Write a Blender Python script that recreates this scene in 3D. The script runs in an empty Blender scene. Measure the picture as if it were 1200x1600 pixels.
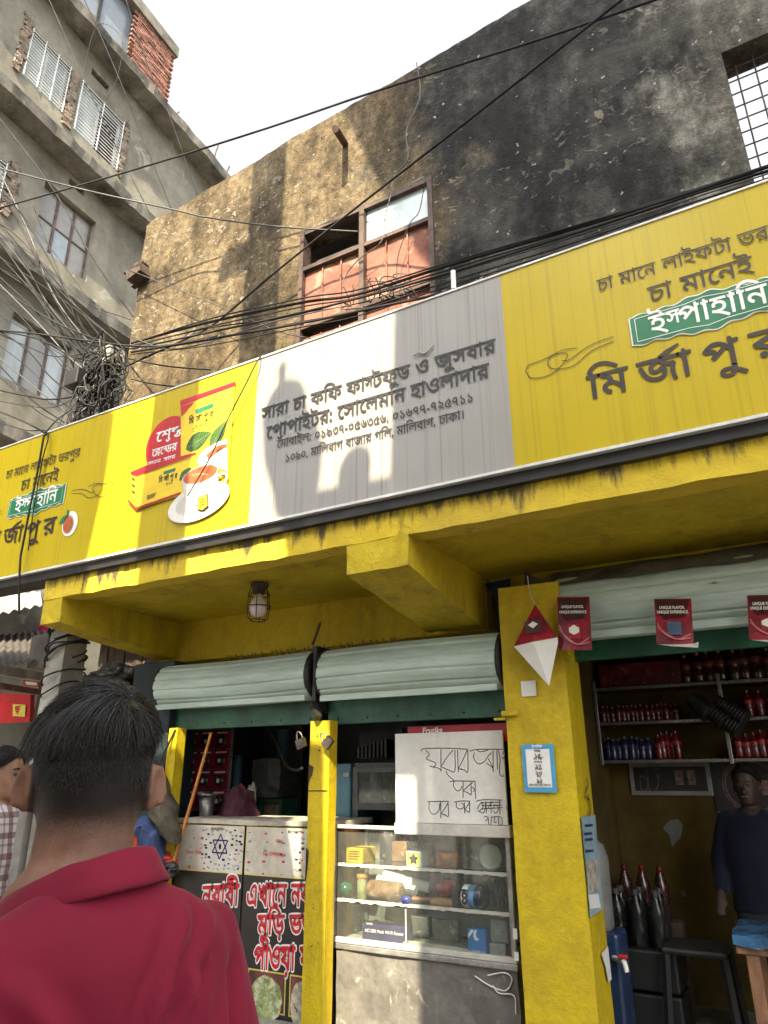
import bpy, bmesh, math, random
from math import sin, cos, tan, pi, radians, hypot, sqrt, atan2, exp
from mathutils import Vector, Matrix, geometry, noise
random.seed(7)
SC = bpy.context.scene
COL = SC.collection

# ------------------------------------------------------------------ camera
EYE = 1.55
FPX = 1100.0                      # focal length for a 1200 x 1600 picture
PITCH, ROLL, YAW = radians(20.47), radians(-0.34), radians(29.3)
FW = Vector((-sin(YAW)*cos(PITCH), cos(YAW)*cos(PITCH), sin(PITCH)))
RT0 = Vector((cos(YAW), sin(YAW), 0)); UP0 = RT0.cross(FW)
RT = RT0*cos(ROLL) + UP0*sin(ROLL); UP = -RT0*sin(ROLL) + UP0*cos(ROLL)
cd = bpy.data.cameras.new('camera'); cam = bpy.data.objects.new('camera', cd); COL.objects.link(cam)
cd.sensor_fit = 'VERTICAL'; cd.sensor_height = 24.0; cd.lens = 24.0*FPX/1600
cd.clip_start = 0.05; cd.clip_end = 3000
M = Matrix((RT, UP, -FW)).transposed().to_4x4(); M.translation = Vector((0, 0, EYE)); cam.matrix_world = M
SC.camera = cam

# ------------------------------------------------------------------ light
SUNX, SUNT = 0.304, 1.0           # towards the sun: (SUNX, -1, SUNT)
sdir = Vector((SUNX, -1, SUNT)).normalized()
W = bpy.data.worlds.new('World'); SC.world = W; W.use_nodes = True
nt = W.node_tree; bg = nt.nodes['Background']
sky = nt.nodes.new('ShaderNodeTexSky'); sky.sky_type = 'NISHITA'; sky.sun_disc = False
sky.sun_elevation = math.asin(sdir.z); sky.sun_rotation = atan2(sdir.x, sdir.y)
sky.air_density = 1.2; sky.dust_density = 6.0; sky.ozone_density = 0.6
hs = nt.nodes.new('ShaderNodeHueSaturation'); hs.inputs['Saturation'].default_value = .16; nt.links.new(sky.outputs[0], hs.inputs['Color'])
nt.links.new(hs.outputs[0], bg.inputs[0]); bg.inputs[1].default_value = 0.12
sl = bpy.data.lights.new('sun', 'SUN'); sun = bpy.data.objects.new('sun', sl); COL.objects.link(sun)
sl.energy = 4.1; sl.angle = radians(0.30); sl.color = (1.0, 0.84, 0.58)
sun.rotation_euler = sdir.to_track_quat('Z', 'Y').to_euler(); sun.location = (3, -8, 14)
SC.view_settings.view_transform = 'Standard'; SC.view_settings.look = 'None'
SC.view_settings.exposure = 2.12; SC.view_settings.gamma = 1.0; SC.view_settings.use_curve_mapping = False
SC.render.engine = 'CYCLES'
SC.cycles.max_bounces = 8; SC.cycles.diffuse_bounces = 5; SC.cycles.glossy_bounces = 3
SC.cycles.transmission_bounces = 6; SC.cycles.transparent_max_bounces = 10
SC.cycles.sample_clamp_indirect = 6.0; SC.cycles.use_denoising = True
SC.cycles.caustics_reflective = False; SC.cycles.caustics_refractive = False

# ------------------------------------------------------------------ helpers
def ray(u, v): return RT*((u-600)/FPX) - UP*((v-800)/FPX) + FW
def at(u, v, Y=None, Z=None, X=None):
    d = ray(u, v)
    t = Y/d.y if Y is not None else (Z-EYE)/d.z if Z is not None else X/d.x
    p = d*t; p.z += EYE; return p
LB_A = radians(-4.0); LB_N = Vector((cos(LB_A), -sin(LB_A), 0)); LB_D = Vector((sin(LB_A), cos(LB_A), 0))
def atL(u, v, X0=-9.0):                      # point on the left building's plane
    d = ray(u, v); t = LB_N.x*X0/LB_N.dot(d); p = d*t; p.z += EYE; return p

LOC = {}
def link(o, parent=None, world=(0, 0, 0)):
    COL.objects.link(o)
    if parent is not None: o.parent = parent
    return o
def tag(o, label=None, cat=None, group=None, kind=None):
    if label: o['label'] = label
    if cat: o['category'] = cat
    if group: o['group'] = group
    if kind: o['kind'] = kind
    return o
def thing(name, label, cat, loc=(0, 0, 0), group=None):
    o = bpy.data.objects.new(name, None); o.empty_display_size = .1; o.location = loc; COL.objects.link(o)
    LOC[o.name] = Vector(loc); return tag(o, label, cat, group)

class MB:
    def __init__(s): s.v = []; s.f = []; s.sm = []
    def add(s, vs, fs, smooth=False):
        n = len(s.v); s.v += [Vector(p) for p in vs]
        for f in fs: s.f.append(tuple(i+n for i in f)); s.sm.append(smooth)
        return s
    def box(s, x0, x1, y0, y1, z0, z1):
        return s.add([(x0,y0,z0),(x1,y0,z0),(x1,y1,z0),(x0,y1,z0),(x0,y0,z1),(x1,y0,z1),(x1,y1,z1),(x0,y1,z1)],
                     [(0,3,2,1),(4,5,6,7),(0,1,5,4),(1,2,6,5),(2,3,7,6),(3,0,4,7)])
    def bbox(s, x0, x1, y0, y1, z0, z1, b=.01):   # bevelled box
        bm = bmesh.new(); bmesh.ops.create_cube(bm, size=1)
        for v in bm.verts: v.co = Vector(((x0+x1)/2+v.co.x*(x1-x0), (y0+y1)/2+v.co.y*(y1-y0), (z0+z1)/2+v.co.z*(z1-z0)))
        bmesh.ops.bevel(bm, geom=bm.edges[:], offset=b, segments=2, affect='EDGES', profile=.5)
        bm.verts.index_update(); s.add([v.co.copy() for v in bm.verts], [[v.index for v in f.verts] for f in bm.faces]); bm.free(); return s
    def hull(s, pts, quads): return s.add(pts, quads)
    def quad(s, a, b, c, d): return s.add([a, b, c, d], [(0, 1, 2, 3)])
    def obox(s, c, ax, ay, az):                   # oriented box: centre and half axes
        c = Vector(c); ax = Vector(ax); ay = Vector(ay); az = Vector(az)
        P = [c+i*ax+j*ay+k*az for k in (-1, 1) for i, j in ((-1,-1),(1,-1),(1,1),(-1,1))]
        return s.add(P, [(0,3,2,1),(4,5,6,7),(0,1,5,4),(1,2,6,5),(2,3,7,6),(3,0,4,7)])
    def beam(s, a, b, w, h, up=(0, 0, 1)):        # bar from a to b
        a = Vector(a); b = Vector(b); d = b-a; u = Vector(up); sd = d.cross(u)
        if sd.length < 1e-6: sd = d.cross(Vector((0, 1, 0)))
        sd.normalize(); u = sd.cross(d).normalized()
        return s.obox((a+b)/2, d/2, sd*w/2, u*h/2)
    def tube(s, pts, r, n=6, cap=True, smooth=True):
        pts = [Vector(p) for p in pts]; N = len(pts); rs = r if isinstance(r, (list, tuple)) else [r]*N
        t0 = (pts[1]-pts[0]).normalized(); a = t0.orthogonal().normalized(); vs = []
        for i, p in enumerate(pts):
            t = (pts[min(i+1, N-1)]-pts[max(i-1, 0)])
            if t.length < 1e-9: t = t0
            t.normalize(); a = (a-t*a.dot(t))
            a = a.normalized() if a.length > 1e-6 else t.orthogonal().normalized(); b = t.cross(a)
            for k in range(n): q = 2*pi*k/n; vs.append(p+(a*cos(q)+b*sin(q))*rs[i])
        fs = [(i*n+k, i*n+(k+1) % n, (i+1)*n+(k+1) % n, (i+1)*n+k) for i in range(N-1) for k in range(n)]
        s.add(vs, fs, smooth)
        if cap:
            s.add(vs[:n], [tuple(range(n-1, -1, -1))]); s.add(vs[-n:], [tuple(range(n))])
        return s
    def lathe(s, prof, c=(0, 0, 0), n=16, ax=(0, 0, 1), smooth=True, cap=True):
        c = Vector(c); ax = Vector(ax).normalized(); a = ax.orthogonal().normalized(); b = ax.cross(a); vs = []
        for r, z in prof:
            for k in range(n): q = 2*pi*k/n; vs.append(c+ax*z+(a*cos(q)+b*sin(q))*r)
        m = len(prof)
        fs = [(i*n+k, i*n+(k+1) % n, (i+1)*n+(k+1) % n, (i+1)*n+k) for i in range(m-1) for k in range(n)]
        s.add(vs, fs, smooth)
        if cap:
            s.add(vs[:n], [tuple(range(n-1, -1, -1))]); s.add(vs[-n:], [tuple(range(n))])
        return s
    def loft(s, rings, cap=True, smooth=True, closed=True):
        n = len(rings[0]); vs = [p for r in rings for p in r]; m = len(rings); K = n if closed else n-1
        fs = [(i*n+k, i*n+(k+1) % n, (i+1)*n+(k+1) % n, (i+1)*n+k) for i in range(m-1) for k in range(K)]
        s.add(vs, fs, smooth)
        if cap: s.add(rings[0], [tuple(range(n-1, -1, -1))]); s.add(rings[-1], [tuple(range(n))])
        return s
    def poly(s, outline, holes, y0, y1):          # prism from an X,Z outline with holes, between two Y planes
        loops = [outline]+list(holes); vs = []; es = []
        for L in loops:
            n0 = len(vs); vs += [Vector((p[0], p[1])) for p in L]
            es += [(n0+i, n0+(i+1) % len(L)) for i in range(len(L))]
        r = geometry.delaunay_2d_cdt(vs, es, [], 0, 1e-5)
        V, F = r[0], r[2]
        def inside(q, L):
            c = False
            for i in range(len(L)):
                a, b = L[i], L[i-1]
                if (a[1] > q[1]) != (b[1] > q[1]) and q[0] < (b[0]-a[0])*(q[1]-a[1])/(b[1]-a[1])+a[0]: c = not c
            return c
        keep = []
        for f in F:
            q = sum((V[i] for i in f), Vector((0, 0)))/len(f)
            if inside(q, outline) and not any(inside(q, h) for h in holes): keep.append(f)
        n = len(V)
        s.add([(p.x, y0, p.y) for p in V]+[(p.x, y1, p.y) for p in V], [tuple(f) for f in keep]+[tuple(n+i for i in reversed(f)) for f in keep])
        for L in loops:
            m = len(L); s.add([(p[0], y0, p[1]) for p in L]+[(p[0], y1, p[1]) for p in L], [(i, m+i, m+(i+1) % m, (i+1) % m) for i in range(m)])
        return s
    def mesh(s, name, off=Vector((0, 0, 0)), fix=True):
        me = bpy.data.meshes.new(name); me.from_pydata([tuple(p-off) for p in s.v], [], s.f)
        me.polygons.foreach_set('use_smooth', s.sm); me.update()
        if fix:
            bm = bmesh.new(); bm.from_mesh(me); bmesh.ops.recalc_face_normals(bm, faces=bm.faces[:]); bm.to_mesh(me); bm.free()
        return me
    def build(s, name, m, parent=None, base=None, fix=True):
        off = Vector((0, 0, 0)); r = parent
        while r is not None and r.parent is not None: r = r.parent
        if r is not None: off = LOC.get(r.name, Vector((0, 0, 0)))
        elif base is not None: off = Vector(base)
        o = bpy.data.objects.new(name, s.mesh(name, off, fix)); o.data.materials.append(m); link(o, parent)
        if r is None: o.location = off; LOC[o.name] = off
        return o

def spl(pts, n=8):                               # Catmull-Rom through points
    P = [Vector(p) for p in pts]; P = [P[0]*2-P[1]]+P+[P[-1]*2-P[-2]]; out = []
    for i in range(1, len(P)-2):
        a, b, c, d = P[i-1:i+3]
        for k in range(n):
            t = k/n; out.append(.5*((2*b)+(c-a)*t+(2*a-5*b+4*c-d)*t*t+(3*b-a-3*c+d)*t**3))
    return out+[P[-2]]
def share(name, me, parent, loc, rot=(0, 0, 0), scale=(1, 1, 1)):
    o = bpy.data.objects.new(name, me); COL.objects.link(o); o.parent = parent; o.location = loc; o.rotation_euler = rot; o.scale = scale; return o
def copy_tree(o, parent=None):
    c = o.copy(); COL.objects.link(c); c.parent = parent
    for ch in list(o.children): copy_tree(ch, c)
    return c

# ------------------------------------------------------------------ materials
def nodes(name):
    m = bpy.data.materials.new(name); m.use_nodes = True; t = m.node_tree
    return m, t, t.nodes['Principled BSDF']
def N(t, typ, **k):
    n = t.nodes.new(typ)
    for a, b in k.items():
        if a in ('operation', 'blend_type', 'data_type', 'noise_dimensions', 'feature', 'distance', 'musgrave_type', 'wave_type', 'bands_direction', 'interpolation'): setattr(n, a, b)
    return n
def setin(t, sock, v):
    if hasattr(v, 'links') or hasattr(v, 'is_output'): t.links.new(v, sock)
    elif isinstance(v, (tuple, list)) and len(v) == 3 and sock.type == 'RGBA': sock.default_value = (*v, 1)
    else: sock.default_value = v
def pos(t, scale=(1, 1, 1), obj=False):
    g = N(t, 'ShaderNodeTexCoord').outputs['Object'] if obj else N(t, 'ShaderNodeNewGeometry').outputs['Position']
    m = N(t, 'ShaderNodeMapping'); t.links.new(g, m.inputs[0]); m.inputs['Scale'].default_value = scale; return m.outputs[0]
def noi(t, scale=5, det=4, rough=.6, vec=None, sc=(1, 1, 1), dist=0, obj=False):
    n = N(t, 'ShaderNodeTexNoise'); t.links.new(vec or pos(t, sc, obj), n.inputs['Vector'])
    n.inputs['Scale'].default_value = scale; n.inputs['Detail'].default_value = det; n.inputs['Roughness'].default_value = rough; n.inputs['Distortion'].default_value = dist
    return n.outputs['Fac']
def ramp(t, fac, stops, interp='LINEAR'):
    r = N(t, 'ShaderNodeValToRGB'); t.links.new(fac, r.inputs[0]); e = r.color_ramp.elements; r.color_ramp.interpolation = interp
    while len(e) < len(stops): e.new(.5)
    for x, (p, c) in zip(e, stops): x.position = p; x.color = (*c, 1) if not isinstance(c, (int, float)) else (c, c, c, 1)
    return r.outputs[0]
def mix(t, f, a, b, mode='MIX'):
    n = N(t, 'ShaderNodeMix', data_type='RGBA', blend_type=mode); n.clamp_factor = True
    setin(t, n.inputs[0], f); setin(t, n.inputs[6], a); setin(t, n.inputs[7], b); return n.outputs[2]
def mth(t, op, a, b=None, c=None):
    n = N(t, 'ShaderNodeMath', operation=op); setin(t, n.inputs[0], a)
    if b is not None: setin(t, n.inputs[1], b)
    if c is not None: setin(t, n.inputs[2], c)
    return n.outputs[0]
def bump(t, b, h, st=.3, dist=.01):
    n = N(t, 'ShaderNodeBump'); n.inputs['Strength'].default_value = st; n.inputs['Distance'].default_value = dist
    t.links.new(h, n.inputs['Height']); t.links.new(n.outputs[0], b.inputs['Normal']); return n
def xyz(t):
    s = N(t, 'ShaderNodeSeparateXYZ'); t.links.new(N(t, 'ShaderNodeNewGeometry').outputs['Position'], s.inputs[0]); return s.outputs
MATS = {}
def mat(name, col, rough=.6, var=.18, sc=3.0, col2=None, spots=None, spot_sc=12, spot_t=.62, metal=0, bmp=.15, bsc=60, stretch=(1, 1, 1), spec=.5, obj=False, emit=0, coat=0):
    """painted / dirty surface: base colour with large and small mottling, optional spots of a second colour, fine relief"""
    if name in MATS: return MATS[name]
    m, t, b = nodes(name); c2 = col2 or tuple(max(0, c*(1-2.2*var)) for c in col); c1 = tuple(min(1, c*(1+var*.6)) for c in col)
    n1 = noi(t, sc, 6, .65, sc=stretch, obj=obj)
    c = ramp(t, n1, [(.32, c2), (.62, c1)])
    n2 = noi(t, sc*9, 3, .6, sc=stretch, obj=obj); c = mix(t, var, c, ramp(t, n2, [(.3, .25), (.7, 1.0)]), 'MULTIPLY')
    if spots is not None:
        n3 = noi(t, spot_sc, 5, .7, sc=stretch, dist=.6, obj=obj); c = mix(t, ramp(t, n3, [(spot_t, 0), (spot_t+.05, 1)]), c, spots)
    t.links.new(c, b.inputs['Base Color'])
    rr = ramp(t, n1, [(.3, min(1, rough+.15)), (.7, max(.03, rough-.1))]); t.links.new(rr, b.inputs['Roughness'])
    b.inputs['Metallic'].default_value = metal; b.inputs['Specular IOR Level'].default_value = spec
    if coat: b.inputs['Coat Weight'].default_value = coat
    if bmp: bump(t, b, noi(t, bsc, 4, .6, sc=stretch, obj=obj), bmp, .006)
    if emit: setin(t, b.inputs['Emission Color'], col); b.inputs['Emission Strength'].default_value = emit
    MATS[name] = m; return m
# ------------------------------------------------------------------ lettering (flat print, one sheet per line of writing)
BN = "অআইএওঐকখগঘচছজটঠডঢতথদধনপফবভমযরলশষসহড়য়ািীুূেোৎ০১২৩৪৫৬৭৮৯।ংঁ"
ASC = "ABCDEFGHIJKLMNOPQRSTUVWXYZabcdefghijklmnopqrstuvwxyz0123456789.,:;-/!&'()+%"
GL = {}
def load_glyphs():
    chars = []
    for c in BN+"ড়য়"+ASC:
        if c not in chars: chars.append(c)
    chars = [c for c in chars if c not in '\u09bc']+['\u09bc']
    objs = []
    for c in chars:
        for body in (c, c+'|'):
            cu = bpy.data.curves.new('g', 'FONT'); cu.body = body; o = bpy.data.objects.new('g', cu); COL.objects.link(o); objs.append(o)
    cu = bpy.data.curves.new('g', 'FONT'); cu.body = '|'; bar = bpy.data.objects.new('g', cu); COL.objects.link(bar)
    dg = bpy.context.evaluated_depsgraph_get(); dg.update()
    def loops(o):
        cv = o.evaluated_get(dg).to_curve(dg); out = []
        for sp in cv.splines:
            bp = sp.bezier_points; L = []
            for i in range(len(bp)):
                a, b = bp[i], bp[(i+1) % len(bp)]
                if (a.handle_right-a.co).length < 1e-5 and (b.handle_left-b.co).length < 1e-5: L.append(Vector((a.co.x, a.co.y)))
                else:
                    q = geometry.interpolate_bezier(a.co, a.handle_right, b.handle_left, b.co, 6); L += [Vector((p.x, p.y)) for p in q[:-1]]
            if len(L) > 2: out.append(L)
        o.evaluated_get(dg).to_curve_clear(); return out
    bx = min(p.x for L in loops(bar) for p in L)
    for i, c in enumerate(chars):
        L1 = loops(objs[2*i]); L2 = loops(objs[2*i+1])
        adv = min(p.x for p in L2[-1])-bx if L2 else .5
        GL[c] = (fill(L1), adv)
    for o in objs+[bar]:
        cu = o.data; bpy.data.objects.remove(o); bpy.data.curves.remove(cu)
def fill(loops):
    if not loops: return ([], [])
    vs = []; es = []
    for L in loops:
        n = len(vs); vs += L; es += [(n+i, n+(i+1) % len(L)) for i in range(len(L))]
    r = geometry.delaunay_2d_cdt(vs, es, [], 0, 1e-6); V, F = r[0], r[2]; keep = []
    for f in F:
        q = sum((V[i] for i in f), Vector((0, 0)))/len(f); w = 0
        for L in loops:
            for i in range(len(L)):
                a, b = L[i-1], L[i]
                if (a.y <= q.y) != (b.y <= q.y):
                    x = a.x+(q.y-a.y)/(b.y-a.y)*(b.x-a.x)
                    if x > q.x: w += 1 if b.y > a.y else -1
        if w: keep.append(tuple(f))
    return (V, keep)
def stroke2(pts, w):
    P = [Vector(p) for p in pts]; V = []; F = []
    for i, p in enumerate(P):
        d = (P[min(i+1, len(P)-1)]-P[max(i-1, 0)]).normalized(); n = Vector((-d.y, d.x)); ww = w[i] if isinstance(w, (list, tuple)) else w
        V += [p+n*ww/2, p-n*ww/2]
    F = [(2*i, 2*i+1, 2*i+3, 2*i+2) for i in range(len(P)-1)]
    return V, F
load_glyphs()
HT = max(p.y for p in GL['ব'][0][0]); ST = .075
def gl(c, dx=0, dy=0, sx=1, sy=1, top=True):
    (V, F), a = GL[c]
    return [Vector((p.x*sx+dx, (HT-(HT-p.y)*sy if top else p.y*sy)+dy)) for p in V], F, a*sx
def conj(*items, adv):
    V = []; F = []
    for v, f, *_ in items: n = len(V); V += v; F += [tuple(i+n for i in q) for q in f]
    return V, F, adv
A_ = lambda c: GL[c][1]
RAPH = lambda dx, y0=0.0: stroke2([(dx-.30, y0-.02), (dx-.22, y0-.13), (dx-.12, y0-.10), (dx-.03, y0+.0)], [ST*.8, ST, ST, ST*.8])
CJ = {
 '1': lambda: conj(gl('স', sx=.62, sy=.8), gl('ট', dx=A_('স')*.60), adv=A_('স')*.60+A_('ট')),          # sta
 '2': lambda: conj(gl('প'), RAPH(A_('প')), adv=A_('প')),                                               # pra
 '3': lambda: conj(gl('স', sx=.62, sy=.72), gl('প', dx=A_('স')*.52), adv=A_('স')*.52+A_('প')),          # spa
 '4': lambda: conj(gl('জ'), stroke2([(A_('জ')*.55, HT), (A_('জ')*.75, HT+.1), (A_('জ')*1.05, HT+.22)], [ST, ST*1.1, ST*.5]), adv=A_('জ')),  # rja
 '5': lambda: conj(gl('শ'), RAPH(A_('শ')), adv=A_('শ')),
 '6': lambda: conj(gl('ষ', sx=.75, sy=.55), gl('ঠ', dx=A_('ষ')*.35, dy=-.26, sx=.85, sy=.62), adv=A_('ষ')*1.05),
 '7': lambda: conj(gl('ব', sy=.8), gl('ল', dx=.0, dy=-.42, sx=.8, sy=.45), adv=A_('ব')),
 '8': lambda: conj(gl('ন', sx=.5, sy=.7), gl('ড', dx=A_('ন')*.42), adv=A_('ন')*.42+A_('ড')),
 '9': lambda: conj(gl('ন'), stroke2([(A_('ন'), HT*.55), (A_('ন')+.16, HT*.35), (A_('ন')+.05, HT*.1), (A_('ন')+.26, -.05)], ST), adv=A_('ন')+.2),
 '0': lambda: conj(gl('স', sy=.85), gl('ব', dx=A_('স')*.35, dy=-.46, sx=.6, sy=.42), adv=A_('স')),
 'R': lambda: conj(gl('ভ'), adv=A_('ভ')),
}
def layout(txt, cj=True, track=0.0):
    V = []; F = []; x = 0
    for c in txt:
        if c == ' ': x += .30; continue
        if cj and c in CJ: v, f, a = CJ[c]()
        elif c in GL: v, f, a = gl(c)
        else: continue
        n = len(V); V += [Vector((p.x+x, p.y)) for p in v]; F += [tuple(i+n for i in q) for q in f]; x += a+track
    return V, F, x
def bolden(V, F, d):
    if d <= 0: return V
    cnt = {}
    for f in F:
        for i in range(len(f)): e = (f[i], f[(i+1) % len(f)]); cnt[e] = 1
    acc = [Vector((0, 0)) for _ in V]
    area = 0
    for f in F[:40]:
        a, b, c = V[f[0]], V[f[1]], V[f[2]]; area += (b-a).cross(c-a) if hasattr(b-a, 'cross') else 0
    for (i, j) in cnt:
        if (j, i) not in cnt:
            t = V[j]-V[i]
            if t.length < 1e-9: continue
            t.normalize(); n = Vector((t.y, -t.x)); acc[i] += n; acc[j] += n
    out = []
    for p, a in zip(V, acc): out.append(p+a.normalized()*d if a.length > 1e-6 else p)
    return out
def orient(V, F):
    o = []
    for f in F:
        s = 0
        for i in range(len(f)): a, b = V[f[i-1]], V[f[i]]; s += a.x*b.y-a.y*b.x
        o.append(f if s > 0 else tuple(reversed(f)))
    return o
def lettering(name, txt, p0, m, parent, width=None, height=None, xd=(1, 0, 0), zd=(0, 0, 1), bold=0.0, top=True, cj=None, track=0.0, size=None, skew=0):
    """one line of writing; p0 = left end of the head line (top) or base line; height = body height of a letter"""
    if cj is None: cj = any(ord(c) > 0x900 for c in txt)
    V, F, w = layout(txt, cj, track); F = orient(V, F); V = bolden(V, F, bold)
    ref = HT if any(ord(c) > 0x900 for c in txt) else .70
    sy = (height/ref) if height else size; sx = (width/w) if width else sy
    p0 = Vector(p0); xd = Vector(xd).normalized(); zd = Vector(zd).normalized(); b = MB()
    b.add([p0+xd*((p.x+skew*p.y)*sx)+zd*((p.y-(ref if top else 0))*sy) for p in V], F)
    return b.build(name, m, parent, fix=False)
def ribbon(b, pts, w, nrm=(0, -1, 0)):            # flat pen stroke through 3-D points lying in a plane
    P = [Vector(p) for p in pts]; nv = Vector(nrm); V = []
    for i, p in enumerate(P):
        d = (P[min(i+1, len(P)-1)]-P[max(i-1, 0)]).normalized(); s = d.cross(nv).normalized(); ww = w[i] if isinstance(w, (list, tuple)) else w
        V += [p+s*ww/2, p-s*ww/2]
    b.add(V, [(2*i, 2*i+1, 2*i+3, 2*i+2) for i in range(len(P)-1)]); return b
def sheet(b, pts):                                # flat polygon
    return b.add(pts, [tuple(range(len(pts)))])
def disc(b, c, rx, rz, n=28, tilt=0, a0=0, a1=2*pi):
    c = Vector(c); P = []
    for k in range(n):
        q = a0+(a1-a0)*k/n; x = rx*cos(q); z = rz*sin(q); P.append(c+Vector((x*cos(tilt)-z*sin(tilt), 0, x*sin(tilt)+z*cos(tilt))))
    return sheet(b, P)

# ------------------------------------------------------------------ surfaces
YEL = (.62, .44, .02)
def paint_mat(name, ca, cb, grime=.5, chips=.70, rough=.62, runs=1.0, edge=.6):
    """old paint on rough concrete: mottling, soot runs, rubbed corners and chips down to grey"""
    m, t, b = nodes(name); n = noi(t, 2.0, 6, .68); c = ramp(t, n, [(.32, cb), (.62, ca)])
    c = mix(t, .35, c, ramp(t, noi(t, 26, 4, .7), [(.3, .55), (.66, 1.08)]), 'MULTIPLY')
    st = noi(t, 1, 6, .72, sc=(7, 7, .9)); pt_ = noi(t, 1.1, 4, .6); k = mth(t, 'MULTIPLY', ramp(t, st, [(.48, 0), (.70, 1)]), ramp(t, pt_, [(.40, .1), (.62, 1)]))
    c = mix(t, mth(t, 'MULTIPLY', k, grime*runs), c, (.075, .055, .02))
    c = mix(t, mth(t, 'MULTIPLY', ramp(t, noi(t, 1.4, 5, .7, dist=.5), [(.55, 0), (.75, 1)]), grime*.7), c, (.16, .11, .03))
    ge = N(t, 'ShaderNodeNewGeometry'); ed = mth(t, 'ADD', ge.outputs['Pointiness'], mth(t, 'MULTIPLY', mth(t, 'SUBTRACT', noi(t, 34, 4, .7), .5), .14)); ew = ramp(t, ed, [(.60, 0), (.64, 1)])
    c = mix(t, mth(t, 'MULTIPLY', ew, edge), c, (.15, .12, .07))
    cn = noi(t, 17, 5, .7, dist=.5); ch = ramp(t, cn, [(chips, 0), (chips+.015, 1)]); c = mix(t, mth(t, 'MULTIPLY', ch, .85), c, (.10, .09, .075))
    t.links.new(c, b.inputs['Base Color']); t.links.new(ramp(t, n, [(.3, rough+.2), (.7, rough-.05)]), b.inputs['Roughness']); b.inputs['Specular IOR Level'].default_value = .35
    h = mth(t, 'SUBTRACT', mth(t, 'ADD', noi(t, 42, 6, .7), mth(t, 'MULTIPLY', noi(t, 9, 3, .6), .6)), mth(t, 'MULTIPLY', ch, .5)); bump(t, b, h, .55, .010); return m
m_yel = paint_mat('yellow_wall_paint', (.57, .435, .016), (.44, .32, .013), .60, .70)
def fascia_mat():
    m, t, b = nodes('yellow_paint_rough_edge'); n = noi(t, 3, 6, .7); c = ramp(t, n, [(.3, (.50, .35, .03)), (.6, (.64, .47, .02))])
    x = xyz(t)
    st = noi(t, 1, 6, .7, sc=(9, 9, 1.6)); h = mth(t, 'MULTIPLY_ADD', x[2], 6.0, -6.0*2.80)        # soot runs down from the top edge
    s = mth(t, 'ADD', st, mth(t, 'MULTIPLY', h, .22)); c = mix(t, ramp(t, s, [(.54, 0), (.68, .92)]), c, (.04, .036, .025))
    c = mix(t, ramp(t, noi(t, 22, 4, .7), [(.68, 0), (.72, .7)]), c, (.12, .10, .05))
    t.links.new(c, b.inputs['Base Color']); b.inputs['Roughness'].default_value = .75
    bump(t, b, noi(t, 38, 6, .7), .7, .012); return m
m_fascia = fascia_mat()
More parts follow.
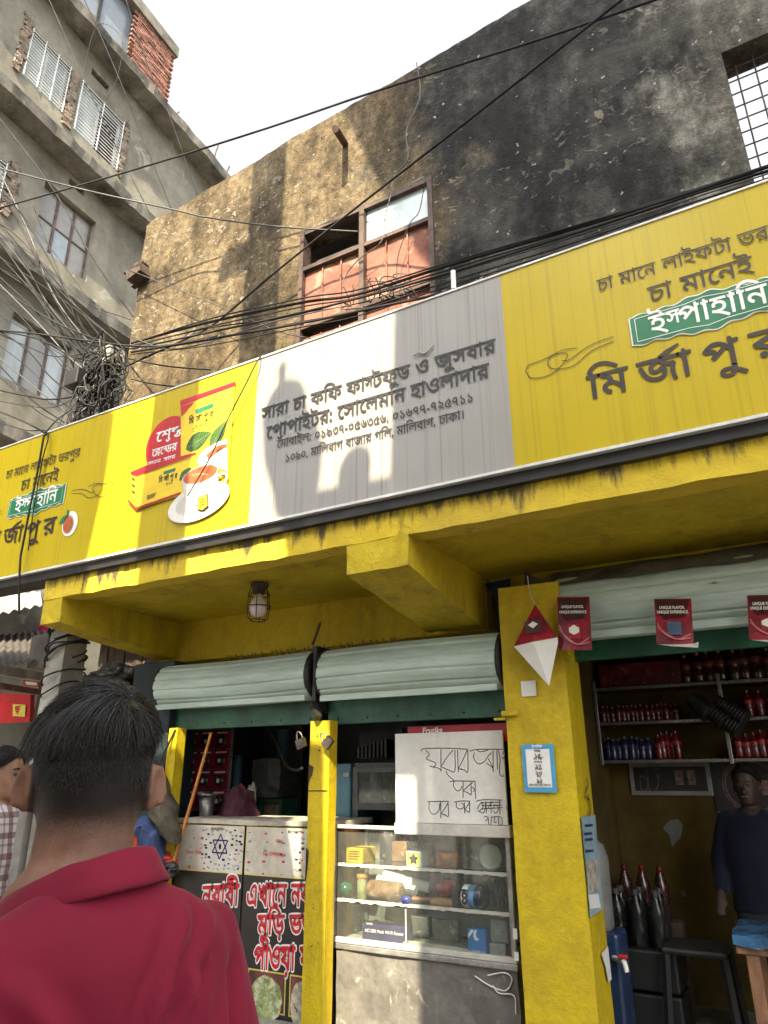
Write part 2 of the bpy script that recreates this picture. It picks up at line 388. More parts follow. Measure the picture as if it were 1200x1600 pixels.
def wall_mat():
    m, t, b = nodes('mould_stained_plaster'); x = xyz(t)
    big = noi(t, .55, 6, .62, dist=.4); mid = noi(t, 2.6, 8, .72, sc=(1, 1, .55)); fine = noi(t, 16, 6, .75); vf = noi(t, 55, 4, .7)
    brown = ramp(t, mid, [(.30, (.024, .019, .013)), (.48, (.104, .080, .047)), (.66, (.195, .152, .094))])
    brown = mix(t, .8, brown, ramp(t, fine, [(.32, .20), (.62, 1.35)]), 'MULTIPLY')
    dark = ramp(t, mid, [(.34, (.010, .010, .0105)), (.50, (.026, .026, .026)), (.70, (.090, .087, .078))])
    dark = mix(t, .7, dark, ramp(t, fine, [(.32, .45), (.62, 1.3)]), 'MULTIPLY')
    pale = ramp(t, mid, [(.36, (.035, .034, .030)), (.50, (.11, .105, .088)), (.64, (.26, .25, .215))])
    pale = mix(t, .6, pale, ramp(t, fine, [(.3, .4), (.62, 1.15)]), 'MULTIPLY')
    fx = mth(t, 'MULTIPLY_ADD', big, 2.6, mth(t, 'MULTIPLY_ADD', x[0], .55, .14))          # brown left, black mould in the middle; also paints sun against shade
    c = mix(t, ramp(t, fx, [(0.0, 0), (.36, 1)]), brown, dark)
    fr = mth(t, 'ADD', mth(t, 'MULTIPLY', mid, 1.6), mth(t, 'MULTIPLY_ADD', x[0], .95, -.22))
    soft = noi(t, 1.3, 5, .6, dist=.6); dark = mix(t, ramp(t, soft, [(.50, 0), (.68, .7)]), dark, (.095, .092, .082))
    c = mix(t, ramp(t, fx, [(0.0, 0), (.36, 1)]), brown, dark)
    c = mix(t, ramp(t, fr, [(.35, 0), (.85, 1)]), c, pale)
    # flaked lime patches, gathered in slanting drifts
    fl = noi(t, 10.5, 4, .62, sc=(1, 1, 1.4), dist=.9); dr = noi(t, .85, 3, .5, sc=(.8, 1, 1.6))
    k = mth(t, 'MULTIPLY', ramp(t, fl, [(.585, 0), (.625, .85)]), ramp(t, dr, [(.50, 0), (.60, 1)])); c = mix(t, mth(t, 'MULTIPLY', k, ramp(t, fx, [(.0, 1), (.36, .45)])), c, (.26, .235, .19))
    big2 = noi(t, 3.2, 4, .6, dist=.7); k2 = mth(t, 'MULTIPLY', ramp(t, big2, [(.69, 0), (.70, .9)]), ramp(t, dr, [(.42, 0), (.55, 1)])); c = mix(t, k2, c, (.22, .195, .155))
    drip = noi(t, 1, 5, .65, sc=(6, 6, .7)); c = mix(t, ramp(t, drip, [(.52, 0), (.70, .55)]), c, (.022, .020, .016))
    sp = noi(t, 15, 2, .5, dist=.3); c = mix(t, ramp(t, sp, [(.715, 0), (.735, .8)]), c, (.34, .31, .25))
    c = mix(t, .35, c, ramp(t, vf, [(.3, .3), (.7, 1.3)]), 'MULTIPLY')
    t.links.new(c, b.inputs['Base Color']); b.inputs['Roughness'].default_value = .93; b.inputs['Specular IOR Level'].default_value = .15
    h = mth(t, 'ADD', mth(t, 'MULTIPLY', fine, .6), mth(t, 'ADD', mth(t, 'MULTIPLY', vf, .35), mth(t, 'MULTIPLY', k, .5)))
    bump(t, b, h, .9, .03); return m
m_mould = wall_mat()
m_conc = mat('grey_plaster', (.225, .215, .175), .88, .25, .9, col2=(.125, .118, .096), spots=(.28, .27, .23), spot_sc=1.7, spot_t=.60, bmp=.5, bsc=18, spec=.2)
m_slab = mat('stained_concrete_band', (.20, .19, .165), .9, .3, 1.6, col2=(.065, .062, .055), spots=(.30, .29, .26), spot_sc=5, spot_t=.64, bmp=.6, bsc=22, spec=.2)
m_pole = mat('cast_concrete_pole', (.33, .32, .29), .85, .2, 3, bmp=.5, bsc=40)
m_road = mat('dusty_concrete_road', (.20, .19, .17), .9, .25, 1.2, spots=(.22, .21, .19), spot_sc=3, spot_t=.58, bmp=.7, bsc=70)
m_black = mat('black_paint', (.018, .018, .019), .5, .2, 5, bmp=.1)
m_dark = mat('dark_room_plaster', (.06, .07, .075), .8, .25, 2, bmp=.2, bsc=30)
m_white = mat('white_aluminium', (.72, .73, .72), .35, .08, 4, metal=.0, bmp=.05)
m_brick = mat('fired_brick', (.25, .115, .08), .9, .35, 5, col2=(.13, .06, .045), spots=(.36, .26, .2), spot_sc=9, spot_t=.62, bmp=.6, bsc=30)
m_rust = mat('rusted_sheet_paint', (.235, .095, .062), .8, .3, 3.2, col2=(.13, .05, .035), spots=(.29, .16, .115), spot_sc=4.5, spot_t=.57, bmp=.35, bsc=35)
m_wood = mat('weathered_dark_wood', (.07, .045, .03), .8, .3, 6, stretch=(6, 6, 1), bmp=.3)
m_green = mat('green_enamel', (.012, .10, .055), .42, .25, 3, spots=(.09, .055, .05), spot_sc=5, spot_t=.70, bmp=.2)
m_mint = mat('pale_green_shutter_paint', (.50, .62, .565), .48, .2, 2.4, stretch=(.5, 1, 4), col2=(.35, .45, .41), spots=(.15, .12, .09), spot_sc=6, spot_t=.66, bmp=.15)
m_steel = mat('dull_steel', (.35, .35, .35), .38, .2, 6, metal=.9, bmp=.1)
m_iron = mat('rusty_iron', (.09, .055, .04), .75, .3, 8, metal=.3, bmp=.3)
m_cable = mat('black_cable_sheath', (.011, .011, .012), .85, .2, 3, bmp=0)
m_cableg = mat('grey_cable_sheath', (.065, .065, .064), .55, .2, 3, bmp=0)
def glass_mat(name, tint=(.75, .85, .85), dirt=.25, rough=.05, refl=(.5, .6, .65)):
    m, t, b = nodes(name); out = t.nodes['Material Output']
    tr = N(t, 'ShaderNodeBsdfTransparent'); tr.inputs[0].default_value = (*tint, 1)
    b.inputs['Base Color'].default_value = (*refl, 1); b.inputs['Roughness'].default_value = rough
    gl_ = N(t, 'ShaderNodeBsdfGlossy'); gl_.inputs['Roughness'].default_value = rough
    lw = N(t, 'ShaderNodeLayerWeight'); lw.inputs[0].default_value = .5; fr = mth(t, 'MULTIPLY_ADD', mth(t, 'POWER', lw.outputs['Facing'], 5.0), .90, .045)
    a = N(t, 'ShaderNodeMixShader'); t.links.new(fr, a.inputs[0]); t.links.new(tr.outputs[0], a.inputs[1]); t.links.new(gl_.outputs[0], a.inputs[2])
    b.inputs['Roughness'].default_value = .8
    d = ramp(t, noi(t, 3.5, 6, .7, sc=(1, 1, .4)), [(.35, dirt*.35), (.7, dirt)])
    c = N(t, 'ShaderNodeMixShader'); t.links.new(d, c.inputs[0]); t.links.new(a.outputs[0], c.inputs[1]); t.links.new(b.outputs[0], c.inputs[2])
    t.links.new(c.outputs[0], out.inputs[0]); return m
m_glass = glass_mat('dusty_showcase_glass', (.91, .94, .93), .085, refl=(.42, .43, .40))
m_pane = mat('blue_grey_window_glass', (.20, .27, .31), .12, .25, .8, col2=(.33, .38, .40), bmp=.03, bsc=6, spec=.8)
m_pane2 = mat('grey_window_glass', (.19, .19, .18), .16, .3, .8, col2=(.30, .30, .28), bmp=.03, bsc=6, spec=.8)
m_pane3 = mat('pale_curtained_glass', (.42, .46, .47), .14, .2, 1.5, col2=(.30, .35, .37), stretch=(3, 3, .6), bmp=.03, bsc=6, spec=.8)

# ------------------------------------------------------------------ ground
g = MB(); g.quad((-120, -60, 0), (60, -60, 0), (60, 120, 0), (-120, 120, 0)); tag(g.build('road', m_road), kind='structure')
g = MB(); g.bbox(-4.9, 2.6, 3.45, 8.2, .004, .16, .015)
tag(g.build('shop_floor_plinth', mat('cement_floor', (.24, .23, .21), .7, .25, 2, bmp=.3)), kind='structure')

# ------------------------------------------------------------------ shop building: canopy, beams, pillars, rooms
shop = thing('shop_building', 'yellow painted concrete shop front with projecting canopy and square beams', 'building', (-1.5, 4.0, 0))
def noisy(b, amp=.006, sc=9):
    for p in b.v: p += Vector((noise.noise(p*sc), noise.noise(p*sc+Vector((7, 0, 0))), noise.noise(p*sc+Vector((0, 9, 0)))))*amp
    return b
def gridbox(x0, x1, y0, y1, z0, z1, st=.12, amp=.006):
    """box with subdivided, slightly uneven faces (hand-trowelled concrete)"""
    bm = bmesh.new(); bmesh.ops.create_cube(bm, size=1)
    for v in bm.verts: v.co = Vector(((x0+x1)/2+v.co.x*(x1-x0), (y0+y1)/2+v.co.y*(y1-y0), (z0+z1)/2+v.co.z*(z1-z0)))
    for ax in range(3):
        lo = (x0, y0, z0)[ax]; hi = (x1, y1, z1)[ax]; k = max(1, min(60, int((hi-lo)/st)))
        for i in range(1, k):
            nv = Vector((0, 0, 0)); nv[ax] = 1; co = Vector((0, 0, 0)); co[ax] = lo+(hi-lo)*i/k
            bmesh.ops.bisect_plane(bm, geom=bm.verts[:]+bm.edges[:]+bm.faces[:], plane_co=co, plane_no=nv)
    bm.verts.index_update(); b = MB(); b.add([v.co.copy() for v in bm.verts], [[v.index for v in f.verts] for f in bm.faces]); bm.free()
    for p in b.v:
        q = p.copy(); p += Vector((noise.noise(q*6), noise.noise(q*6+Vector((7, 3, 0))), noise.noise(q*7+Vector((0, 9, 2)))))*amp
        p += Vector((0, noise.noise(q*23+Vector((3, 1, 4))), noise.noise(q*21+Vector((1, 9, 2)))))*amp*.6
    return b
gridbox(-4.61, 1.7, 3.29, 4.315, 2.762, 2.90, .2, .004).build('canopy_slab', m_yel, shop)
gridbox(-4.62, 1.7, 3.16, 3.298, 2.748, 2.925, .06, .010).build('canopy_edge', m_fascia, shop)
def bracket_beam(x0, x1, zf, slope, y1):            # cantilever deepening towards the wall
    b = gridbox(x0, x1, 3.163, y1, zf, 2.785, .06, .009)
    for p in b.v: p.z -= slope*(p.y-3.163)*max(0, min(1, (2.785-p.z)/(2.785-zf)))
    return b
bracket_beam(-4.613, -4.405, 2.575, .10, 4.305).build('end_beam', m_yel, shop)
bracket_beam(-2.013, -1.627, 2.580, .155, 4.20).build('cross_beam', m_yel, shop)
gridbox(-4.60, -1.64, 4.30, 4.60, 2.43, 2.905, .08, .006).build('header_beam', m_yel, shop)
gridbox(-1.62, 1.7, 4.31, 4.60, 2.66, 2.905, .12, .006).build('header_beam', m_yel, shop)
# ragged paint runs hanging from the header's lower edge over the green board
for i in range(46):
    x = -3.95+i*.049+random.uniform(-.02, .02)
    if -2.0 < x < -1.62 or random.random() < .22: continue
    l = random.uniform(.01, .085)*(1.3 if x > -2.9 else .7); w = random.uniform(.004, .010)
    MB().add([(x-w, 4.293, 2.445), (x+w, 4.293, 2.445), (x+w*.6, 4.293, 2.43-l), (x-w*.6, 4.293, 2.43-l), (x-w, 4.301, 2.445), (x+w, 4.301, 2.445), (x+w*.6, 4.301, 2.43-l), (x-w*.6, 4.301, 2.43-l)],
             [(0, 1, 2, 3), (4, 7, 6, 5), (0, 3, 7, 4), (1, 5, 6, 2), (3, 2, 6, 7)]).build('paint_run', m_yel, shop)
m_post = paint_mat('yellow_post_enamel', (.64, .48, .012), (.47, .34, .012), .45, .70, .45, .9, 0.0)
gridbox(-1.432, -1.068, 3.95, 4.25, .155, 2.60, .12, .004).build('pillar', m_post, shop)
# thin facing board on the pillar front and its capping ledge
MB().bbox(-1.452, -1.36, 3.925, 3.948, 1.855, 1.885, .006).build('ledge', m_post, shop)
MB().bbox(-1.50, -1.433, 3.93, 3.948, 1.835, 1.850, .004).build('ledge', m_post, shop)
# rooms
m_ydark = mat('shade_darkened_yellow_wall', (.105, .07, .007), .85, .25, 1.6, col2=(.05, .034, .006), spots=(.16, .15, .12), spot_sc=2.2, spot_t=.75, bmp=.25, bsc=25)  # yellow paint darkened to put the recess's shade into its colour
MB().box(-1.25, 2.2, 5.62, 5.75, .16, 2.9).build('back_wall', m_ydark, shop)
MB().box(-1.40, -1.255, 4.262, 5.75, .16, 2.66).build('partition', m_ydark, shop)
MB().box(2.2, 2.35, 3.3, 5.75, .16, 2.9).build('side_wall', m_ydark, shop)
MB().box(-1.25, 2.2, 4.61, 5.62, 2.62, 2.9).build('ceiling', mat('shade_darkened_ceiling', (.05, .045, .035), .85, .2, 2), shop)  # ceiling colour darkened to carry the room's shade
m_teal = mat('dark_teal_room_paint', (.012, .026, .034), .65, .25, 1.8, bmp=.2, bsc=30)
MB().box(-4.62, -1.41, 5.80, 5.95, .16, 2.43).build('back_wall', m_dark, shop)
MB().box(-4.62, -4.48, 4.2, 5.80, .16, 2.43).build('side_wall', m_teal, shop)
MB().box(-4.47, -1.41, 4.61, 5.79, 2.28, 2.42).build('ceiling', MATS['shade_darkened_ceiling'], shop)
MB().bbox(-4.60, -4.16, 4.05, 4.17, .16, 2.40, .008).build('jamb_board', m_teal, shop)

# ------------------------------------------------------------------ upper storey wall, mould stained
up = thing('weathered_upper_storey', 'black and brown mould stained plaster upper storey above the signboard', 'building', (-1.5, 4.35, 2.93))
WT = [(-5.60, 7.585), (-5.50, 7.625), (-5.087, 7.60), (-4.615, 7.665), (-3.986, 7.70), (-3.649, 7.765), (-3.008, 7.80), (-2.742, 7.818), (-2.342, 7.83), (-1.728, 7.888), (-1.344, 7.925), (-.92, 7.95), (0, 8.0), (1.2, 8.05), (2.4, 8.08)]
top = []
for i in range(len(WT)-1):
    for k in range(7):
        f = k/7; x = WT[i][0]+(WT[i+1][0]-WT[i][0])*f; z = WT[i][1]+(WT[i+1][1]-WT[i][1])*f
        top.append((x, z+noise.noise(Vector((x*5, 0, 3)))*.022+noise.noise(Vector((x*17, 2, 3)))*.012))
left = [(-5.60+noise.noise(Vector((1, z*3, 0)))*.02, z) for z in [2.94+.25*i for i in range(19)]]
outline = left+top+[(2.4, 8.08), (2.4, 2.94)]
OPN = [(.385, 5.10), (1.9, 5.10), (1.9, 6.43), (.375, 6.42)]
WIN = [(-3.335, 4.60), (-1.935, 4.60), (-1.945, 6.46), (-3.335, 6.45)]
MB().poly(outline, [OPN, WIN], 4.35, 4.60).build('wall', m_mould, up)
MB().box(-5.55, -5.32, 4.601, 9.5, 2.94, 7.5).build('side_wall', m_mould, up)
MB().box(-5.3, 2.4, 9.3, 9.5, 2.94, 4.9).build('rear_wall', m_mould, up)
MB().box(-5.3, 2.4, 4.61, 9.29, 2.93, 3.05).build('floor_slab', m_slab, up)
MB().box(-5.3, -.6, 4.61, 9.29, 7.2, 7.36).build('roof_slab', m_slab, up)
MB().box(-1.0, -.85, 4.61, 9.29, 3.06, 7.19).build('inner_wall', m_dark, up)
# window in the mouldy wall
m_frame = mat('old_brown_window_frame', (.075, .045, .034), .7, .3, 5, bmp=.3)
wn = MB(); wn.box(-3.333, -3.29, 4.33, 4.45, 4.62, 6.445); wf = wn.build('window', m_frame, up)
for a in ((-1.985, -1.94, 4.62, 6.45), (-2.675, -2.625, 4.62, 6.45)): MB().box(a[0], a[1], 4.332, 4.45, a[2], a[3]).build('frame', m_frame, wf)
for (x0, x1) in ((-3.288, -2.677), (-2.623, -1.987)):
    MB().box(x0, x1, 4.334, 4.44, 6.40, 6.443).build('frame', m_frame, wf)
    for z in (6.00, 5.345): MB().box(x0, x1, 4.336, 4.43, z-.02, z+.02).build('frame', m_frame, wf)
def crinkle(x0, x1, z0, z1, y):
    b = MB(); nx, nz = 8, 8; P = []
    for j in range(nz+1):
        for i in range(nx+1):
            x = x0+(x1-x0)*i/nx; z = z0+(z1-z0)*j/nz; P.append((x, y+noise.noise(Vector((x*3, z*3, 1)))*.012, z))
    b.add(P, [(j*(nx+1)+i, j*(nx+1)+i+1, (j+1)*(nx+1)+i+1, (j+1)*(nx+1)+i) for j in range(nz) for i in range(nx)], True); return b
for (x0, x1, z0, z1) in ((-3.287, -2.678, 5.368, 5.978), (-2.622, -1.988, 5.368, 5.978), (-3.287, -2.678, 4.64, 5.25), (-2.622, -1.988, 4.64, 5.322)):
    sp = crinkle(x0, x1, z0, z1, 4.385).build('shutter_leaf', m_rust, wf)
    for k in (.33, .66): MB().box(x0+(x1-x0)*k-.006, x0+(x1-x0)*k+.006, 4.366, 4.372, z0, z1).build('batten', m_rust, sp)
MB().box(-2.62, -1.99, 4.38, 4.386, 6.022, 6.398).build('pane', mat('sky_coloured_window_pane', (.36, .43, .43), .06, .12, 1.5, bmp=.02, bsc=5, spec=1.0), wf)  # bright sky reflection put into the pane's own colour
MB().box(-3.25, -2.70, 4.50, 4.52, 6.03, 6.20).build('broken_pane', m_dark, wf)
# mesh grille in the open gap on the right
for i in range(13): MB().tube([(.45+i*.115, 4.47, 5.10), (.45+i*.115, 4.47, 6.43)], .006, 5).build('grille_bar', m_iron, up)
for j in range(11): MB().tube([(.38, 4.482, 5.16+j*.122), (1.9, 4.482, 5.16+j*.122)], .006, 5).build('grille_bar', m_iron, up)
MB().tube([at(524, 201, Y=4.02), at(540, 226, Y=4.36)], .034, 10).build('drain_spout', m_iron, up)
ev = MB()
p = at(222, 418, Y=4.30)
ev.obox(p+Vector((-.10, .15, .02)), (.15, 0, .02), (0, .2, 0), (-.003, 0, .012)); ev.build('eave_board', m_wood, up)
MB().obox(p+Vector((-.08, .08, -.07)), (.14, 0, .05), (0, .03, 0), (-.01, 0, .025)).build('eave_rafter', m_wood, up)
MB().obox(p+Vector((-.02, .10, -.10)), (.10, 0, .03), (0, .2, 0), (-.02, 0, .07)).build('eave_rafter', m_wood, up)
# ------------------------------------------------------------------ buildings across the street (behind the viewer): unseen, parts shaped to cut the sun on the shop front
def occ(xs, zs, Y): d = 3.1-Y; return xs+SUNX*d, zs+SUNT*d      # a point of the shop-front plane Y=3.1 carried towards the sun
def shade_block(poly, Y, depth, name, m, parent):
    pts = [occ(x, z, Y) for x, z in poly]; n = len(pts)
    V = [(x, Y, z) for x, z in pts]+[(x+SUNX*depth, Y-depth, z) for x, z in pts]
    b = MB(); b.add(V, [tuple(range(n)), tuple(range(2*n-1, n-1, -1))]+[(i, i+n, (i+1) % n+n, (i+1) % n) for i in range(n)])
    bm_ = bmesh.new()
    return b.build(name, m, parent)
m_across = mat('pale_bounce_plaster', (.58, .54, .46), .85, .12, 1, bmp=.3, bsc=14)  # pale colour chosen to bounce light under the canopy
G = -3.2-3.1                                                         # street level carried along
OY = -3.2
ac = thing('street_block_opposite', 'unseen block across the street behind the viewer, shaped to shade the shop front', 'building', (0, OY, 0))
shade_block([(-1.70, G), (-1.70, 3.07), (-1.62, 5.2), (-1.55, 6.72), (-1.62, 7.0), (1.9, 7.0), (1.9, G)], OY, 4, 'wall', m_across, ac)
shade_block([(-1.62, 7.003), (-2.04, 7.95), (-2.36, 8.85), (-2.70, 9.8), (1.9, 9.8), (1.9, 7.003)], OY, .22, 'shade_overhang', m_across, ac)  # this and the parts below are added to place the sun's edges
shade_block([(-6.5, G), (-6.5, 1.0), (-2.84, 1.0), (-2.84, 2.66), (-2.64, 1.9), (-2.64, 1.0), (-1.703, 1.0), (-1.703, G)], OY, .5, 'shade_parapet', m_across, ac)
shade_block([(-6.5, 1.003), (-6.5, 4.35), (-4.35, 4.35), (-4.05, 4.1), (-4.16, 3.1), (-4.5, 2.9), (-4.3, 2.66), (-2.843, 2.66), (-2.843, 1.003)], OY, .5, 'shade_wall', m_across, ac)
shade_block([(-2.637, 1.003), (-2.637, 2.66), (-2.42, 2.63), (-2.36, 1.003)], OY, .35, 'shade_pier', m_across, ac)
shade_block([(-2.36, 2.64), (-2.45, 3.10), (-1.703, 3.08), (-1.703, 2.64)], OY, .1, 'shade_beam', m_across, ac)
shade_block([(-1.80, 2.637), (-1.80, 1.003), (-1.703, 1.003), (-1.703, 2.637)], OY, .1, 'shade_pier', m_across, ac)
mn = thing('minaret_finial', 'onion domed rooftop finial on the block opposite, behind the viewer', 'finial', (*occ(-2.45, 3.1, (OY-.12))[:1], (OY-.12), occ(-2.45, 3.1, (OY-.12))[1]))
rings = []
for zc, xc, r in ((3.10, -2.33, .155), (3.20, -2.33, .165), (3.32, -2.35, .185), (3.44, -2.39, .19), (3.54, -2.43, .165), (3.62, -2.45, .155), (3.70, -2.455, .16), (3.76, -2.46, .14), (3.81, -2.468, .10), (3.85, -2.475, .055), (3.88, -2.478, .03), (3.96, -2.482, .028), (4.0, -2.485, .035), (4.06, -2.487, .004)):
    x, z = occ(xc, zc, (OY-.12)); rings.append([Vector((x+r*cos(k*pi/10), (OY-.12)+r*sin(k*pi/10), z)) for k in range(20)])
MB().loft(rings).build('dome', m_across, mn)
mo = thing('small_rooftop_dome', 'small pointed dome on the block opposite, behind the viewer', 'finial', (*occ(-1.93, 3.08, (OY-.12))[:1], (OY-.12), occ(-1.93, 3.08, (OY-.12))[1]))
rings = []
for zc, r in ((3.08, .10), (3.14, .105), (3.19, .105), (3.23, .085), (3.26, .05), (3.30, .012)):
    x, z = occ(-1.93, zc, (OY-.12)); rings.append([Vector((x+r*cos(k*pi/10), (OY-.12)+r*sin(k*pi/10), z)) for k in range(20)])
MB().loft(rings).build('dome', m_across, mo)
xp, _ = occ(-3.42, 0, -1.2)
bp = thing('street_pylon', 'tall square concrete pylon with side arm behind the viewer', 'pylon', (xp, -1.2, 0))
MB().box(xp-.19, xp+.19, -1.3, -1.1, 0, 15.5).build('shaft', m_pole, bp)
_, za = occ(0, 7.72, -1.2)
MB().box(xp-.55, xp-.191, -1.3, -1.1, za-.10, za+.10).build('arm', m_pole, bp)

# ------------------------------------------------------------------ signboard
def sign_mat(name, ca, cb, streak, st=.5):
    m, t, b = nodes(name); n = noi(t, 1.3, 4, .6); c = ramp(t, n, [(.3, ca), (.7, cb)])
    s1 = noi(t, 1, 3, .55, sc=(55, 1, .55)); s2 = noi(t, 1, 3, .5, sc=(17, 1, .25)); k = mth(t, 'MULTIPLY', ramp(t, s1, [(.50, 0), (.66, 1)]), ramp(t, s2, [(.36, .12), (.62, 1)]))
    c = mix(t, mth(t, 'MULTIPLY', k, st), c, streak); c = mix(t, ramp(t, noi(t, 30, 3, .6), [(.72, 0), (.75, .5)]), c, streak)
    t.links.new(c, b.inputs['Base Color']); b.inputs['Roughness'].default_value = .38; b.inputs['Specular IOR Level'].default_value = .35
    bump(t, b, noi(t, 1, 2, .5, sc=(3, 1, 1.2)), .06, .02); return m
m_sy = sign_mat('yellow_vinyl_sign_face', (.42, .318, .006), (.48, .368, .008), (.25, .185, .02), .42)
m_sw = sign_mat('grey_white_vinyl_sign_face', (.275, .27, .255), (.318, .312, .296), (.135, .130, .12), .55)
SY = 3.1
sg = thing('shop_signboard', 'long yellow and white flex signboard with Bengali lettering over the shop canopy', 'signboard', (-2.6, SY, 2.96))
m_ink = mat('brown_black_print', (.035, .022, .018), .45, .1, 5, bmp=0)
m_inkb = mat('black_print', (.03, .028, .03), .45, .1, 5, bmp=0)
m_sgreen = mat('green_print', (.012, .17, .07), .4, .12, 3, bmp=0)
m_swhite = mat('white_print', (.80, .80, .77), .4, .06, 3, bmp=0)
m_sred = mat('red_print', (.48, .012, .022), .4, .15, 3, bmp=0)
m_trim = mat('white_sign_trim', (.68, .68, .66), .4, .1, 6, bmp=.05)
XL, X1, X2, X3, XR = -6.6, -3.845, -2.683, -.995, 1.75; ZB, ZT = 2.972, 4.133
for x0, x1, m in ((XL, X1-.002, m_sy), (X1+.002, X2, m_sy), (X2, X3, m_sw), (X3, XR, m_sy)):
    pn = MB(); nx = max(2, int((x1-x0)/.16))
    P = [(x0+(x1-x0)*i/nx, SY+(.003*noise.noise(Vector((x0+i*.7, z*2, 0))) if 0 < i < nx and ZB < z < ZT else 0), z) for z in (ZB, 3.25, 3.55, 3.85, ZT) for i in range(nx+1)]
    pn.add(P, [(j*(nx+1)+i, j*(nx+1)+i+1, (j+1)*(nx+1)+i+1, (j+1)*(nx+1)+i) for j in range(4) for i in range(nx)], True)
    pn.build('sign_face', m, sg)
MB().box(XL, XR, SY-.012, SY+.16, ZB-.016, ZB-.001).build('bottom_trim', m_trim, sg)
MB().box(XL, XR, SY-.008, SY+.16, ZT+.001, ZT+.012).build('top_trim', m_trim, sg)
MB().box(XL, XR, SY+.012, SY+.155, ZB, ZT).build('sign_box', m_steel, sg)
MB().box(XL, XR, SY+.02, SY+.20, ZB-.075, ZB-.018).build('support_rail', m_black, sg)
for x in (-6.2, -5.2, -4.3, -3.3, -2.2, -1.0, .2, 1.3): MB().beam((x, SY+.16, 3.3), (x, 4.36, 3.75), .04, .04).build('stay_bar', m_iron, sg)
MB().tube([at(709, 452, Y=3.2), at(708, 424, Y=3.2)], .016, 8).build('white_pipe', m_white, sg)
def lay(k): return SY-.004-.0022*k
def design(ox, full=True):
    L1, L2, L3 = lay(1), lay(2), lay(3)
    lettering('lettering', 'চা মােন লাইফটা ভরপুর', (ox-.13, L1, 3.895), m_ink, sg, .90, .072, bold=.002)
    lettering('lettering', 'চা মােনই', (ox+.10, L1, 3.76), m_ink, sg, .455, .088, bold=.003)
    pq = MB(); P = []
    for k in range(41):                                  # wavy edged plaque
        f = k/40; P.append((ox+.665*f, L1, 3.618+.012*sin(f*pi*2*2)*0+.022*exp(-((f-.5)/.16)**2)-.006*cos(f*40)))
    for k in range(41):
        f = 1-k/40; P.append((ox+.665*f, L1, 3.462-.022*exp(-((f-.5)/.16)**2)+.006*cos(f*40)))
    cx = ox+.3325; cz = 3.54
    sheet(pq, [(cx+(p[0]-cx)*1.02, L1, cz+(p[2]-cz)*1.07) for p in P]); w = pq.build('plaque', m_swhite, sg)
    sheet(pq2 := MB(), [(p[0], L2, p[2]) for p in P]); pq2.build('plaque_field', m_sgreen, w)
    rb = MB(); I = [(ox+.022, L3, 3.604), (ox+.25, L3, 3.606), (cx, L3, 3.618), (ox+.415, L3, 3.606), (ox+.643, L3, 3.604), (ox+.643, L3, 3.476), (ox+.415, L3, 3.474), (cx, L3, 3.462), (ox+.25, L3, 3.474), (ox+.022, L3, 3.476), (ox+.022, L3, 3.604)]
    ribbon(rb, I, .0035); rb.build('plaque_line', m_swhite, w)
    lettering('lettering', 'ই3াহািন', (ox+.085, L3, 3.592), m_swhite, sg, .50, .098, bold=.012)
    for s, x, wd in (('িম', -.235, .19), ('4া', .0, .235), ('পু', .28, .15), ('র', .478, .14)):
        lettering('lettering', s, (ox+x, L1, 3.365), m_ink, sg, wd, .128, bold=.014)
    for sgn, x0 in ((1, ox-.535), (-1, ox+1.2)):        # pen flourishes
        f1 = [(0, 0), (.03, -.05), (.12, -.06), (.19, -.02), (.22, .03), (.16, .05), (.12, .02), (.14, -.03), (.24, -.045), (.34, .01), (.45, .03)]
        f2 = [(.0, 0), (.02, .03), (.08, .035), (.13, .045), (.20, .06), (.27, .05)]
        f3 = [(.19, .0), (.23, -.005), (.30, .03), (.37, .05), (.45, .055)]
        b = MB()
        for f in (f1, f2, f3): ribbon(b, spl([(x0+sgn*a, L1, 3.49+c) for a, c in f], 6), .0045)
        b.build('flourish', m_ink, sg)
    cu = MB(); disc(cu, (ox+.785, L1, 3.278), .085, .098, tilt=.2); c0 = cu.build('tea_cup', m_swhite, sg)
    b = MB(); disc(b, (ox+.770, L2, 3.275), .060, .075, tilt=.2); b.build('cup_rim', mat('cup_shade_print', (.45, .40, .36), .4, .1), c0)
    b = MB(); disc(b, (ox+.770, L3, 3.272), .052, .064, tilt=.2); b.build('tea', mat('tea_print', (.42, .10, .03), .4, .2, 12), c0)
    b = MB(); sheet(b, [(ox+.66, L2, 3.30), (ox+.69, L2, 3.345), (ox+.735, L2, 3.36), (ox+.73, L2, 3.405), (ox+.765, L2, 3.37), (ox+.755, L2, 3.33), (ox+.715, L2, 3.29)]); b.build('tea_leaf', m_sgreen, c0)
design(-5.148); design(-.363)
# white middle panel: four lines
for s, u0, v0, u1, v1, hgt, bd in (('সারা চা কিফ ফা1ফুড ও জুসবার', 410, 639, 774, 530, .082, .016), ('ে2াপাইটর: েসােলমান হাওলাদার', 418, 668, 764, 568, .085, .016),
                              ('েমাবাইল: ০১৯৩৭-০৫৬৩৫৬, ০১৬৭৭-৭২৫৭১১', 434, 689, 740.5, 614, .052, .010), ('১০৯০, মািলবাগ বাজার গিল, মািলবাগ, ঢাকা।', 446.5, 711, 726.5, 641, .052, .010)):
    a = at(u0, v0, Y=SY); b = at(u1, v1, Y=SY); a.y = lay(1)
    tot = layout(s)[2]; d_ = b-a; d_.y = 0; pos_ = 0.0
    for wd_ in s.split(' '):                      # word by word along the line
        lw_ = layout(wd_)[2]; lettering('lettering', wd_, a+d_*(pos_/tot), m_inkb, sg, d_.x*lw_/tot, hgt, xd=d_, bold=bd); pos_ += lw_+.30
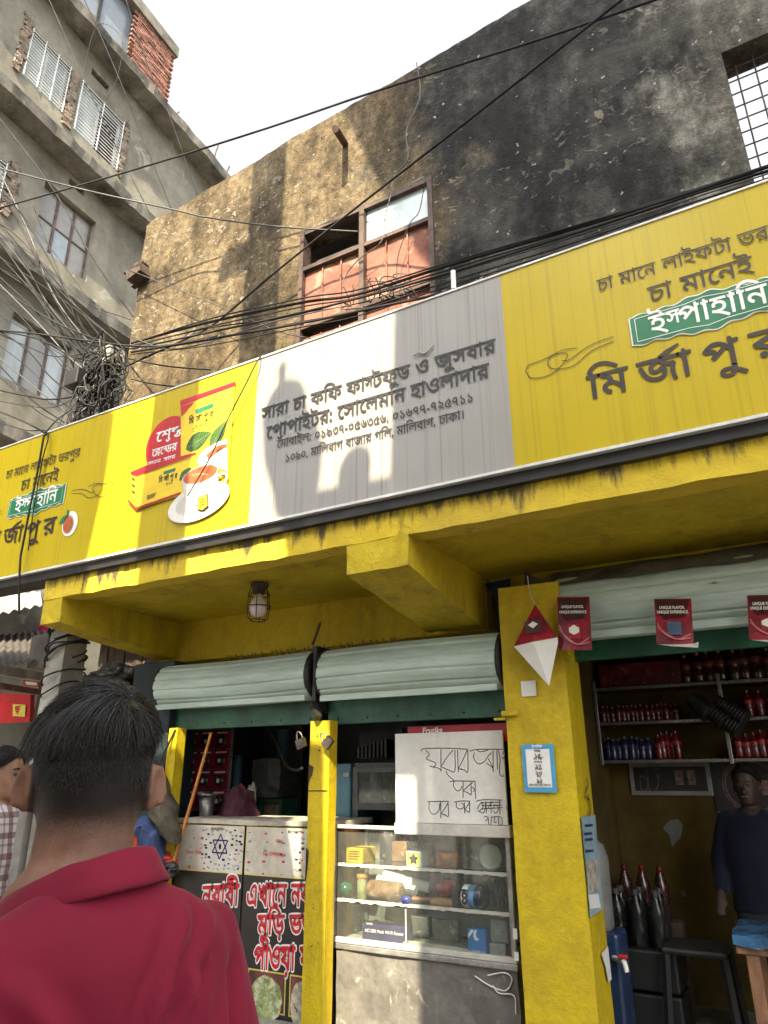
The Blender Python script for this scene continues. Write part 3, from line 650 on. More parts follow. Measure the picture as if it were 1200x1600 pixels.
MB().tube(spl([at(u, v, Y=SY-.012) for u, v in ((646, 556), (655, 551), (663, 553), (672, 545), (677, 538))], 3), [.003, .005, .003, .006, .006, .006, .007, .007, .006, .005, .006, .004, .003], 6).build('tear_flap', m_sw, sg)
# picture panel
def S(u, v, k): p = at(u, v, Y=SY); p.y = lay(k); return p
m_pk = mat('pack_yellow_print', (.78, .56, .02), .35, .08, 4, bmp=0); m_cup = mat('cup_white_print', (.74, .72, .68), .35, .08, 4, bmp=0); m_tea = mat('tea_red_print', (.55, .10, .03), .35, .2, 20, bmp=0)
m_leafp = mat('leaf_green_print', (.04, .13, .02), .4, .3, 12, bmp=0); m_shd = mat('olive_shade_print', (.45, .33, .01), .4, .1, 4, bmp=0)
b = MB(); disc(b, (-3.452, lay(1), 3.705), .205, .205, 40); rc = b.build('red_roundel', m_sred, sg)
for s, x, z, w_, h_ in (('ে5ষ6', -3.575, 3.80, .25, .072), ('ে7ে8র', -3.60, 3.675, .24, .055), ('অন9 0ােদ', -3.625, 3.585, .25, .045)):
    pass
lettering('lettering', 'ে56', (-3.56, lay(2), 3.81), m_swhite, sg, .23, .075, bold=.014)
lettering('lettering', 'ে7ে8র', (-3.585, lay(2), 3.685), m_swhite, sg, .235, .055, bold=.010)
lettering('lettering', 'অন9 0ােদ', (-3.615, lay(2), 3.595), m_swhite, sg, .26, .042, bold=.010)
b = MB(); sheet(b, [S(284, 630, 2), S(369, 600, 2), S(358, 742, 2), S(284, 745, 2)]); pk = b.build('tea_packet', m_pk, sg)
b = MB(); sheet(b, [S(283, 627, 3), S(370, 597, 3), S(369, 604, 3), S(284, 635, 3)]); b.build('packet_seal', m_sred, pk)
b = MB(); sheet(b, [S(284, 636, 3), S(305, 629, 3), S(285, 652, 3)]); b.build('packet_corner', m_sred, pk)
b = MB(); sheet(b, [S(307, 641, 3), S(336, 630, 3), S(335, 637, 3), S(308, 648, 3)]); b.build('packet_label', m_sgreen, pk)
lettering('lettering', 'িম 4া পু র', S(297, 655, 3), m_ink, pk, .22, .045, bold=.02)
lettering('lettering', 'িট পাতা', S(306, 667, 3), m_ink, pk, .10, .018, bold=.01)
def leaf(a, c, wd, k, m, par, name='leaf'):
    a = Vector(a); c = Vector(c); d = c-a; n = Vector((-d.z, 0, d.x)).normalized(); P = []
    for i in range(13): f = i/12; P.append(a+d*f+n*wd*sin(pi*f**.8))
    for i in range(12, -1, -1): f = i/12; P.append(a+d*f-n*wd*.8*sin(pi*f**.8))
    b = MB(); sheet(b, P); o = b.build(name, m, par)
    b = MB(); ribbon(b, [a+d*.03-Vector((0, .002, 0)), c-d*.03-Vector((0, .002, 0))], .004)
    for i in range(2, 10): f = i/12; ribbon(b, [a+d*f-Vector((0, .002, 0)), a+d*(f+.12)+n*wd*.7*sin(pi*f)-Vector((0, .002, 0))], .002); ribbon(b, [a+d*f-Vector((0, .002, 0)), a+d*(f+.12)-n*wd*.6*sin(pi*f)-Vector((0, .002, 0))], .002)
    b.build('leaf_vein', mat('leaf_vein_print', (.22, .30, .08), .4), o)
leaf(S(292, 703, 3), S(333, 676, 3), .075, 3, m_leafp, pk); leaf(S(330, 703, 4), S(357, 657, 4), .06, 4, m_leafp, pk)
# pouring cup and tea stream
b = MB(); P = [S(u, v, 5) for u, v in ((313, 714), (322, 704), (340, 693), (357, 687), (358, 738), (350, 735), (341, 730), (330, 728), (318, 733), (311, 724))]; sheet(b, P); c2 = b.build('white_cup', m_cup, pk)
b = MB(); sheet(b, [S(u, v, 6) for u, v in ((325, 712), (340, 699), (357, 695), (357, 700), (342, 708), (328, 719))]); b.build('tea_stream', m_tea, c2)
# carton
b = MB(); sheet(b, [S(u, v, 4) for u, v in ((217, 746), (312, 713), (300, 770), (215, 797))]); bx_ = b.build('tea_carton', m_pk, sg)
b = MB(); sheet(b, [S(u, v, 4) for u, v in ((207, 741), (217, 746), (215, 797), (204, 783))]); b.build('carton_end', m_shd, bx_)
b = MB(); sheet(b, [S(u, v, 5) for u, v in ((207, 741), (230, 731), (309, 709), (312, 713), (217, 746))]); b.build('carton_top', m_shd, bx_)
for pts in (((207, 739), (230, 729), (309, 708), (310, 711), (217, 745), (207, 742)), ((203, 781), (215, 794), (285, 770), (285, 773), (215, 798), (203, 785))):
    b = MB(); sheet(b, [S(u, v, 6) for u, v in pts]); b.build('carton_edge', m_sred, bx_)
b = MB(); sheet(b, [S(u, v, 5) for u, v in ((258, 738), (277, 732), (276, 737), (258, 743))]); b.build('carton_label', m_sgreen, bx_)
lettering('lettering', 'িম 4া পু র', S(251, 748, 5), m_ink, bx_, .17, .035, bold=.02)
lettering('lettering', 'িট বাগ', S(262, 757, 5), m_ink, bx_, .06, .014, bold=.01)
for k in range(4): b = MB(); ribbon(b, [S(232, 776+k*2, 5), S(247-k, 771+k*2, 5)], .004); b.build('small_print', m_ink, bx_)
for k in range(3): b = MB(); ribbon(b, [S(209, 748+k*10, 5), S(213, 752+k*10, 5)], .012); b.build('small_print', m_ink, bx_)
leaf(S(283, 752, 6), S(303, 731, 6), .035, 6, m_leafp, bx_)
# cup and saucer in front
b = MB(); disc(b, (-3.097, lay(6), 3.195), .262, .125, 36, tilt=.10); sa = b.build('saucer', m_cup, sg)
b = MB(); disc(b, (-3.090, lay(7), 3.205), .20, .085, 36, tilt=.10); b.build('saucer_well', mat('cup_grey_print', (.60, .57, .52), .4, .1), sa)
b = MB(); P = [S(u, v, 8) for u, v in ((288, 751), (292, 744), (303, 738), (318, 734), (332, 734), (343, 738), (346, 744), (343, 758), (338, 772), (330, 785), (318, 791), (306, 791), (296, 783), (290, 768))]; sheet(b, P); cp = b.build('cup', m_cup, sa)
b = MB(); disc(b, (-3.095, lay(9), 3.385), .145, .055, 32, tilt=.03); b.build('tea', m_tea, cp)
b = MB(); sheet(b, [S(u, v, 9) for u, v in ((288.5, 754), (293, 757), (297, 772), (305, 785), (313, 791), (306, 791), (296, 783), (290, 768))]); b.build('cup_shadow', MATS['cup_grey_print'], cp)
b = MB(); disc(b, (-3.095, lay(8)-.0011, 3.385), .155, .062, 32, tilt=.03); b.build('cup_rim', MATS['cup_shade_print'], cp)
for k_ in range(3): b = MB(); ribbon(b, spl([S(u, v, 10) for u, v in ((300+k_*4, 745+k_), (312+k_*3, 742+k_), (326+k_*2, 742+k_))], 3), .004); b.build('tea_glint', mat('tea_glint_print', (.75, .30, .16), .4, .1), cp)
b = MB(); sheet(b, [S(u, v, 6) for u, v in ((341, 706), (352, 701), (357, 702), (357, 737), (350, 734), (344, 722))]); b.build('cup_shadow', MATS['cup_grey_print'], c2)
for k_ in range(5): b = MB(); ribbon(b, [S(301+k_*1.5, 672+k_*4, 3), S(318-k_*2, 666+k_*4, 3)], .003); b.build('small_print', m_ink, pk)
b = MB(); ribbon(b, spl([S(u, v, 8) for u, v in ((343, 748), (352, 741), (358, 745), (354, 756), (341, 764))], 5), .016); b.build('cup_handle', m_cup, cp)
b = MB(); sheet(b, [S(u, v, 10) for u, v in ((313, 779), (329, 773), (330, 793), (322, 800), (313, 799))]); tg = b.build('tag_border', m_ink, sa)
b = MB(); sheet(b, [S(u, v, 11) for u, v in ((314.3, 780.3), (328, 775), (328.8, 792), (321.5, 798.5), (314.3, 797.7))]); b.build('tea_tag', m_pk, tg)
for k in range(3): b = MB(); ribbon(b, [S(317, 784+k*4, 12), S(326, 781+k*4, 12)], .005); b.build('small_print', m_ink, tg)
b = MB(); ribbon(b, spl([S(u, v, 12) for u, v in ((322, 776), (324, 765), (320, 755), (322, 750))], 4), .002); b.build('tag_string', m_ink, tg)
b = MB(); ribbon(b, spl([S(u, v, 12) for u, v in ((338, 771), (342, 765), (347, 764), (352, 760))], 4), .003); b.build('small_print', m_ink, sa)

# ------------------------------------------------------------------ roller shutters (rolled up), green boards, posts
def shutter(x0, x1, yc, zc, r, label, bottom, name='roller_shutter', dent=0, cat='roller shutter'):
    t = thing(name, label, cat, ((x0+x1)/2, yc, zc-r))
    n = 72; S_ = []; nx = 12
    for i in range(nx+1):
        x = x0+(x1-x0)*i/nx; R = []
        for k in range(n*3):
            q = 2*pi*k/(n*3); fq = (q*6.5/pi) % 1.0; slat = .018*(1-(2*fq-1)**10)+.004*fq; rr = r-.020+slat
            sag = dent*sin(pi*i/nx)
            R.append(Vector((x+.004*sin(q*3), yc+rr*cos(q), zc+rr*sin(q)*1.0-sag+.002*noise.noise(Vector((x*3, q, 0))))))
        S_.append(R)
    MB().loft(S_).build('rolled_curtain', m_mint, t)
    for x in (x0, x1):
        s = -1 if x == x0 else 1
        b = MB(); b.lathe([(r*.98, 0), (r*1.02, .004), (r*1.02, .02), (r*.3, .024)], (x+s*.001, yc, zc), 24, (s, 0, 0)); pl = b.build('end_plate', m_black, t)
        for k in range(8): q = 2*pi*k/8; MB().lathe([(.008, 0), (.008, .006)], (x+s*.024, yc+cos(q)*r*.85, zc+sin(q)*r*.85), 6, (s, 0, 0)).build('rivet', m_iron, pl)
    b = MB(); b.bbox(x0+.01, x1-.01, yc-r*.78, yc-r*.70, zc-r*1.02-.012, zc-r*.86, .004); b.build('edge_lip', m_mint, t)
    b = MB(); b.bbox(x0-.02, x1+.02, yc+.02, yc+.05, bottom, zc-r*.80, .004); g_ = b.build('green_board', m_green, t)
    for k in range(6): x = x0+.06+(x1-x0-.12)*k/5; MB().lathe([(.009, 0), (.006, .006)], (x, yc+.02, bottom+.035), 6, (0, -1, 0)).build('screw', m_iron, g_)
    return t
shutter(-4.245, -2.84, 4.10, 2.20, .165, 'rolled up pale green roller shutter above the poster counter, leftmost of three', 1.878, dent=.01)
shutter(-2.735, -1.475, 4.10, 2.19, .168, 'rolled up pale green roller shutter above the glass showcase', 1.868, dent=-.008)
shutter(-1.10, 1.75, 4.16, 2.47, .195, 'large rolled up pale green shutter over the dark drinks shop', 2.165)
# dusty cloth-like dirt sheet lying over the right roll
b = MB(); P = []
for j in range(6):
    for i in range(25): x = -1.15+2.9*i/24; P.append((x, 3.98+j*.085, 2.58+.02*j+.085*sin(j/5*pi)+.02*noise.noise(Vector((x*4, j*.5, 0)))))
b.add(P, [(j*25+i, j*25+i+1, (j+1)*25+i+1, (j+1)*25+i) for j in range(5) for i in range(24)], True)
m_tarp = mat('dusty_grey_plastic_sheet', (.13, .13, .125), .6, .3, 4, bmp=.4, bsc=20)
tag(b.build('dust_sheet', m_tarp, base=(.3, 4.1, 2.58)), 'dusty grey plastic sheet lying on the large right shutter roll', 'plastic sheet')
b = MB(); P = []
for j in range(5):
    for i in range(16): x = -2.70+1.2*i/15; P.append((x, 4.03+j*.06, 2.33+.05*sin(j/4*pi)+.018*noise.noise(Vector((x*5, j*.7, 3)))))
b.add(P, [(j*16+i, j*16+i+1, (j+1)*16+i+1, (j+1)*16+i) for j in range(4) for i in range(15)], True)
tag(b.build('dust_sheet', m_tarp, base=(-2.1, 4.1, 2.33)), 'crumpled grey plastic sheet on the shutter roll above the showcase', 'plastic sheet')
# bracket between the two left rolls
bk = thing('shutter_bracket', 'rusty steel bracket hanging between the two left shutter rolls', 'bracket', (-2.785, 4.1, 1.95))
MB().bbox(-2.803, -2.772, 3.99, 4.24, 1.95, 2.38, .004).build('plate', m_black, bk)
MB().beam((-2.79, 3.985, 2.0), (-2.72, 3.95, 1.90), .04, .04).build('arm', m_black, bk)
MB().beam((-2.80, 3.98, 2.39), (-2.70, 3.92, 2.52), .014, .014).build('rod', m_iron, bk)
def post(x0, x1, y, ztop, label, lean=0, w=None):
    t = thing('yellow_post', label, 'post', ((x0+x1)/2, y, .16))
    b = gridbox(x0, x1, y, y+.09, .16, ztop, .09, .0025)
    for p in b.v: p.x += lean*(p.z-1.0)
    b.build('shaft', m_post, t); return t
p1 = post(-2.805, -2.652, 3.985, 1.885, 'yellow painted wooden post between the poster counter and glass showcase', .004)
MB().box(-2.803, -2.655, 3.9805, 3.984, 1.455, 1.460).build('joint', m_black, p1)
for dx, dz, s in ((.055, 1.79, .02), (.075, 1.70, .018), (.045, 1.73, .013), (.11, 1.2, .008), (.06, .8, .012), (.1, .62, .01)):
    MB().lathe([(s*.3, 0), (s*.25, .004)], (-2.80+dx, 3.984, dz), 6, (0, -1, 0)).build('nail_hole', m_black, p1)
b = MB(); sheet(b, [(-2.806, 3.9812, 1.62), (-2.765, 3.9812, 1.60), (-2.775, 3.9812, 1.55), (-2.79, 3.9812, 1.53), (-2.806, 3.9812, 1.48)]); b.build('paint_chip', m_iron, p1)
b = MB(); sheet(b, [(-2.806, 3.9812, 1.13), (-2.785, 3.9812, 1.11), (-2.79, 3.9812, 1.03), (-2.80, 3.9812, .95), (-2.806, 3.9812, .93)]); b.build('paint_chip', m_iron, p1)
post(-4.105, -4.02, 4.0, 1.885, 'narrow yellow post at the far left end of the shop front', .012)
def padlock(x, z, tilt, label):
    t = thing('padlock', label, 'padlock', (x, 3.94, z-.06)); b = MB(); c, s_ = cos(tilt), sin(tilt)
    b.obox((x, 3.945, z), (.034*c, 0, .034*s_), (0, .012, 0), (-.028*s_, 0, .028*c)); b.build('lock_body', mat('worn_lock_steel', (.16, .13, .11), .45, .3, 20, metal=.7), t)
    P = [(x+.022*c*cos(q)-(.028+.05*sin(q))*s_, 3.945, z+.022*s_*cos(q)+(.028+.05*sin(q))*c) for q in [pi*k/8 for k in range(9)]]
    MB().tube(P, .0055, 6).build('shackle', m_steel, t)
padlock(-2.845, 1.745, .35, 'open padlock hanging left of the middle yellow post')
padlock(-2.635, 1.745, .8, 'closed padlock hanging right of the middle yellow post')
# ------------------------------------------------------------------ apartment building on the left
lbx = -9.45
def sz(u, v, X0=lbx): p = atL(u, v, X0); q = p-Vector((X0, 0, 0)); return q.dot(LB_D), p.z
def LBp(s, z, o=0.0, X0=lbx): return Vector((X0, 0, 0))+LB_D*s+LB_N*o+Vector((0, 0, z))
lb = thing('apartment_building', 'tall grey plastered apartment building with projecting floor bands, left background', 'building', (-11.5, 6, 0))
def lbox(b, s0, s1, o0, o1, z0, z1):
    P = [LBp(s, z, o) for z in (z0, z1) for s, o in ((s0, o0), (s1, o0), (s1, o1), (s0, o1))]
    return b.add(P, [(0,3,2,1),(4,5,6,7),(0,1,5,4),(1,2,6,5),(2,3,7,6),(3,0,4,7)])
SL = [6.45, 9.36, 12.17, 15.25]
SE = 10.15
def wallprism(s0, s1, z0, z1, holes, th=.22):
    b = MB(); b.poly([(s0, z0), (s1, z0), (s1, z1), (s0, z1)], holes, 0, 1)
    b.v = [LBp(p.x, p.z, -th*p.y) for p in b.v]; return b
def rect(cs):
    ss = [c[0] for c in cs]; zz = [c[1] for c in cs]; return (sum(sorted(ss)[:2])/2, sum(sorted(ss)[2:])/2, sum(sorted(zz)[:2])/2, sum(sorted(zz)[2:])/2)
WA = rect([sz(50, 50), sz(113, 100), sz(97, 177), sz(33, 115)]); WB = rect([sz(128, 128), sz(195, 188), sz(182, 267), sz(113, 200)])
WC = rect([sz(68, 280), sz(152, 347), sz(135, 430), sz(53, 390)]); WE = rect([sz(20, 490), sz(113, 540), sz(100, 633), sz(0, 593)])
wd = WA[1]-WA[0]; WD = (sz(14, 250)[0]-1.3, sz(14, 250)[0], sz(14, 330)[1]-.05, sz(14, 250)[1]-.1)
VT = [rect([sz(143, 108), sz(171, 132), sz(170, 143), sz(143, 118)]), rect([sz(108, 277), sz(132, 297), sz(131, 306), sz(108, 288)])]
hol = lambda r: [(r[0], r[2]), (r[1], r[2]), (r[1], r[3]), (r[0], r[3])]
floors = [(0, SL[0]-.22, []), (SL[0]+.005, SL[1]-.22, [hol(WE)]), (SL[1]+.005, SL[2]-.22, [hol(WC), hol(WD), hol(VT[1])]), (SL[2]+.005, SL[3]-.22, [hol(WA), hol(WB), hol(VT[0])])]
for z0, z1, hs in floors: wallprism(-3, SE-.3, z0, z1, hs).build('wall', m_conc, lb)
for z in SL:
    b = MB(); n = 90; V = []; 
    for i in range(n+1):
        s = -3+(SE+3)*i/n; e = .45+.03*noise.noise(Vector((s*2.3, z, 0)))+.02*noise.noise(Vector((s*8, z, 0)))
        zl = z-.20+.05*noise.noise(Vector((s*1.7, z, 5)))
        V += [LBp(s, z, -.3), LBp(s, z+.01*noise.noise(Vector((s*4, z, 2))), e), LBp(s, zl, e-.03), LBp(s, zl-.015, -.3)]
    b.add(V, [(4*i+k, 4*i+(k+1) % 4, 4*i+4+(k+1) % 4, 4*i+4+k) for i in range(n) for k in range(4)]+[(0, 1, 2, 3), (4*n+3, 4*n+2, 4*n+1, 4*n)])
    b.build('floor_band', m_slab, lb)
lbox(MB(), -3, SE-.35, -4.5, -4.3, 0, 15).build('rear_wall', m_conc, lb)
lbox(MB(), SE-.55, SE-.302, -4.29, -.001, 0, 15).build('end_wall', m_conc, lb)
lbox(MB(), -3, -2.8, -4.29, -.221, 0, 15).build('end_wall', m_conc, lb)
for z in (6.2, 9.0, 11.9, 14.9): lbox(MB(), -2.79, SE-.56, -4.29, -.223, z, z+.12).build('floor_slab', m_dark, lb)
lbox(MB(), -2.79, SE-.56, -1.6, -1.5, .1, 14.8).build('inner_wall', m_dark, lb)
m_wfr = mat('white_window_frame', (.62, .64, .63), .4, .12, 5, bmp=.05); m_rfr = mat('grey_brown_window_frame', (.12, .085, .072), .7, .25, 5, bmp=.2)
def window(r, cols, rows, fm, panes, dep=.10, th=.045, bars=None, barm=None, vb=0):
    s0, s1, z0, z1 = r; w = lbox(MB(), s0, s1, -dep-.04, -dep, z0, z0+th).build('window', fm, lb)
    lbox(MB(), s0, s1, -dep-.04, -dep, z1-th, z1).build('frame', fm, w)
    for i in range(cols+1):
        s = s0+(s1-s0-th)*i/cols; lbox(MB(), s, s+th, -dep-.042, -dep+.002, z0+th, z1-th).build('frame', fm, w)
    for i in range(cols):
        a = s0+(s1-s0-th)*i/cols+th; c = s0+(s1-s0-th)*(i+1)/cols
        rw = rows[i] if isinstance(rows, (list, tuple)) else rows
        for j in range(rw):
            zz0 = z0+th+(z1-z0-2*th)*j/rw; zz1 = z0+th+(z1-z0-2*th)*(j+1)/rw
            if j: lbox(MB(), a, c, -dep-.04, -dep, zz0-.012, zz0+.012).build('frame', fm, w); zz0 += .013
            pm = panes[(i, j)] if (i, j) in panes else panes.get(i, panes['d'])
            if pm is not None: lbox(MB(), a, c, -dep-.026, -dep-.02, zz0, zz1-(.013 if j < rw-1 else 0)).build('pane', pm, w)
    if bars:
        for j in range(bars): z = z0+.04+(z1-z0-.08)*j/(bars-1); lbox(MB(), s0, s1, .0, .014, z-.007, z+.007).build('grille_bar', barm, w)
        for i in range(vb+1): s = s0+.02+(s1-s0-.04)*i/max(1, vb); lbox(MB(), s-.008, s+.008, .015, .03, z0, z1).build('grille_bar', barm, w)
    return w
window(WA, 2, 1, m_wfr, {'d': m_pane3}, bars=16, barm=m_wfr, vb=3)
window(WB, 2, 1, m_wfr, {0: m_pane3, 1: None, 'd': None}, bars=16, barm=m_wfr, vb=2)
window(WC, 3, [2, 2, 2], m_rfr, {'d': m_pane2, (1, 1): m_pane2, (1, 0): m_pane})
window(WD, 2, 1, m_wfr, {'d': m_pane3}, bars=13, barm=m_wfr, vb=2)
window(WE, 3, [1, 1, 1], m_rfr, {0: m_pane3, 1: m_pane2, 2: m_pane3, 'd': m_pane3})
VL = rect([sz(68, 475), sz(95, 490), sz(92, 503), sz(68, 492)])
for j in range(5): z = VL[2]+(VL[3]-VL[2])*(j+.2)/5; lbox(MB(), VL[0], VL[1], .001, .02, z, z+.03).build('louvre_slat', m_slab, lb)
# chipped masonry round the upper windows
m_chip = mat('broken_masonry', (.22, .17, .13), .95, .4, 6, col2=(.09, .07, .055), spots=(.34, .31, .26), spot_sc=10, spot_t=.58, bmp=.8, bsc=25)
for (sa, z0, z1, wdt) in ((WA[0]-.10, WA[2]-.05, WA[3]+.15, .16), (WA[1]+.10, WA[2]-.2, WA[3]-.05, .20), (WB[1]+.07, WB[2]-.1, WB[3]+.05, .12), (WD[1]+.13, WD[2]-.1, WD[3]+.1, .2)):
    z = z0
    while z < z1:
        h = random.uniform(.05, .10); w = wdt*random.uniform(.55, 1.05); c = LBp(sa+random.uniform(-.03, .03), z+h/2, .012)
        bm = bmesh.new(); bmesh.ops.create_cube(bm, size=1)
        bmesh.ops.subdivide_edges(bm, edges=bm.edges[:], cuts=1)
        o_ = MB(); V = []
        for v in bm.verts: q = v.co+Vector((noise.noise(v.co*3+c*9), noise.noise(v.co*3+c*7), noise.noise(v.co*3+c*5)))*.35; V.append(c+LB_D*q.x*w+LB_N*q.y*.05+Vector((0, 0, q.z*h)))
        bm.verts.index_update(); o_.add(V, [[v.index for v in f.verts] for f in bm.faces]); bm.free(); o_.build('broken_brick', m_chip, lb); z += h*.9
# rooftop brick room
rX = -9.30
def szr(u, v): return sz(u, v, rX)
e0 = szr(277, 75); ec = szr(262, 150); sR = szr(270, 110)[0]; zR0 = SL[3]+.02; zR1 = e0[1]-.02
br = thing('rooftop_brick_room', 'unplastered red brick rooftop room with large grey windows, top left', 'brick room', LBp(sR-2, zR0, 0, rX))
def rbox(b, s0, s1, o0, o1, z0, z1):
    P = [LBp(s, z, o, rX) for z in (z0, z1) for s, o in ((s0, o0), (s1, o0), (s1, o1), (s0, o1))]
    return b.add(P, [(0,3,2,1),(4,5,6,7),(0,1,5,4),(1,2,6,5),(2,3,7,6),(3,0,4,7)])
sw1 = szr(211, 60)[0]; sw0 = szr(128, 5)[0]-.6
rbox(MB(), sw1+.03, sR-.03, -.28, -.035, zR0, zR1-.3).build('mortar_core', mat('grey_mortar', (.25, .23, .20), .95, .2, 8), br)
rbox(MB(), sR-.28, sR-.03, -3, -.281, zR0, zR1-.3).build('side_wall', m_brick, br)
bmh = .068; bl = .215; row = 0; z = zR0
zr_top = zR1-.32
base_mesh = None
while z < zr_top:
    s = sR-(0 if row % 2 else bl/2)
    while s > sw1+.08:
        b = MB(); rbox(b, -bl/2, bl/2, -.05, .0, 0, bmh*.84)
        if base_mesh is None:
            c0 = LBp(0, 0, 0, rX); base_mesh = []
            for k in range(4):
                bb = MB(); bb.add([p-c0 for p in b.v], b.f); 
                for p in bb.v: p += Vector((random.uniform(-.008, .008), random.uniform(-.006, .006), random.uniform(-.006, .006)))
                me = bb.mesh('brick'); me.materials.append(m_brick); base_mesh.append(me)
        if s+bl/2 <= sR+.12: share('brick', random.choice(base_mesh), br, LBp(s-bl/2+.0, z, random.uniform(-.008, .010), rX)-LOC[br.name])
        s -= bl+.012
    z += bmh; row += 1
rbox(MB(), sw1-3.5, sR+.06, -3, .05, zR1-.30, zR1).build('roof_band', m_slab, br)
m_bigp = mat('dark_reflective_glass', (.13, .16, .20), .10, .2, .6, col2=(.22, .25, .28), bmp=.02, bsc=4, spec=.9)
ws = [sw0-1.2, sw0, (sw0+sw1)/2+.12, sw1]
for a, c in zip(ws[:-1], ws[1:]):
    p = rbox(MB(), a+.04, c-.04, -.16, -.15, zR0+.05, zR1-.33).build('window', m_bigp, br)
    for x in (a, c-.04): rbox(MB(), x+.001, x+.039, -.18, -.12, zR0+.001, zR1-.302).build('frame', m_black, p)
rbox(MB(), ws[0]-2, ws[0]-.01, -.28, 0, zR0, zR1-.302).build('wall', m_conc, br)
for u, v, h in ((333, 240, .55), (352, 262, .4), (272, 172, .3)):
    q = atL(u, v, -9.3); MB().tube([(q.x, q.y, 15.26), (q.x+.05, q.y+.03, 15.26+h), (q.x+.02, q.y+.12, 15.3+h*1.5)], .02, 5).build('reinforcing_rod', m_iron, lb)
# ------------------------------------------------------------------ counter with printed banner
def rc4(u0, v0, u1, v1, Y):                       # rectangle on plane Y from two opposite corners
    a = at(u0, v0, Y=Y); c = at(u1, v1, Y=Y); um, vm = (u0+u1)/2, (v0+v1)/2
    x0 = at(u0, vm, Y=Y).x; x1 = at(u1, vm, Y=Y).x; z1 = at(um, v0, Y=Y).z; z0 = at(um, v1, Y=Y).z
    return x0, x1, z0, z1
CY = 4.10
ct = thing('poster_counter', 'serving counter covered with black banner of red Bengali letters and logo sheets', 'counter', (-3.3, 4.3, .16))
m_ban = mat('black_banner_vinyl', (.022, .021, .022), .35, .2, 3, bmp=.1)
m_sheet = mat('soiled_white_print_sheet', (.60, .58, .53), .5, .14, 3, col2=(.42, .37, .29), spots=(.34, .26, .17), spot_sc=4, spot_t=.68, bmp=.06)
m_yline = mat('yellow_print_line', (.72, .60, .10), .45, .1, 5, bmp=0)
m_redl = mat('banner_red_print', (.55, .015, .035), .4, .15, 3, bmp=0)
xs = [at(u, 1325, Y=CY).x for u in (276, 381, 384, 519)]
ztop = 1.262
MB().box(xs[0]+.01, xs[3]-.02, CY+.012, 4.62, .17, ztop-.03).build('counter_body', m_iron, ct)
tp = gridbox(xs[0]-.02, xs[3]-.03, CY-.01, 4.66, ztop-.026, ztop+.004, .1, .006); tp.build('counter_top', mat('stained_pale_counter_top', (.50, .46, .40), .5, .25, 5, col2=(.22, .19, .16), spots=(.12, .08, .06), spot_sc=8, spot_t=.62), ct)
for x0, x1 in ((xs[0], xs[1]), (xs[2], xs[3])): MB().box(x0, x1, CY, CY+.010, .17, ztop-.03).build('banner', m_ban, ct)
zs1 = at(380, 1365, Y=CY).z
def lp(k): return CY-.002-.0018*k
def star(b, c, r, w):
    for o in (pi/2, -pi/2):
        P = [Vector(c)+Vector((r*cos(o+2*pi*k/3), 0, r*sin(o+2*pi*k/3))) for k in range(3)]
        for k in range(3): ribbon(b, [P[k], P[(k+1) % 3]], w)
m_logo = [mat('logo_print_%s' % n, c, .5, .1, 9, bmp=0) for n, c in (('red', (.50, .03, .04)), ('navy', (.03, .04, .14)), ('black', (.03, .03, .03)), ('orange', (.55, .16, .03)), ('grey', (.22, .23, .24)), ('blue', (.05, .18, .42)))]
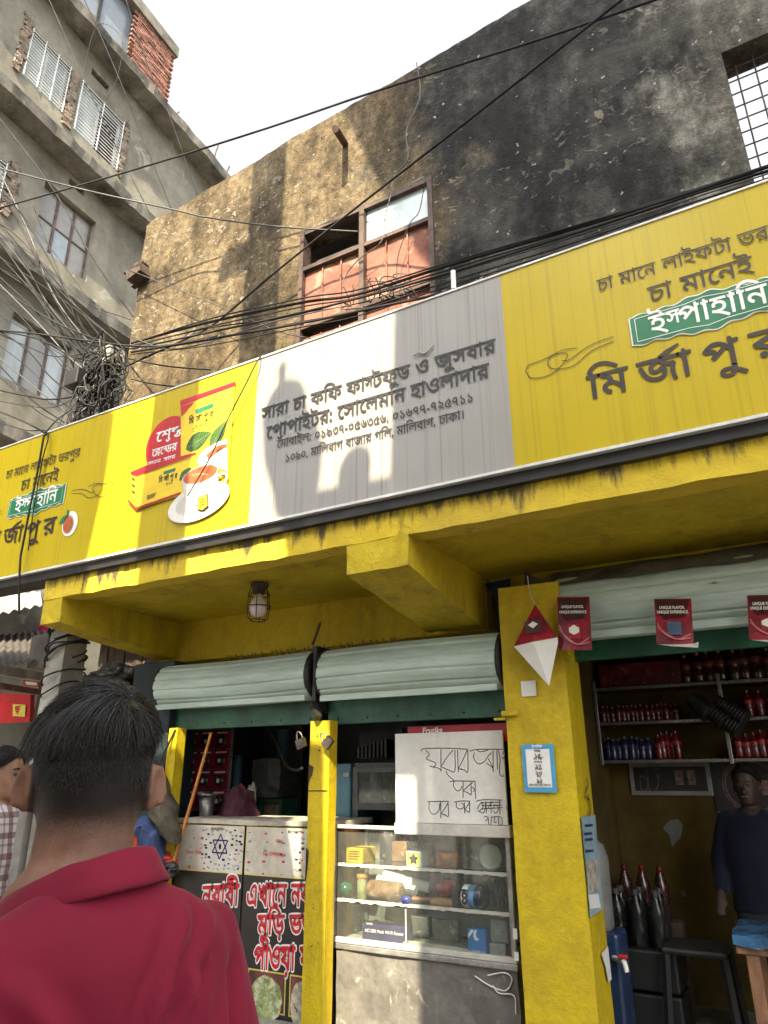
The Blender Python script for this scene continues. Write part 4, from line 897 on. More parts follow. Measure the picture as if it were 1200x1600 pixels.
for si, (x0, x1, st) in enumerate(((xs[0]+.002, xs[1]-.004, .62), (xs[2]+.004, xs[3]-.02, .80))):
    b = MB(); sheet(b, [(x0-.004, lp(0), zs1-.006), (x1+.003, lp(0), zs1-.006), (x1+.003, lp(0), ztop-.036), (x0-.004, lp(0), ztop-.036)]); bo = b.build('sheet_border', m_yline, ct)
    b = MB(); sheet(b, [(x0, lp(1), zs1), (x1, lp(1), zs1), (x1, lp(1), ztop-.04), (x0, lp(1), ztop-.04)]); sh_ = b.build('logo_sheet', m_sheet, ct)
    w = x1-x0; h = ztop-.04-zs1; cx = x0+w*st+.03; cz = zs1+h*.55
    b = MB(); star(b, (cx, lp(3), cz), .078, .009); b.build('star_outline', m_logo[1], sh_)
    b = MB(); disc(b, (cx, lp(3), cz), .012, .018); b.build('star_emblem', m_logo[2], sh_)
    rnd = random.Random(4+si)
    for j in range(9):                               # rows of tiny brand marks
        for i in range(14):
            x = x0+.02+(w-.04)*i/13+rnd.uniform(-.014, .014); z = zs1+.018+(h-.045)*j/8+rnd.uniform(-.010, .010)
            if hypot(x-cx, z-cz) < .088: continue
            near = x > cx-.17
            if not near and (i % 3 or j % 2): continue
            k = rnd.random(); s = rnd.uniform(.6, 1.15); m = rnd.choice([m_logo[1], m_logo[2], m_logo[2], m_logo[4], m_logo[4], m_logo[0], m_logo[3] if j < 2 else m_logo[1], m_logo[5] if j < 2 else m_logo[2]] if near else [m_logo[0], m_logo[4], m_logo[0]]); b = MB()
            if k < .35: disc(b, (x, lp(2), z), .013*s, .0065*s, 14)
            elif k < .65: sheet(b, [(x-.011*s, lp(2), z-.007*s), (x+.011*s, lp(2), z-.007*s), (x+.011*s, lp(2), z+.007*s), (x-.011*s, lp(2), z+.007*s)])
            elif k < .8: ribbon(b, spl([(x-.014, lp(2), z), (x-.005, lp(2), z+.008), (x+.004, lp(2), z-.006), (x+.014, lp(2), z+.004)], 3), .004)
            else:
                for q in range(3): ribbon(b, [(x-.012+q*.009, lp(2), z-.006), (x-.009+q*.009, lp(2), z+.006)], .003)
            b.build('logo', m, sh_)
    for tx, dx, dz in (('CNN', .335, .43), ('7up', .25, .42), ('Nike', .40, .70), ('Pepsi', .44, .42)) if si else (('CNN', .34, .36), ('Dove', .2, .36)):
        lettering('lettering', tx, (x0+w*dx-.02, lp(3), zs1+h*dz), m_logo[0], sh_, height=.020, bold=.02, top=False)
    lettering('lettering', 'BOYCOTT', (x0+w*.52, lp(3), ztop-.065), m_logo[2], sh_, height=.016, bold=.03, top=False)
def banner_text(s, u0, v0, u1, v1, hpx, clip=None):
    a = at(u0, v0, Y=CY); c = at(u1, v1, Y=CY); h = hpx*.00395
    for nm, m, bd, k in (('lettering_outline', m_swhite, .075, 1), ('lettering', m_redl, .022, 2)):
        a.y = lp(k); lettering(nm, s, a, m, ct, c.x-a.x, h, xd=(c.x-a.x, 0, c.z-a.z), bold=bd)
banner_text('এখােন নব', 387, 1383, 486, 1381, 31)
banner_text('মুিড় ভতা', 404, 1430, 500, 1429, 27)
banner_text('পাওয়া যায়', 398, 1479, 510, 1480, 31)
banner_text('নবাবী', 318, 1385, 375, 1382, 31)
# food photographs along the foot of the banner
m_salad = mat('salad_photo_print', (.30, .36, .16), .4, .5, 26, col2=(.10, .14, .04), spots=(.52, .52, .36), spot_sc=18, spot_t=.52, bmp=0)
m_rice = mat('puffed_rice_photo_print', (.50, .46, .38), .4, .4, 30, col2=(.22, .20, .16), spots=(.05, .05, .05), spot_sc=22, spot_t=.62, bmp=0)
m_phbg = mat('maroon_photo_print', (.16, .05, .045), .4, .3, 6, bmp=0)
for (u0, u1, mm) in ((386, 446, m_salad), (452, 492, m_rice), (330, 380, m_rice), (496, 517, m_salad)):
    x0 = at(u0, 1560, Y=CY).x; x1 = at(u1, 1560, Y=CY).x; z1 = at(440, 1520, Y=CY).z; z0 = .19
    b = MB(); sheet(b, [(x0, lp(0), z0), (x1, lp(0), z0), (x1, lp(0), z1), (x0, lp(0), z1)]); fr_ = b.build('photo_border', m_yline, ct)
    b = MB(); sheet(b, [(x0+.008, lp(1), z0+.008), (x1-.008, lp(1), z0+.008), (x1-.008, lp(1), z1-.008), (x0+.008, lp(1), z1-.008)]); b.build('food_photo', m_phbg, fr_)
    cx = (x0+x1)/2; rr = min(.13, (x1-x0)/2-.012); P = []
    for k in range(30): q = 2*pi*k/30; f = 1+.12*noise.noise(Vector((cos(q)*2, sin(q)*2, u0))); P.append((cx+rr*f*cos(q), lp(2), z1-.15+.125*f*sin(q)))
    b = MB(); sheet(b, P); b.build('food', mm, fr_)
# things on the counter
def cloth(name, label, cat, m, c, rx, ry, rz, seed=1, n=14, amp=.3, group=None):
    b = MB(); rings = []; c = Vector(c)
    for j in range(n+1):
        f = j/n; th = f*pi*.5; R = []
        for k in range(22):
            q = 2*pi*k/22; d = Vector((cos(q)*cos(th), sin(q)*cos(th), sin(th))); w = 1+amp*noise.noise(d*2.2+Vector((seed, 0, 0)))+amp*.5*noise.noise(d*6+Vector((seed, 5, 0)))
            R.append(c+Vector((d.x*rx*w, d.y*ry*w, d.z*rz*w)))
        rings.append(R)
    b.loft(rings); o = b.build(name, m, base=c); return tag(o, label, cat, group)
m_maroon = mat('maroon_cloth', (.085, .018, .035), .85, .25, 6, bmp=.4, bsc=120)
cl = at(372, 1272, Y=4.52)
cloth('maroon_cloth', 'dark maroon cloth heaped on the back of the poster counter', 'cloth', m_maroon, (cl.x, 4.5, ztop+.002), .17, .10, .20, 3)
mug = at(322, 1268, Y=4.33); mg = thing('steel_mug', 'steel mug with flat lid standing on the poster counter', 'mug', (mug.x, 4.33, ztop+.004))
MB().lathe([(.048, .004), (.050, .01), (.062, .15), (.060, .15), (.048, .02)], (mug.x, 4.33, ztop), 20).build('cup', m_steel, mg)
MB().lathe([(.082, .151), (.084, .160), (.03, .168), (.02, .18), (.0, .182)], (mug.x, 4.33, ztop), 20).build('lid', m_steel, mg)
# hanging strips of sachets on a board
sx0, sx1, sz0, sz1 = rc4(286, 1140, 361, 1268, 4.70)
sb = thing('sachet_display', 'display sheet of dark round sachets hanging behind the steel mug', 'sachet sheet', ((sx0+sx1)/2, 4.7, sz0))
MB().box(sx0, sx1, 4.70, 4.706, sz0, sz1).build('backing', mat('clear_plastic_backing', (.20, .17, .15), .3, .2), sb)
m_sach = mat('maroon_sachet_print', (.26, .015, .04), .3, .3, 9, bmp=.1); m_sachd = mat('dark_sachet_foil', (.035, .035, .04), .25, .3, 18, bmp=.3)
for j in range(4):
    for i in range(3):
        x0 = sx0+.015+(sx1-sx0-.03)*i/3; x1 = sx0+.007+(sx1-sx0-.03)*(i+1)/3; z1 = sz1-.01-(sz1-sz0-.02)*j/4; z0 = z1-(sz1-sz0)/4+.012
        s_ = MB().bbox(x0, x1, 4.683, 4.698, z0, z1, .004).build('sachet', m_sach, sb)
        b = MB(); b.lathe([(.0, .016), (.035, .014), (.043, .004), (.045, 0)], ((x0+x1)/2, 4.682, z0+.062), 18, (0, -1, 0)); b.build('round_pack', m_sachd, s_)
        b = MB(); disc(b, ((x0+x1)/2, 4.664, z0+.062), .018, .018, 16); b.build('badge', MATS['white_print'], s_)
        b = MB(); ribbon(b, [(x0+.02, 4.681, z1-.022), (x1-.02, 4.681, z1-.020)], .012); b.build('lettering', m_swhite, s_)
# pile of dark tarpaulins, green frame, board and pale packets behind
pl = at(425, 1245, Y=4.95); m_dtarp = mat('dark_folded_tarpaulin', (.03, .035, .035), .6, .3, 8, bmp=.5, bsc=30)
tpz = thing('tarpaulin_pile', 'pile of dark folded tarpaulins behind the poster counter', 'tarpaulin pile', (pl.x, 4.95, pl.z))
for k in range(6):
    b = gridbox(pl.x-.15+random.uniform(-.02, .02), pl.x+.15+random.uniform(-.02, .02), 4.85, 5.15, pl.z+k*.048, pl.z+.046+k*.048, .05, .016); b.build('folded_sheet', m_dtarp, tpz)
x0, x1, z0, z1 = rc4(403, 1247, 440, 1285, 4.9)
gf = thing('green_crate', 'small green framed crate under the tarpaulin pile', 'crate', (x0, 4.9, z0))
for a in (x0, x1-.025): MB().box(a, a+.025, 4.9, 5.1, z0-.3, z1).build('upright', m_green, gf)
MB().box(x0+.026, x1-.026, 4.9, 5.1, z1-.03, z1).build('rail', m_green, gf); MB().box(x0+.026, x1-.026, 4.95, 4.96, z0-.3, z1-.031).build('panel', mat('buff_card', (.22, .18, .12), .8, .3, 9), gf)
x0, x1, z0, z1 = rc4(362, 1136, 470, 1260, 5.6)
MB().box(x0-.1, x1, 5.6, 5.62, z0-.8, z1).build('grey_partition', mat('grey_partition_paint', (.20, .205, .20), .6, .25, 3, bmp=.2), shop)
for (u0, v0, u1, v1, nm, mm, Y_) in ((363, 1180, 378, 1250, 'blue_pipe', mat('blue_pvc', (.10, .24, .36), .5, .2), 5.2), (430, 1140, 452, 1180, 'blue_strip', MATS['blue_pvc'], 5.3)):
    x0, x1, z0, z1 = rc4(u0, v0, u1, v1, Y_); MB().tube([((x0+x1)/2, Y_, z0-.6), ((x0+x1)/2, Y_, z1)], (x1-x0)/2.4, 12).build(nm, mm, shop)
q = at(395, 1240, Y=4.8); m_pbag = mat('white_plastic_bag', (.68, .68, .66), .35, .1, 8, bmp=.5, bsc=30)
cloth('plastic_bag', 'crumpled white plastic bag in front of the tarpaulin pile', 'bag', m_pbag, (q.x, 4.78, q.z-.06), .05, .05, .12, 8, amp=.5)
tag(MB().tube(spl([at(u, v, Y=y) for u, v, y in ((421, 1141, 4.5), (436, 1168, 4.5), (447, 1195, 4.5), (463, 1203, 4.4), (472, 1200, 4.3))], 6), .010, 7).build('extension_cord', m_cable, base=at(436, 1168, Y=4.5)), 'thick black cord hanging inside the left shop opening', 'cord')
tag(MB().tube([at(272, 1345, Y=3.96), at(300, 1250, Y=4.0), at(330, 1145, Y=4.1)], [.013, .012, .010], 8).build('orange_stick', mat('orange_bamboo', (.52, .19, .035), .5, .2, 9, bmp=.2), base=at(272, 1345, Y=3.96)), 'thin orange stick leaning against the poster counter', 'stick')

# ------------------------------------------------------------------ glass showcase and goods
SX0, SX1, GY, GB = -2.715, -1.522, 4.13, 4.56
case = thing('glass_showcase', 'dusty aluminium framed glass showcase with three shelves under the whiteboard', 'showcase', (-2.1, 4.35, .16))
m_alu = mat('worn_aluminium_frame', (.42, .42, .40), .42, .25, 6, metal=.55, bmp=.15)
m_edge = mat('chalky_shelf_edge', (.44, .44, .40), .6, .2, 14, col2=(.38, .37, .32), bmp=.3)
Z0, ZA, ZBs, Z1 = .628, .832, 1.028, 1.232
m_cab = mat('plastic_wrapped_grey_panel', (.17, .163, .15), .3, .3, 3.5, col2=(.085, .08, .072), spots=(.30, .28, .24), spot_sc=5, spot_t=.60, bmp=.5, bsc=8)
gridbox(SX0+.04, SX1-.01, GY+.02, GB, .165, .565, .06, .010).build('base_cabinet', m_cab, case)
MB().bbox(SX0, SX1, GY, GB, .567, .60, .006).build('bottom_rail', m_alu, case); MB().bbox(SX0, SX1, GY-.004, GY+.03, .601, .630, .004).build('bottom_rail', m_edge, case)
MB().box(SX0+.03, SX1-.03, GY+.04, GB-.01, .601, .606).build('bottom_board', mat('pale_shelf_board', (.40, .39, .35), .6, .2, 5), case)
for x in (SX0, SX1-.028): MB().bbox(x, x+.028, GY-.002, GY+.028, .632, Z1, .004).build('upright', m_alu, case)
for x in (SX0, SX1-.028): MB().bbox(x, x+.028, GB-.028, GB, .632, Z1, .004).build('upright', m_alu, case)
MB().bbox(SX0-.002, -2.245, GY-.006, GY+.03, Z1+.001, Z1+.022, .004).build('top_rail', m_edge, case)
MB().bbox(-2.243, SX1+.015, GY-.03, GY+.05, Z1-.018, Z1+.045, .005).build('top_board', mat('white_painted_wood', (.55, .53, .48), .55, .15, 4, bmp=.2), case)
MB().box(SX0+.03, SX1-.03, GB-.012, GB-.006, .62, Z1-.02).build('back_panel', mat('dull_green_grey_back', (.30, .31, .27), .6, .25, 4, spots=(.33, .31, .24), spot_sc=5, spot_t=.62), case)
for z in (ZA, ZBs):
    MB().box(SX0+.03, SX1-.03, GY+.03, GB-.015, z-.006, z).build('shelf', m_glass, case)
    b = MB(); P = []; n = 70
    for i in range(n+1): x = SX0+.029+(SX1-SX0-.058)*i/n; P += [(x, GY+.022, z+.006+.004*noise.noise(Vector((x*40, z, 0)))), (x, GY+.022, z-.013+.010*noise.noise(Vector((x*33, z, 4))))]
    b.add(P+[(p[0], GY+.029, p[2]) for p in P], [(2*i, 2*i+1, 2*i+3, 2*i+2) for i in range(n)]+[(2*n+2+2*i, 2*n+2+2*i+2, 2*n+2+2*i+3, 2*n+2+2*i+1) for i in range(n)]); b.build('shelf_edge', m_edge, case)
for za, zb in ((.633, ZA-.016), (ZA+.012, ZBs-.016), (ZBs+.012, Z1-.02)): MB().box(SX0+.03, SX1-.03, GY+.012, GY+.016, za, zb).build('pane', m_glass, case)
for u in (632,): x = at(u, 1440, Y=GY).x; MB().box(x, x+.008, GY+.008, GY+.011, .64, ZA-.02).build('tape', m_edge, case)
for z0_, z1_ in ((.72, .77), (.62, .66)): MB().box(SX1-.012, SX1+.012, GY-.006, GY-.003, z0_, z1_).build('tape', m_swhite, case)
def item(label, cat, name, loc): return thing(name, label, cat, loc)
def goods(name, label, cat, u0, v0, u1, v1, Y, dep, m, zb, side=None, bev=.003, yaw=0):
    x0, x1, z0, z1 = rc4(u0, v0, u1, v1, Y); h = z1-z0; t = thing(name, label, cat, ((x0+x1)/2, Y, zb))
    MB().bbox(x0, x1, Y, Y+dep, zb+.001, zb+h, bev).build('carton', m, t); return t, x0, x1, zb, zb+h
IY = 4.20
m_cy = mat('bright_yellow_card', (.62, .44, .02), .5, .2, 8, spots=(.3, .2, .03), spot_sc=14, spot_t=.66); m_cg = mat('lime_card', (.62, .70, .12), .4, .1, 8); m_or = mat('copper_foil', (.42, .14, .03), .25, .4, 12, metal=.5, bmp=.6, bsc=25)
t, x0, x1, a, c = goods('yellow_carton', 'bright yellow carton at the left of the top showcase shelf', 'carton', 541, 1321, 567, 1345, IY, .16, m_cy, ZBs)
for k in range(4): b = MB(); ribbon(b, [(x0+.02, IY-.002, c-.02-k*.014), (x1-.025-.01*(k % 2), IY-.002, c-.02-k*.014)], .004); b.build('small_print', m_ink, t)
t, x0, x1, a, c = goods('lime_carton', 'pale lime green carton in the middle of the top showcase shelf', 'carton', 635, 1332, 658, 1357, IY, .13, m_swhite, ZBs)
b = MB(); sheet(b, [(x0+.008, IY-.002, a+.012), (x1-.008, IY-.002, a+.012), (x1-.008, IY-.002, c-.01), (x0+.008, IY-.002, c-.01)]); b.build('front_label', m_cg, t)
b = MB(); P = [(lambda q: ((x0+x1)/2+.024*cos(q)*(1+.25*sin(q*5)), IY-.004, (a+c)/2+.024*sin(q)*(1+.25*sin(q*5))))(2*pi*k/40) for k in range(40)]; sheet(b, P); b.build('emblem', m_ink, t)
x0, x1, z0, z1 = rc4(678, 1329, 711, 1357, IY); b = MB(); nx, nz = 10, 8
for s_ in (-1, 1):
    P = [(x0+(x1-x0)*i/nx+.012*(j/nz), IY+.03+s_*.024*(sin(pi*i/nx)*sin(pi*j/nz))**.5, ZBs+.002+(z1-z0)*j/nz) for j in range(nz+1) for i in range(nx+1)]
    b.add(P, [(j*(nx+1)+i, j*(nx+1)+i+1, (j+1)*(nx+1)+i+1, (j+1)*(nx+1)+i) for j in range(nz) for i in range(nx)], True)
tag(b.build('foil_packet', m_or, base=((x0+x1)/2, IY, ZBs)), 'shiny copper orange foil packet on the top showcase shelf', 'packet')
q = at(767, 1350, Y=4.24); jr = thing('round_tin', 'round tin lying with pale lid facing out, right end of top shelf', 'tin', (q.x, 4.24, ZBs))
MB().lathe([(.068, 0), (.070, .01), (.068, .14)], (q.x, 4.24, ZBs+.072), 28, (0, 1, 0)).build('body', mat('dark_tin_print', (.05, .05, .05), .4, .2), jr)
MB().lathe([(.052, -.005), (.056, -.009), (.066, -.009), (.070, -.001)], (q.x, 4.24, ZBs+.072), 28, (0, 1, 0)).build('lid', mat('pale_sage_lid', (.42, .46, .38), .4, .12, 6), jr)
b = MB(); P = [(-2.60+.16*i/8+.01*noise.noise(Vector((i, j, 3))), GB-.03-.005*j+.01*noise.noise(Vector((i, j, 0))), ZBs+.01+.16*j/6) for j in range(7) for i in range(9)]
b.add([(p[0]+.16, p[1], p[2]) for p in P], [(j*9+i, j*9+i+1, (j+1)*9+i+1, (j+1)*9+i) for j in range(6) for i in range(8)], True)
tag(b.build('black_bag', mat('black_polythene', (.015, .016, .016), .25, .2, 8, bmp=.6, bsc=30), base=(-2.35, GB-.04, ZBs)), 'black polythene bag behind the yellow carton in the showcase', 'bag')
q = at(540, 1391, Y=4.22); tag(MB().lathe([(.004, .0), (.03, .006), (.043, .035), (.044, .05), (.03, .078), (.006, .086)], (q.x, 4.22, ZA+.001), 18).build('green_jar', mat('green_translucent_plastic', (.012, .12, .065), .15, .3, 9), base=(q.x, 4.22, ZA)), 'small round green jar at the left of the middle showcase shelf', 'jar')
q = at(566, 1384, Y=4.21); jr = thing('spice_jar', 'small clear jar with orange lid on the middle showcase shelf', 'jar', (q.x, 4.21, ZA))
MB().lathe([(.030, .001), (.032, .006), (.032, .105), (.026, .115)], (q.x, 4.21, ZA), 18).build('body', mat('yellow_green_spice', (.30, .32, .16), .25, .25, 20), jr)
MB().lathe([(.033, .116), (.034, .118), (.034, .136), (.030, .139)], (q.x, 4.21, ZA), 18).build('lid', mat('orange_plastic', (.55, .22, .05), .4, .1), jr)
a = at(577, 1391, Y=4.22); c = at(632, 1398, Y=4.20); b = MB(); b.lathe([(.035, 0), (.052, .012), (.056, .12), (.052, .225), (.036, .24)], (a.x, 4.22, ZA+.057), 18, (c.x-a.x, -.02, 0)); noisy(b, .006, 22)
tag(b.build('brown_roll', mat('mottled_brown_wrap', (.34, .20, .10), .6, .5, 14, col2=(.12, .07, .04), spots=(.55, .45, .33), spot_sc=14, spot_t=.56), base=(a.x+.1, 4.22, ZA)), 'mottled brown wrapped roll lying on the middle showcase shelf', 'roll')
for k, (ua, va, ub, vb, y, lbl) in enumerate(((590, 1374, 650, 1392, 4.33, 'white paper roll lying behind the brown roll'), (600, 1367, 672, 1387, 4.38, 'longer white paper roll lying rearmost on the middle shelf'))):
    a = at(ua, va, Y=y); c = at(ub, vb, Y=y); b = MB(); L = (c-a).length; b.lathe([(.028, 0), (.030, .002), (.031, L*.98), (.029, L)], a, 16, c-a, cap=True); tag(b.build('paper_roll', m_swhite, base=a), lbl, 'paper roll', 'paper rolls in the showcase')
a = at(645, 1411, Y=4.19); bs = thing('wooden_brush', 'wooden brush with long handle on the middle showcase shelf', 'brush', (a.x+.1, 4.19, ZA))
m_bw = mat('tan_wood', (.42, .22, .10), .5, .25, 8, stretch=(1, 5, 5)); MB().tube(spl([(a.x, 4.19, ZA+.028), (a.x+.08, 4.19, ZA+.03), (a.x+.12, 4.19, ZA+.03)], 5), .013, 8).build('handle', m_bw, bs)
MB().bbox(a.x+.12, a.x+.27, 4.165, 4.215, ZA+.004, ZA+.045, .012).build('head', m_bw, bs)
b = MB(); P = []; q = at(694, 1392, Y=4.21)
b.lathe([(.03, 0), (.05, .02), (.058, .05), (.04, .075), (.012, .085)], (q.x, 4.23, ZA+.048), 12); noisy(b, .018, 18); tag(b.build('red_plastic_bag', mat('glossy_red_plastic', (.42, .02, .02), .25, .3, 8, bmp=.6), base=(q.x, 4.23, ZA+.05)), 'crumpled bright red plastic wrapper on top of the brush', 'wrapper')
q = at(635, 1406, Y=4.17); b = MB(); b.lathe([(.02, 0), (.035, .012), (.03, .035), (.008, .045)], (q.x, 4.17, ZA+.003), 10); noisy(b, .014, 25); tag(b.build('blue_wrapper', mat('royal_blue_plastic', (.03, .05, .35), .35, .2, 9), base=(q.x, 4.17, ZA)), 'small crumpled royal blue wrapper beside the brush handle', 'wrapper')
q0 = at(713, 1402, Y=4.20); jr = thing('black_lidded_jar', 'jar lying on its side with black lid and white and blue label', 'jar', (q0.x+.1, 4.2, ZA))
b = MB(); b.lathe([(.058, 0), (.062, .004), (.062, .04), (.056, .044)], (q0.x, 4.21, ZA+.064), 22, (1, -.12, 0)); b.build('lid', m_black, jr)
b = MB(); b.lathe([(.052, .045), (.060, .055), (.060, .165), (.05, .185), (.02, .187)], (q0.x, 4.21, ZA+.064), 22, (1, -.12, 0)); b.build('body', mat('dark_jar_plastic', (.035, .045, .06), .25, .2), jr)
b = MB(); b.lathe([(.0612, .06), (.0612, .10)], (q0.x, 4.21, ZA+.064), 22, (1, -.12, 0), cap=False); b.build('white_label', m_swhite, jr); b = MB(); b.lathe([(.0610, .101), (.0610, .14)], (q0.x, 4.21, ZA+.064), 22, (1, -.12, 0), cap=False); b.build('blue_label', mat('steel_blue_label', (.10, .22, .40), .4, .2), jr)
lettering('lettering', 'col', (q0.x+.094, 4.1345, ZA+.03), m_inkb, jr, height=.045, bold=.05, xd=(0, 0, 1), zd=(-1, 0, 0), top=False)
b = MB(); q = at(780, 1420, Y=4.24)
for k in range(26): ang = random.uniform(0, 6.28); r_ = random.uniform(.0, .05); p0 = Vector((q.x+r_*cos(ang), 4.25+r_*sin(ang)*.6, ZA+.012)); b.tube(spl([p0, p0+Vector((random.uniform(-.03, .03), random.uniform(-.02, .02), .06)), p0+Vector((random.uniform(-.05, .05), random.uniform(-.03, .03), random.uniform(.09, .15)))], 3), .006, 5)
tag(b.build('dried_roots', mat('dark_grey_roots', (.07, .065, .06), .8, .3, 9), base=(q.x, 4.25, ZA)), 'bundle of dark dried stalks at the right end of the middle shelf', 'bundle')
t, x0, x1, a, c = goods('router_carton', 'dark violet blue wifi router carton on the bottom showcase shelf', 'carton', 566, 1437, 633, 1463, 4.24, .10, mat('violet_blue_card', (.045, .04, .13), .4, .15, 4), .607)
lettering('lettering', 'AC1200 Mesh Wi-Fi Router', (x0+.02, 4.238, a+.045), m_swhite, t, x1-x0-.03, .017, top=False, bold=.02); lettering('lettering', 'tenda', (x0+.03, 4.238, a+.085), m_swhite, t, height=.014, top=False, bold=.01)
x0, x1, z0, z1 = rc4(631, 1466, 735, 1484, 4.17); b = MB(); b.obox(((x0+x1)/2, 4.19, .622), ((x1-x0)/2, 0, -.004), (0, .03, 0), (0, 0, .010)); tag(b.build('pale_batten', mat('pale_cream_batten', (.62, .58, .48), .5, .12, 5), base=((x0+x1)/2, 4.19, .607)), 'pale cream batten lying on the bottom showcase shelf', 'batten')
t, x0, x1, a, c = goods('blue_carton', 'small bright blue vanilla carton standing on the bottom showcase shelf', 'carton', 731, 1447, 759, 1489, 4.18, .09, mat('bright_blue_card', (.02, .16, .48), .35, .12, 5), .607)
lettering('lettering', 'VANILLA', (x0+.02, 4.178, a+.014), m_swhite, t, x1-x0-.03, .014, top=False, bold=.03)
b = MB(); disc(b, ((x0+x1)/2, 4.178, a+.10), .018, .026, 20); ic = b.build('emblem', m_swhite, t); b = MB(); disc(b, ((x0+x1)/2+.012, 4.176, a+.106), .015, .020, 20); b.build('emblem_cut', MATS['bright_blue_card'], ic)
b = MB(); sheet(b, [(x0+.002, 4.178, c-.03), (x0+.002, 4.178, c-.05), (x0+.04, 4.178, c-.008), (x0+.025, 4.178, c-.004)]); b.build('corner_flash', m_swhite, t)
t, x0, x1, a, c = goods('clear_box', 'low clear plastic box under the grey device on the bottom shelf', 'box', 765, 1474, 790, 1496, 4.19, .09, mat('frosted_plastic', (.30, .31, .29), .3, .2, 8), .607)
x0, x1, z0, z1 = rc4(764, 1437, 793, 1475, 4.19); dv = thing('grey_device', 'square grey plastic device with round edges on the clear box', 'device', ((x0+x1)/2, 4.2, c)); MB().bbox(x0, x1, 4.195, 4.235, c+.001, c+.001+(z1-z0), .014).build('case', mat('grey_device_plastic', (.20, .205, .20), .45, .1, 6), dv); MB().bbox(x0+.035, x1-.035, 4.190, 4.196, c+.045, c+(z1-z0)-.045, .003).build('plate', mat('pale_device_label', (.42, .42, .40), .5, .2, 20), dv)
def clutter(uv, Y, zb, dep, m, name, label, cat, kind='box', rot=0):
    x0, x1, z0, z1 = rc4(*uv, Y); h = z1-z0; cx = (x0+x1)/2
    if kind == 'box': b = MB().bbox(x0, x1, Y, Y+dep, zb+.001, zb+h, .003)
    elif kind == 'jar': r = (x1-x0)/2; b = MB().lathe([(r*.92, .001), (r, .008), (r, h*.72), (r*.8, h*.80), (r*.86, h*.81), (r*.86, h)], (cx, Y+r, zb), 16)
    else:
        b = MB(); nx, nz = 8, 6
        for s_ in (-1, 1): b.add([(x0+(x1-x0)*i/nx+.01*noise.noise(Vector((i, j, x0*9))), Y+.03+s_*.022*(sin(pi*i/nx)*sin(pi*j/nz))**.5+.01*noise.noise(Vector((i*.7, j*.7, x0*5))), zb+.002+h*j/nz) for j in range(nz+1) for i in range(nx+1)], [(j*(nx+1)+i, j*(nx+1)+i+1, (j+1)*(nx+1)+i+1, (j+1)*(nx+1)+i) for j in range(nz) for i in range(nx)], True)
    if rot: R_ = Matrix.Rotation(rot, 4, 'Z'); c_ = Vector((cx, Y+dep/2, 0)); b.v = [R_ @ (p-c_)+c_ for p in b.v]
    o = tag(b.build(name, m, base=(cx, Y, zb)), label, cat)
    if kind == 'box' and not rot:
        f = MB(); sheet(f, [(x0+.01, Y-.002, zb+h*.35), (x1-.01, Y-.002, zb+h*.35), (x1-.01, Y-.002, zb+h*.8), (x0+.01, Y-.002, zb+h*.8)]); f.build('front_label', MATS['buff_card_print'], o)
    return o
def cm(n, c, **k): return mat(n, c, .4, .3, 10, spots=tuple(min(.8, x*1.6+.15) for x in c), spot_sc=16, spot_t=.60, **k)
CL = [((590, 1300, 612, 1345), 4.40, ZBs, .05, cm('dark_print_card', (.05, .05, .055)), 'tall_packet', 'tall dark packet standing behind on the top showcase shelf', 'packet', 'pouch', 0), ((612, 1318, 634, 1349), 4.42, ZBs, .06, cm('brown_card', (.20, .12, .06)), 'brown_carton', 'brown carton at the back of the top showcase shelf', 'carton', 'box', .2),
      ((660, 1320, 676, 1353), 4.34, ZBs, .05, cm('buff_card_print', (.38, .30, .18)), 'buff_carton', 'narrow buff carton between lime carton and foil packet', 'carton', 'box', -.15), ((714, 1326, 742, 1358), 4.38, ZBs, .06, cm('grey_green_print', (.20, .24, .17)), 'grey_pouch', 'grey green pouch behind the foil packet', 'pouch', 'pouch', 0), ((722, 1338, 748, 1361), 4.25, ZBs, .07, cm('dark_olive_card', (.09, .10, .06)), 'olive_carton', 'dark olive carton left of the round tin', 'carton', 'box', .25),
      ((520, 1318, 538, 1344), 4.30, ZBs, .07, cm('silver_print', (.34, .35, .36)), 'silver_tin', 'silver tin at the far left of the top shelf', 'tin', 'jar', 0), ((640, 1378, 662, 1400), 4.46, ZA, .05, cm('tan_card', (.30, .20, .11)), 'tan_carton', 'tan carton at the back of the middle shelf', 'carton', 'box', .1), ((668, 1362, 688, 1400), 4.44, ZA, .05, cm('pale_pink_print', (.45, .26, .24)), 'pink_pouch', 'pale pink pouch behind the red wrapper', 'pouch', 'pouch', 0),
      ((700, 1366, 722, 1405), 4.46, ZA, .06, cm('dusty_glass_jar', (.17, .18, .16)), 'dusty_jar', 'dusty jar behind the black lidded jar', 'jar', 'jar', 0), ((522, 1372, 534, 1402), 4.32, ZA, .05, cm('olive_glass_jar', (.10, .12, .07)), 'olive_jar', 'slim olive jar left of the green one', 'jar', 'jar', 0), ((640, 1440, 668, 1474), 4.44, .607, .06, cm('dim_grey_card', (.15, .15, .14)), 'grey_carton', 'dim grey carton at the back of the bottom shelf', 'carton', 'box', .1),
      ((676, 1446, 716, 1480), 4.42, .607, .06, cm('khaki_card', (.22, .20, .14)), 'khaki_carton', 'wide khaki carton behind the pale batten', 'carton', 'box', -.05), ((528, 1430, 556, 1456), 4.40, .607, .06, cm('slate_card', (.10, .115, .13)), 'slate_carton', 'slate coloured carton left of the router carton', 'carton', 'box', .15)]
for c_ in CL: clutter(*c_)
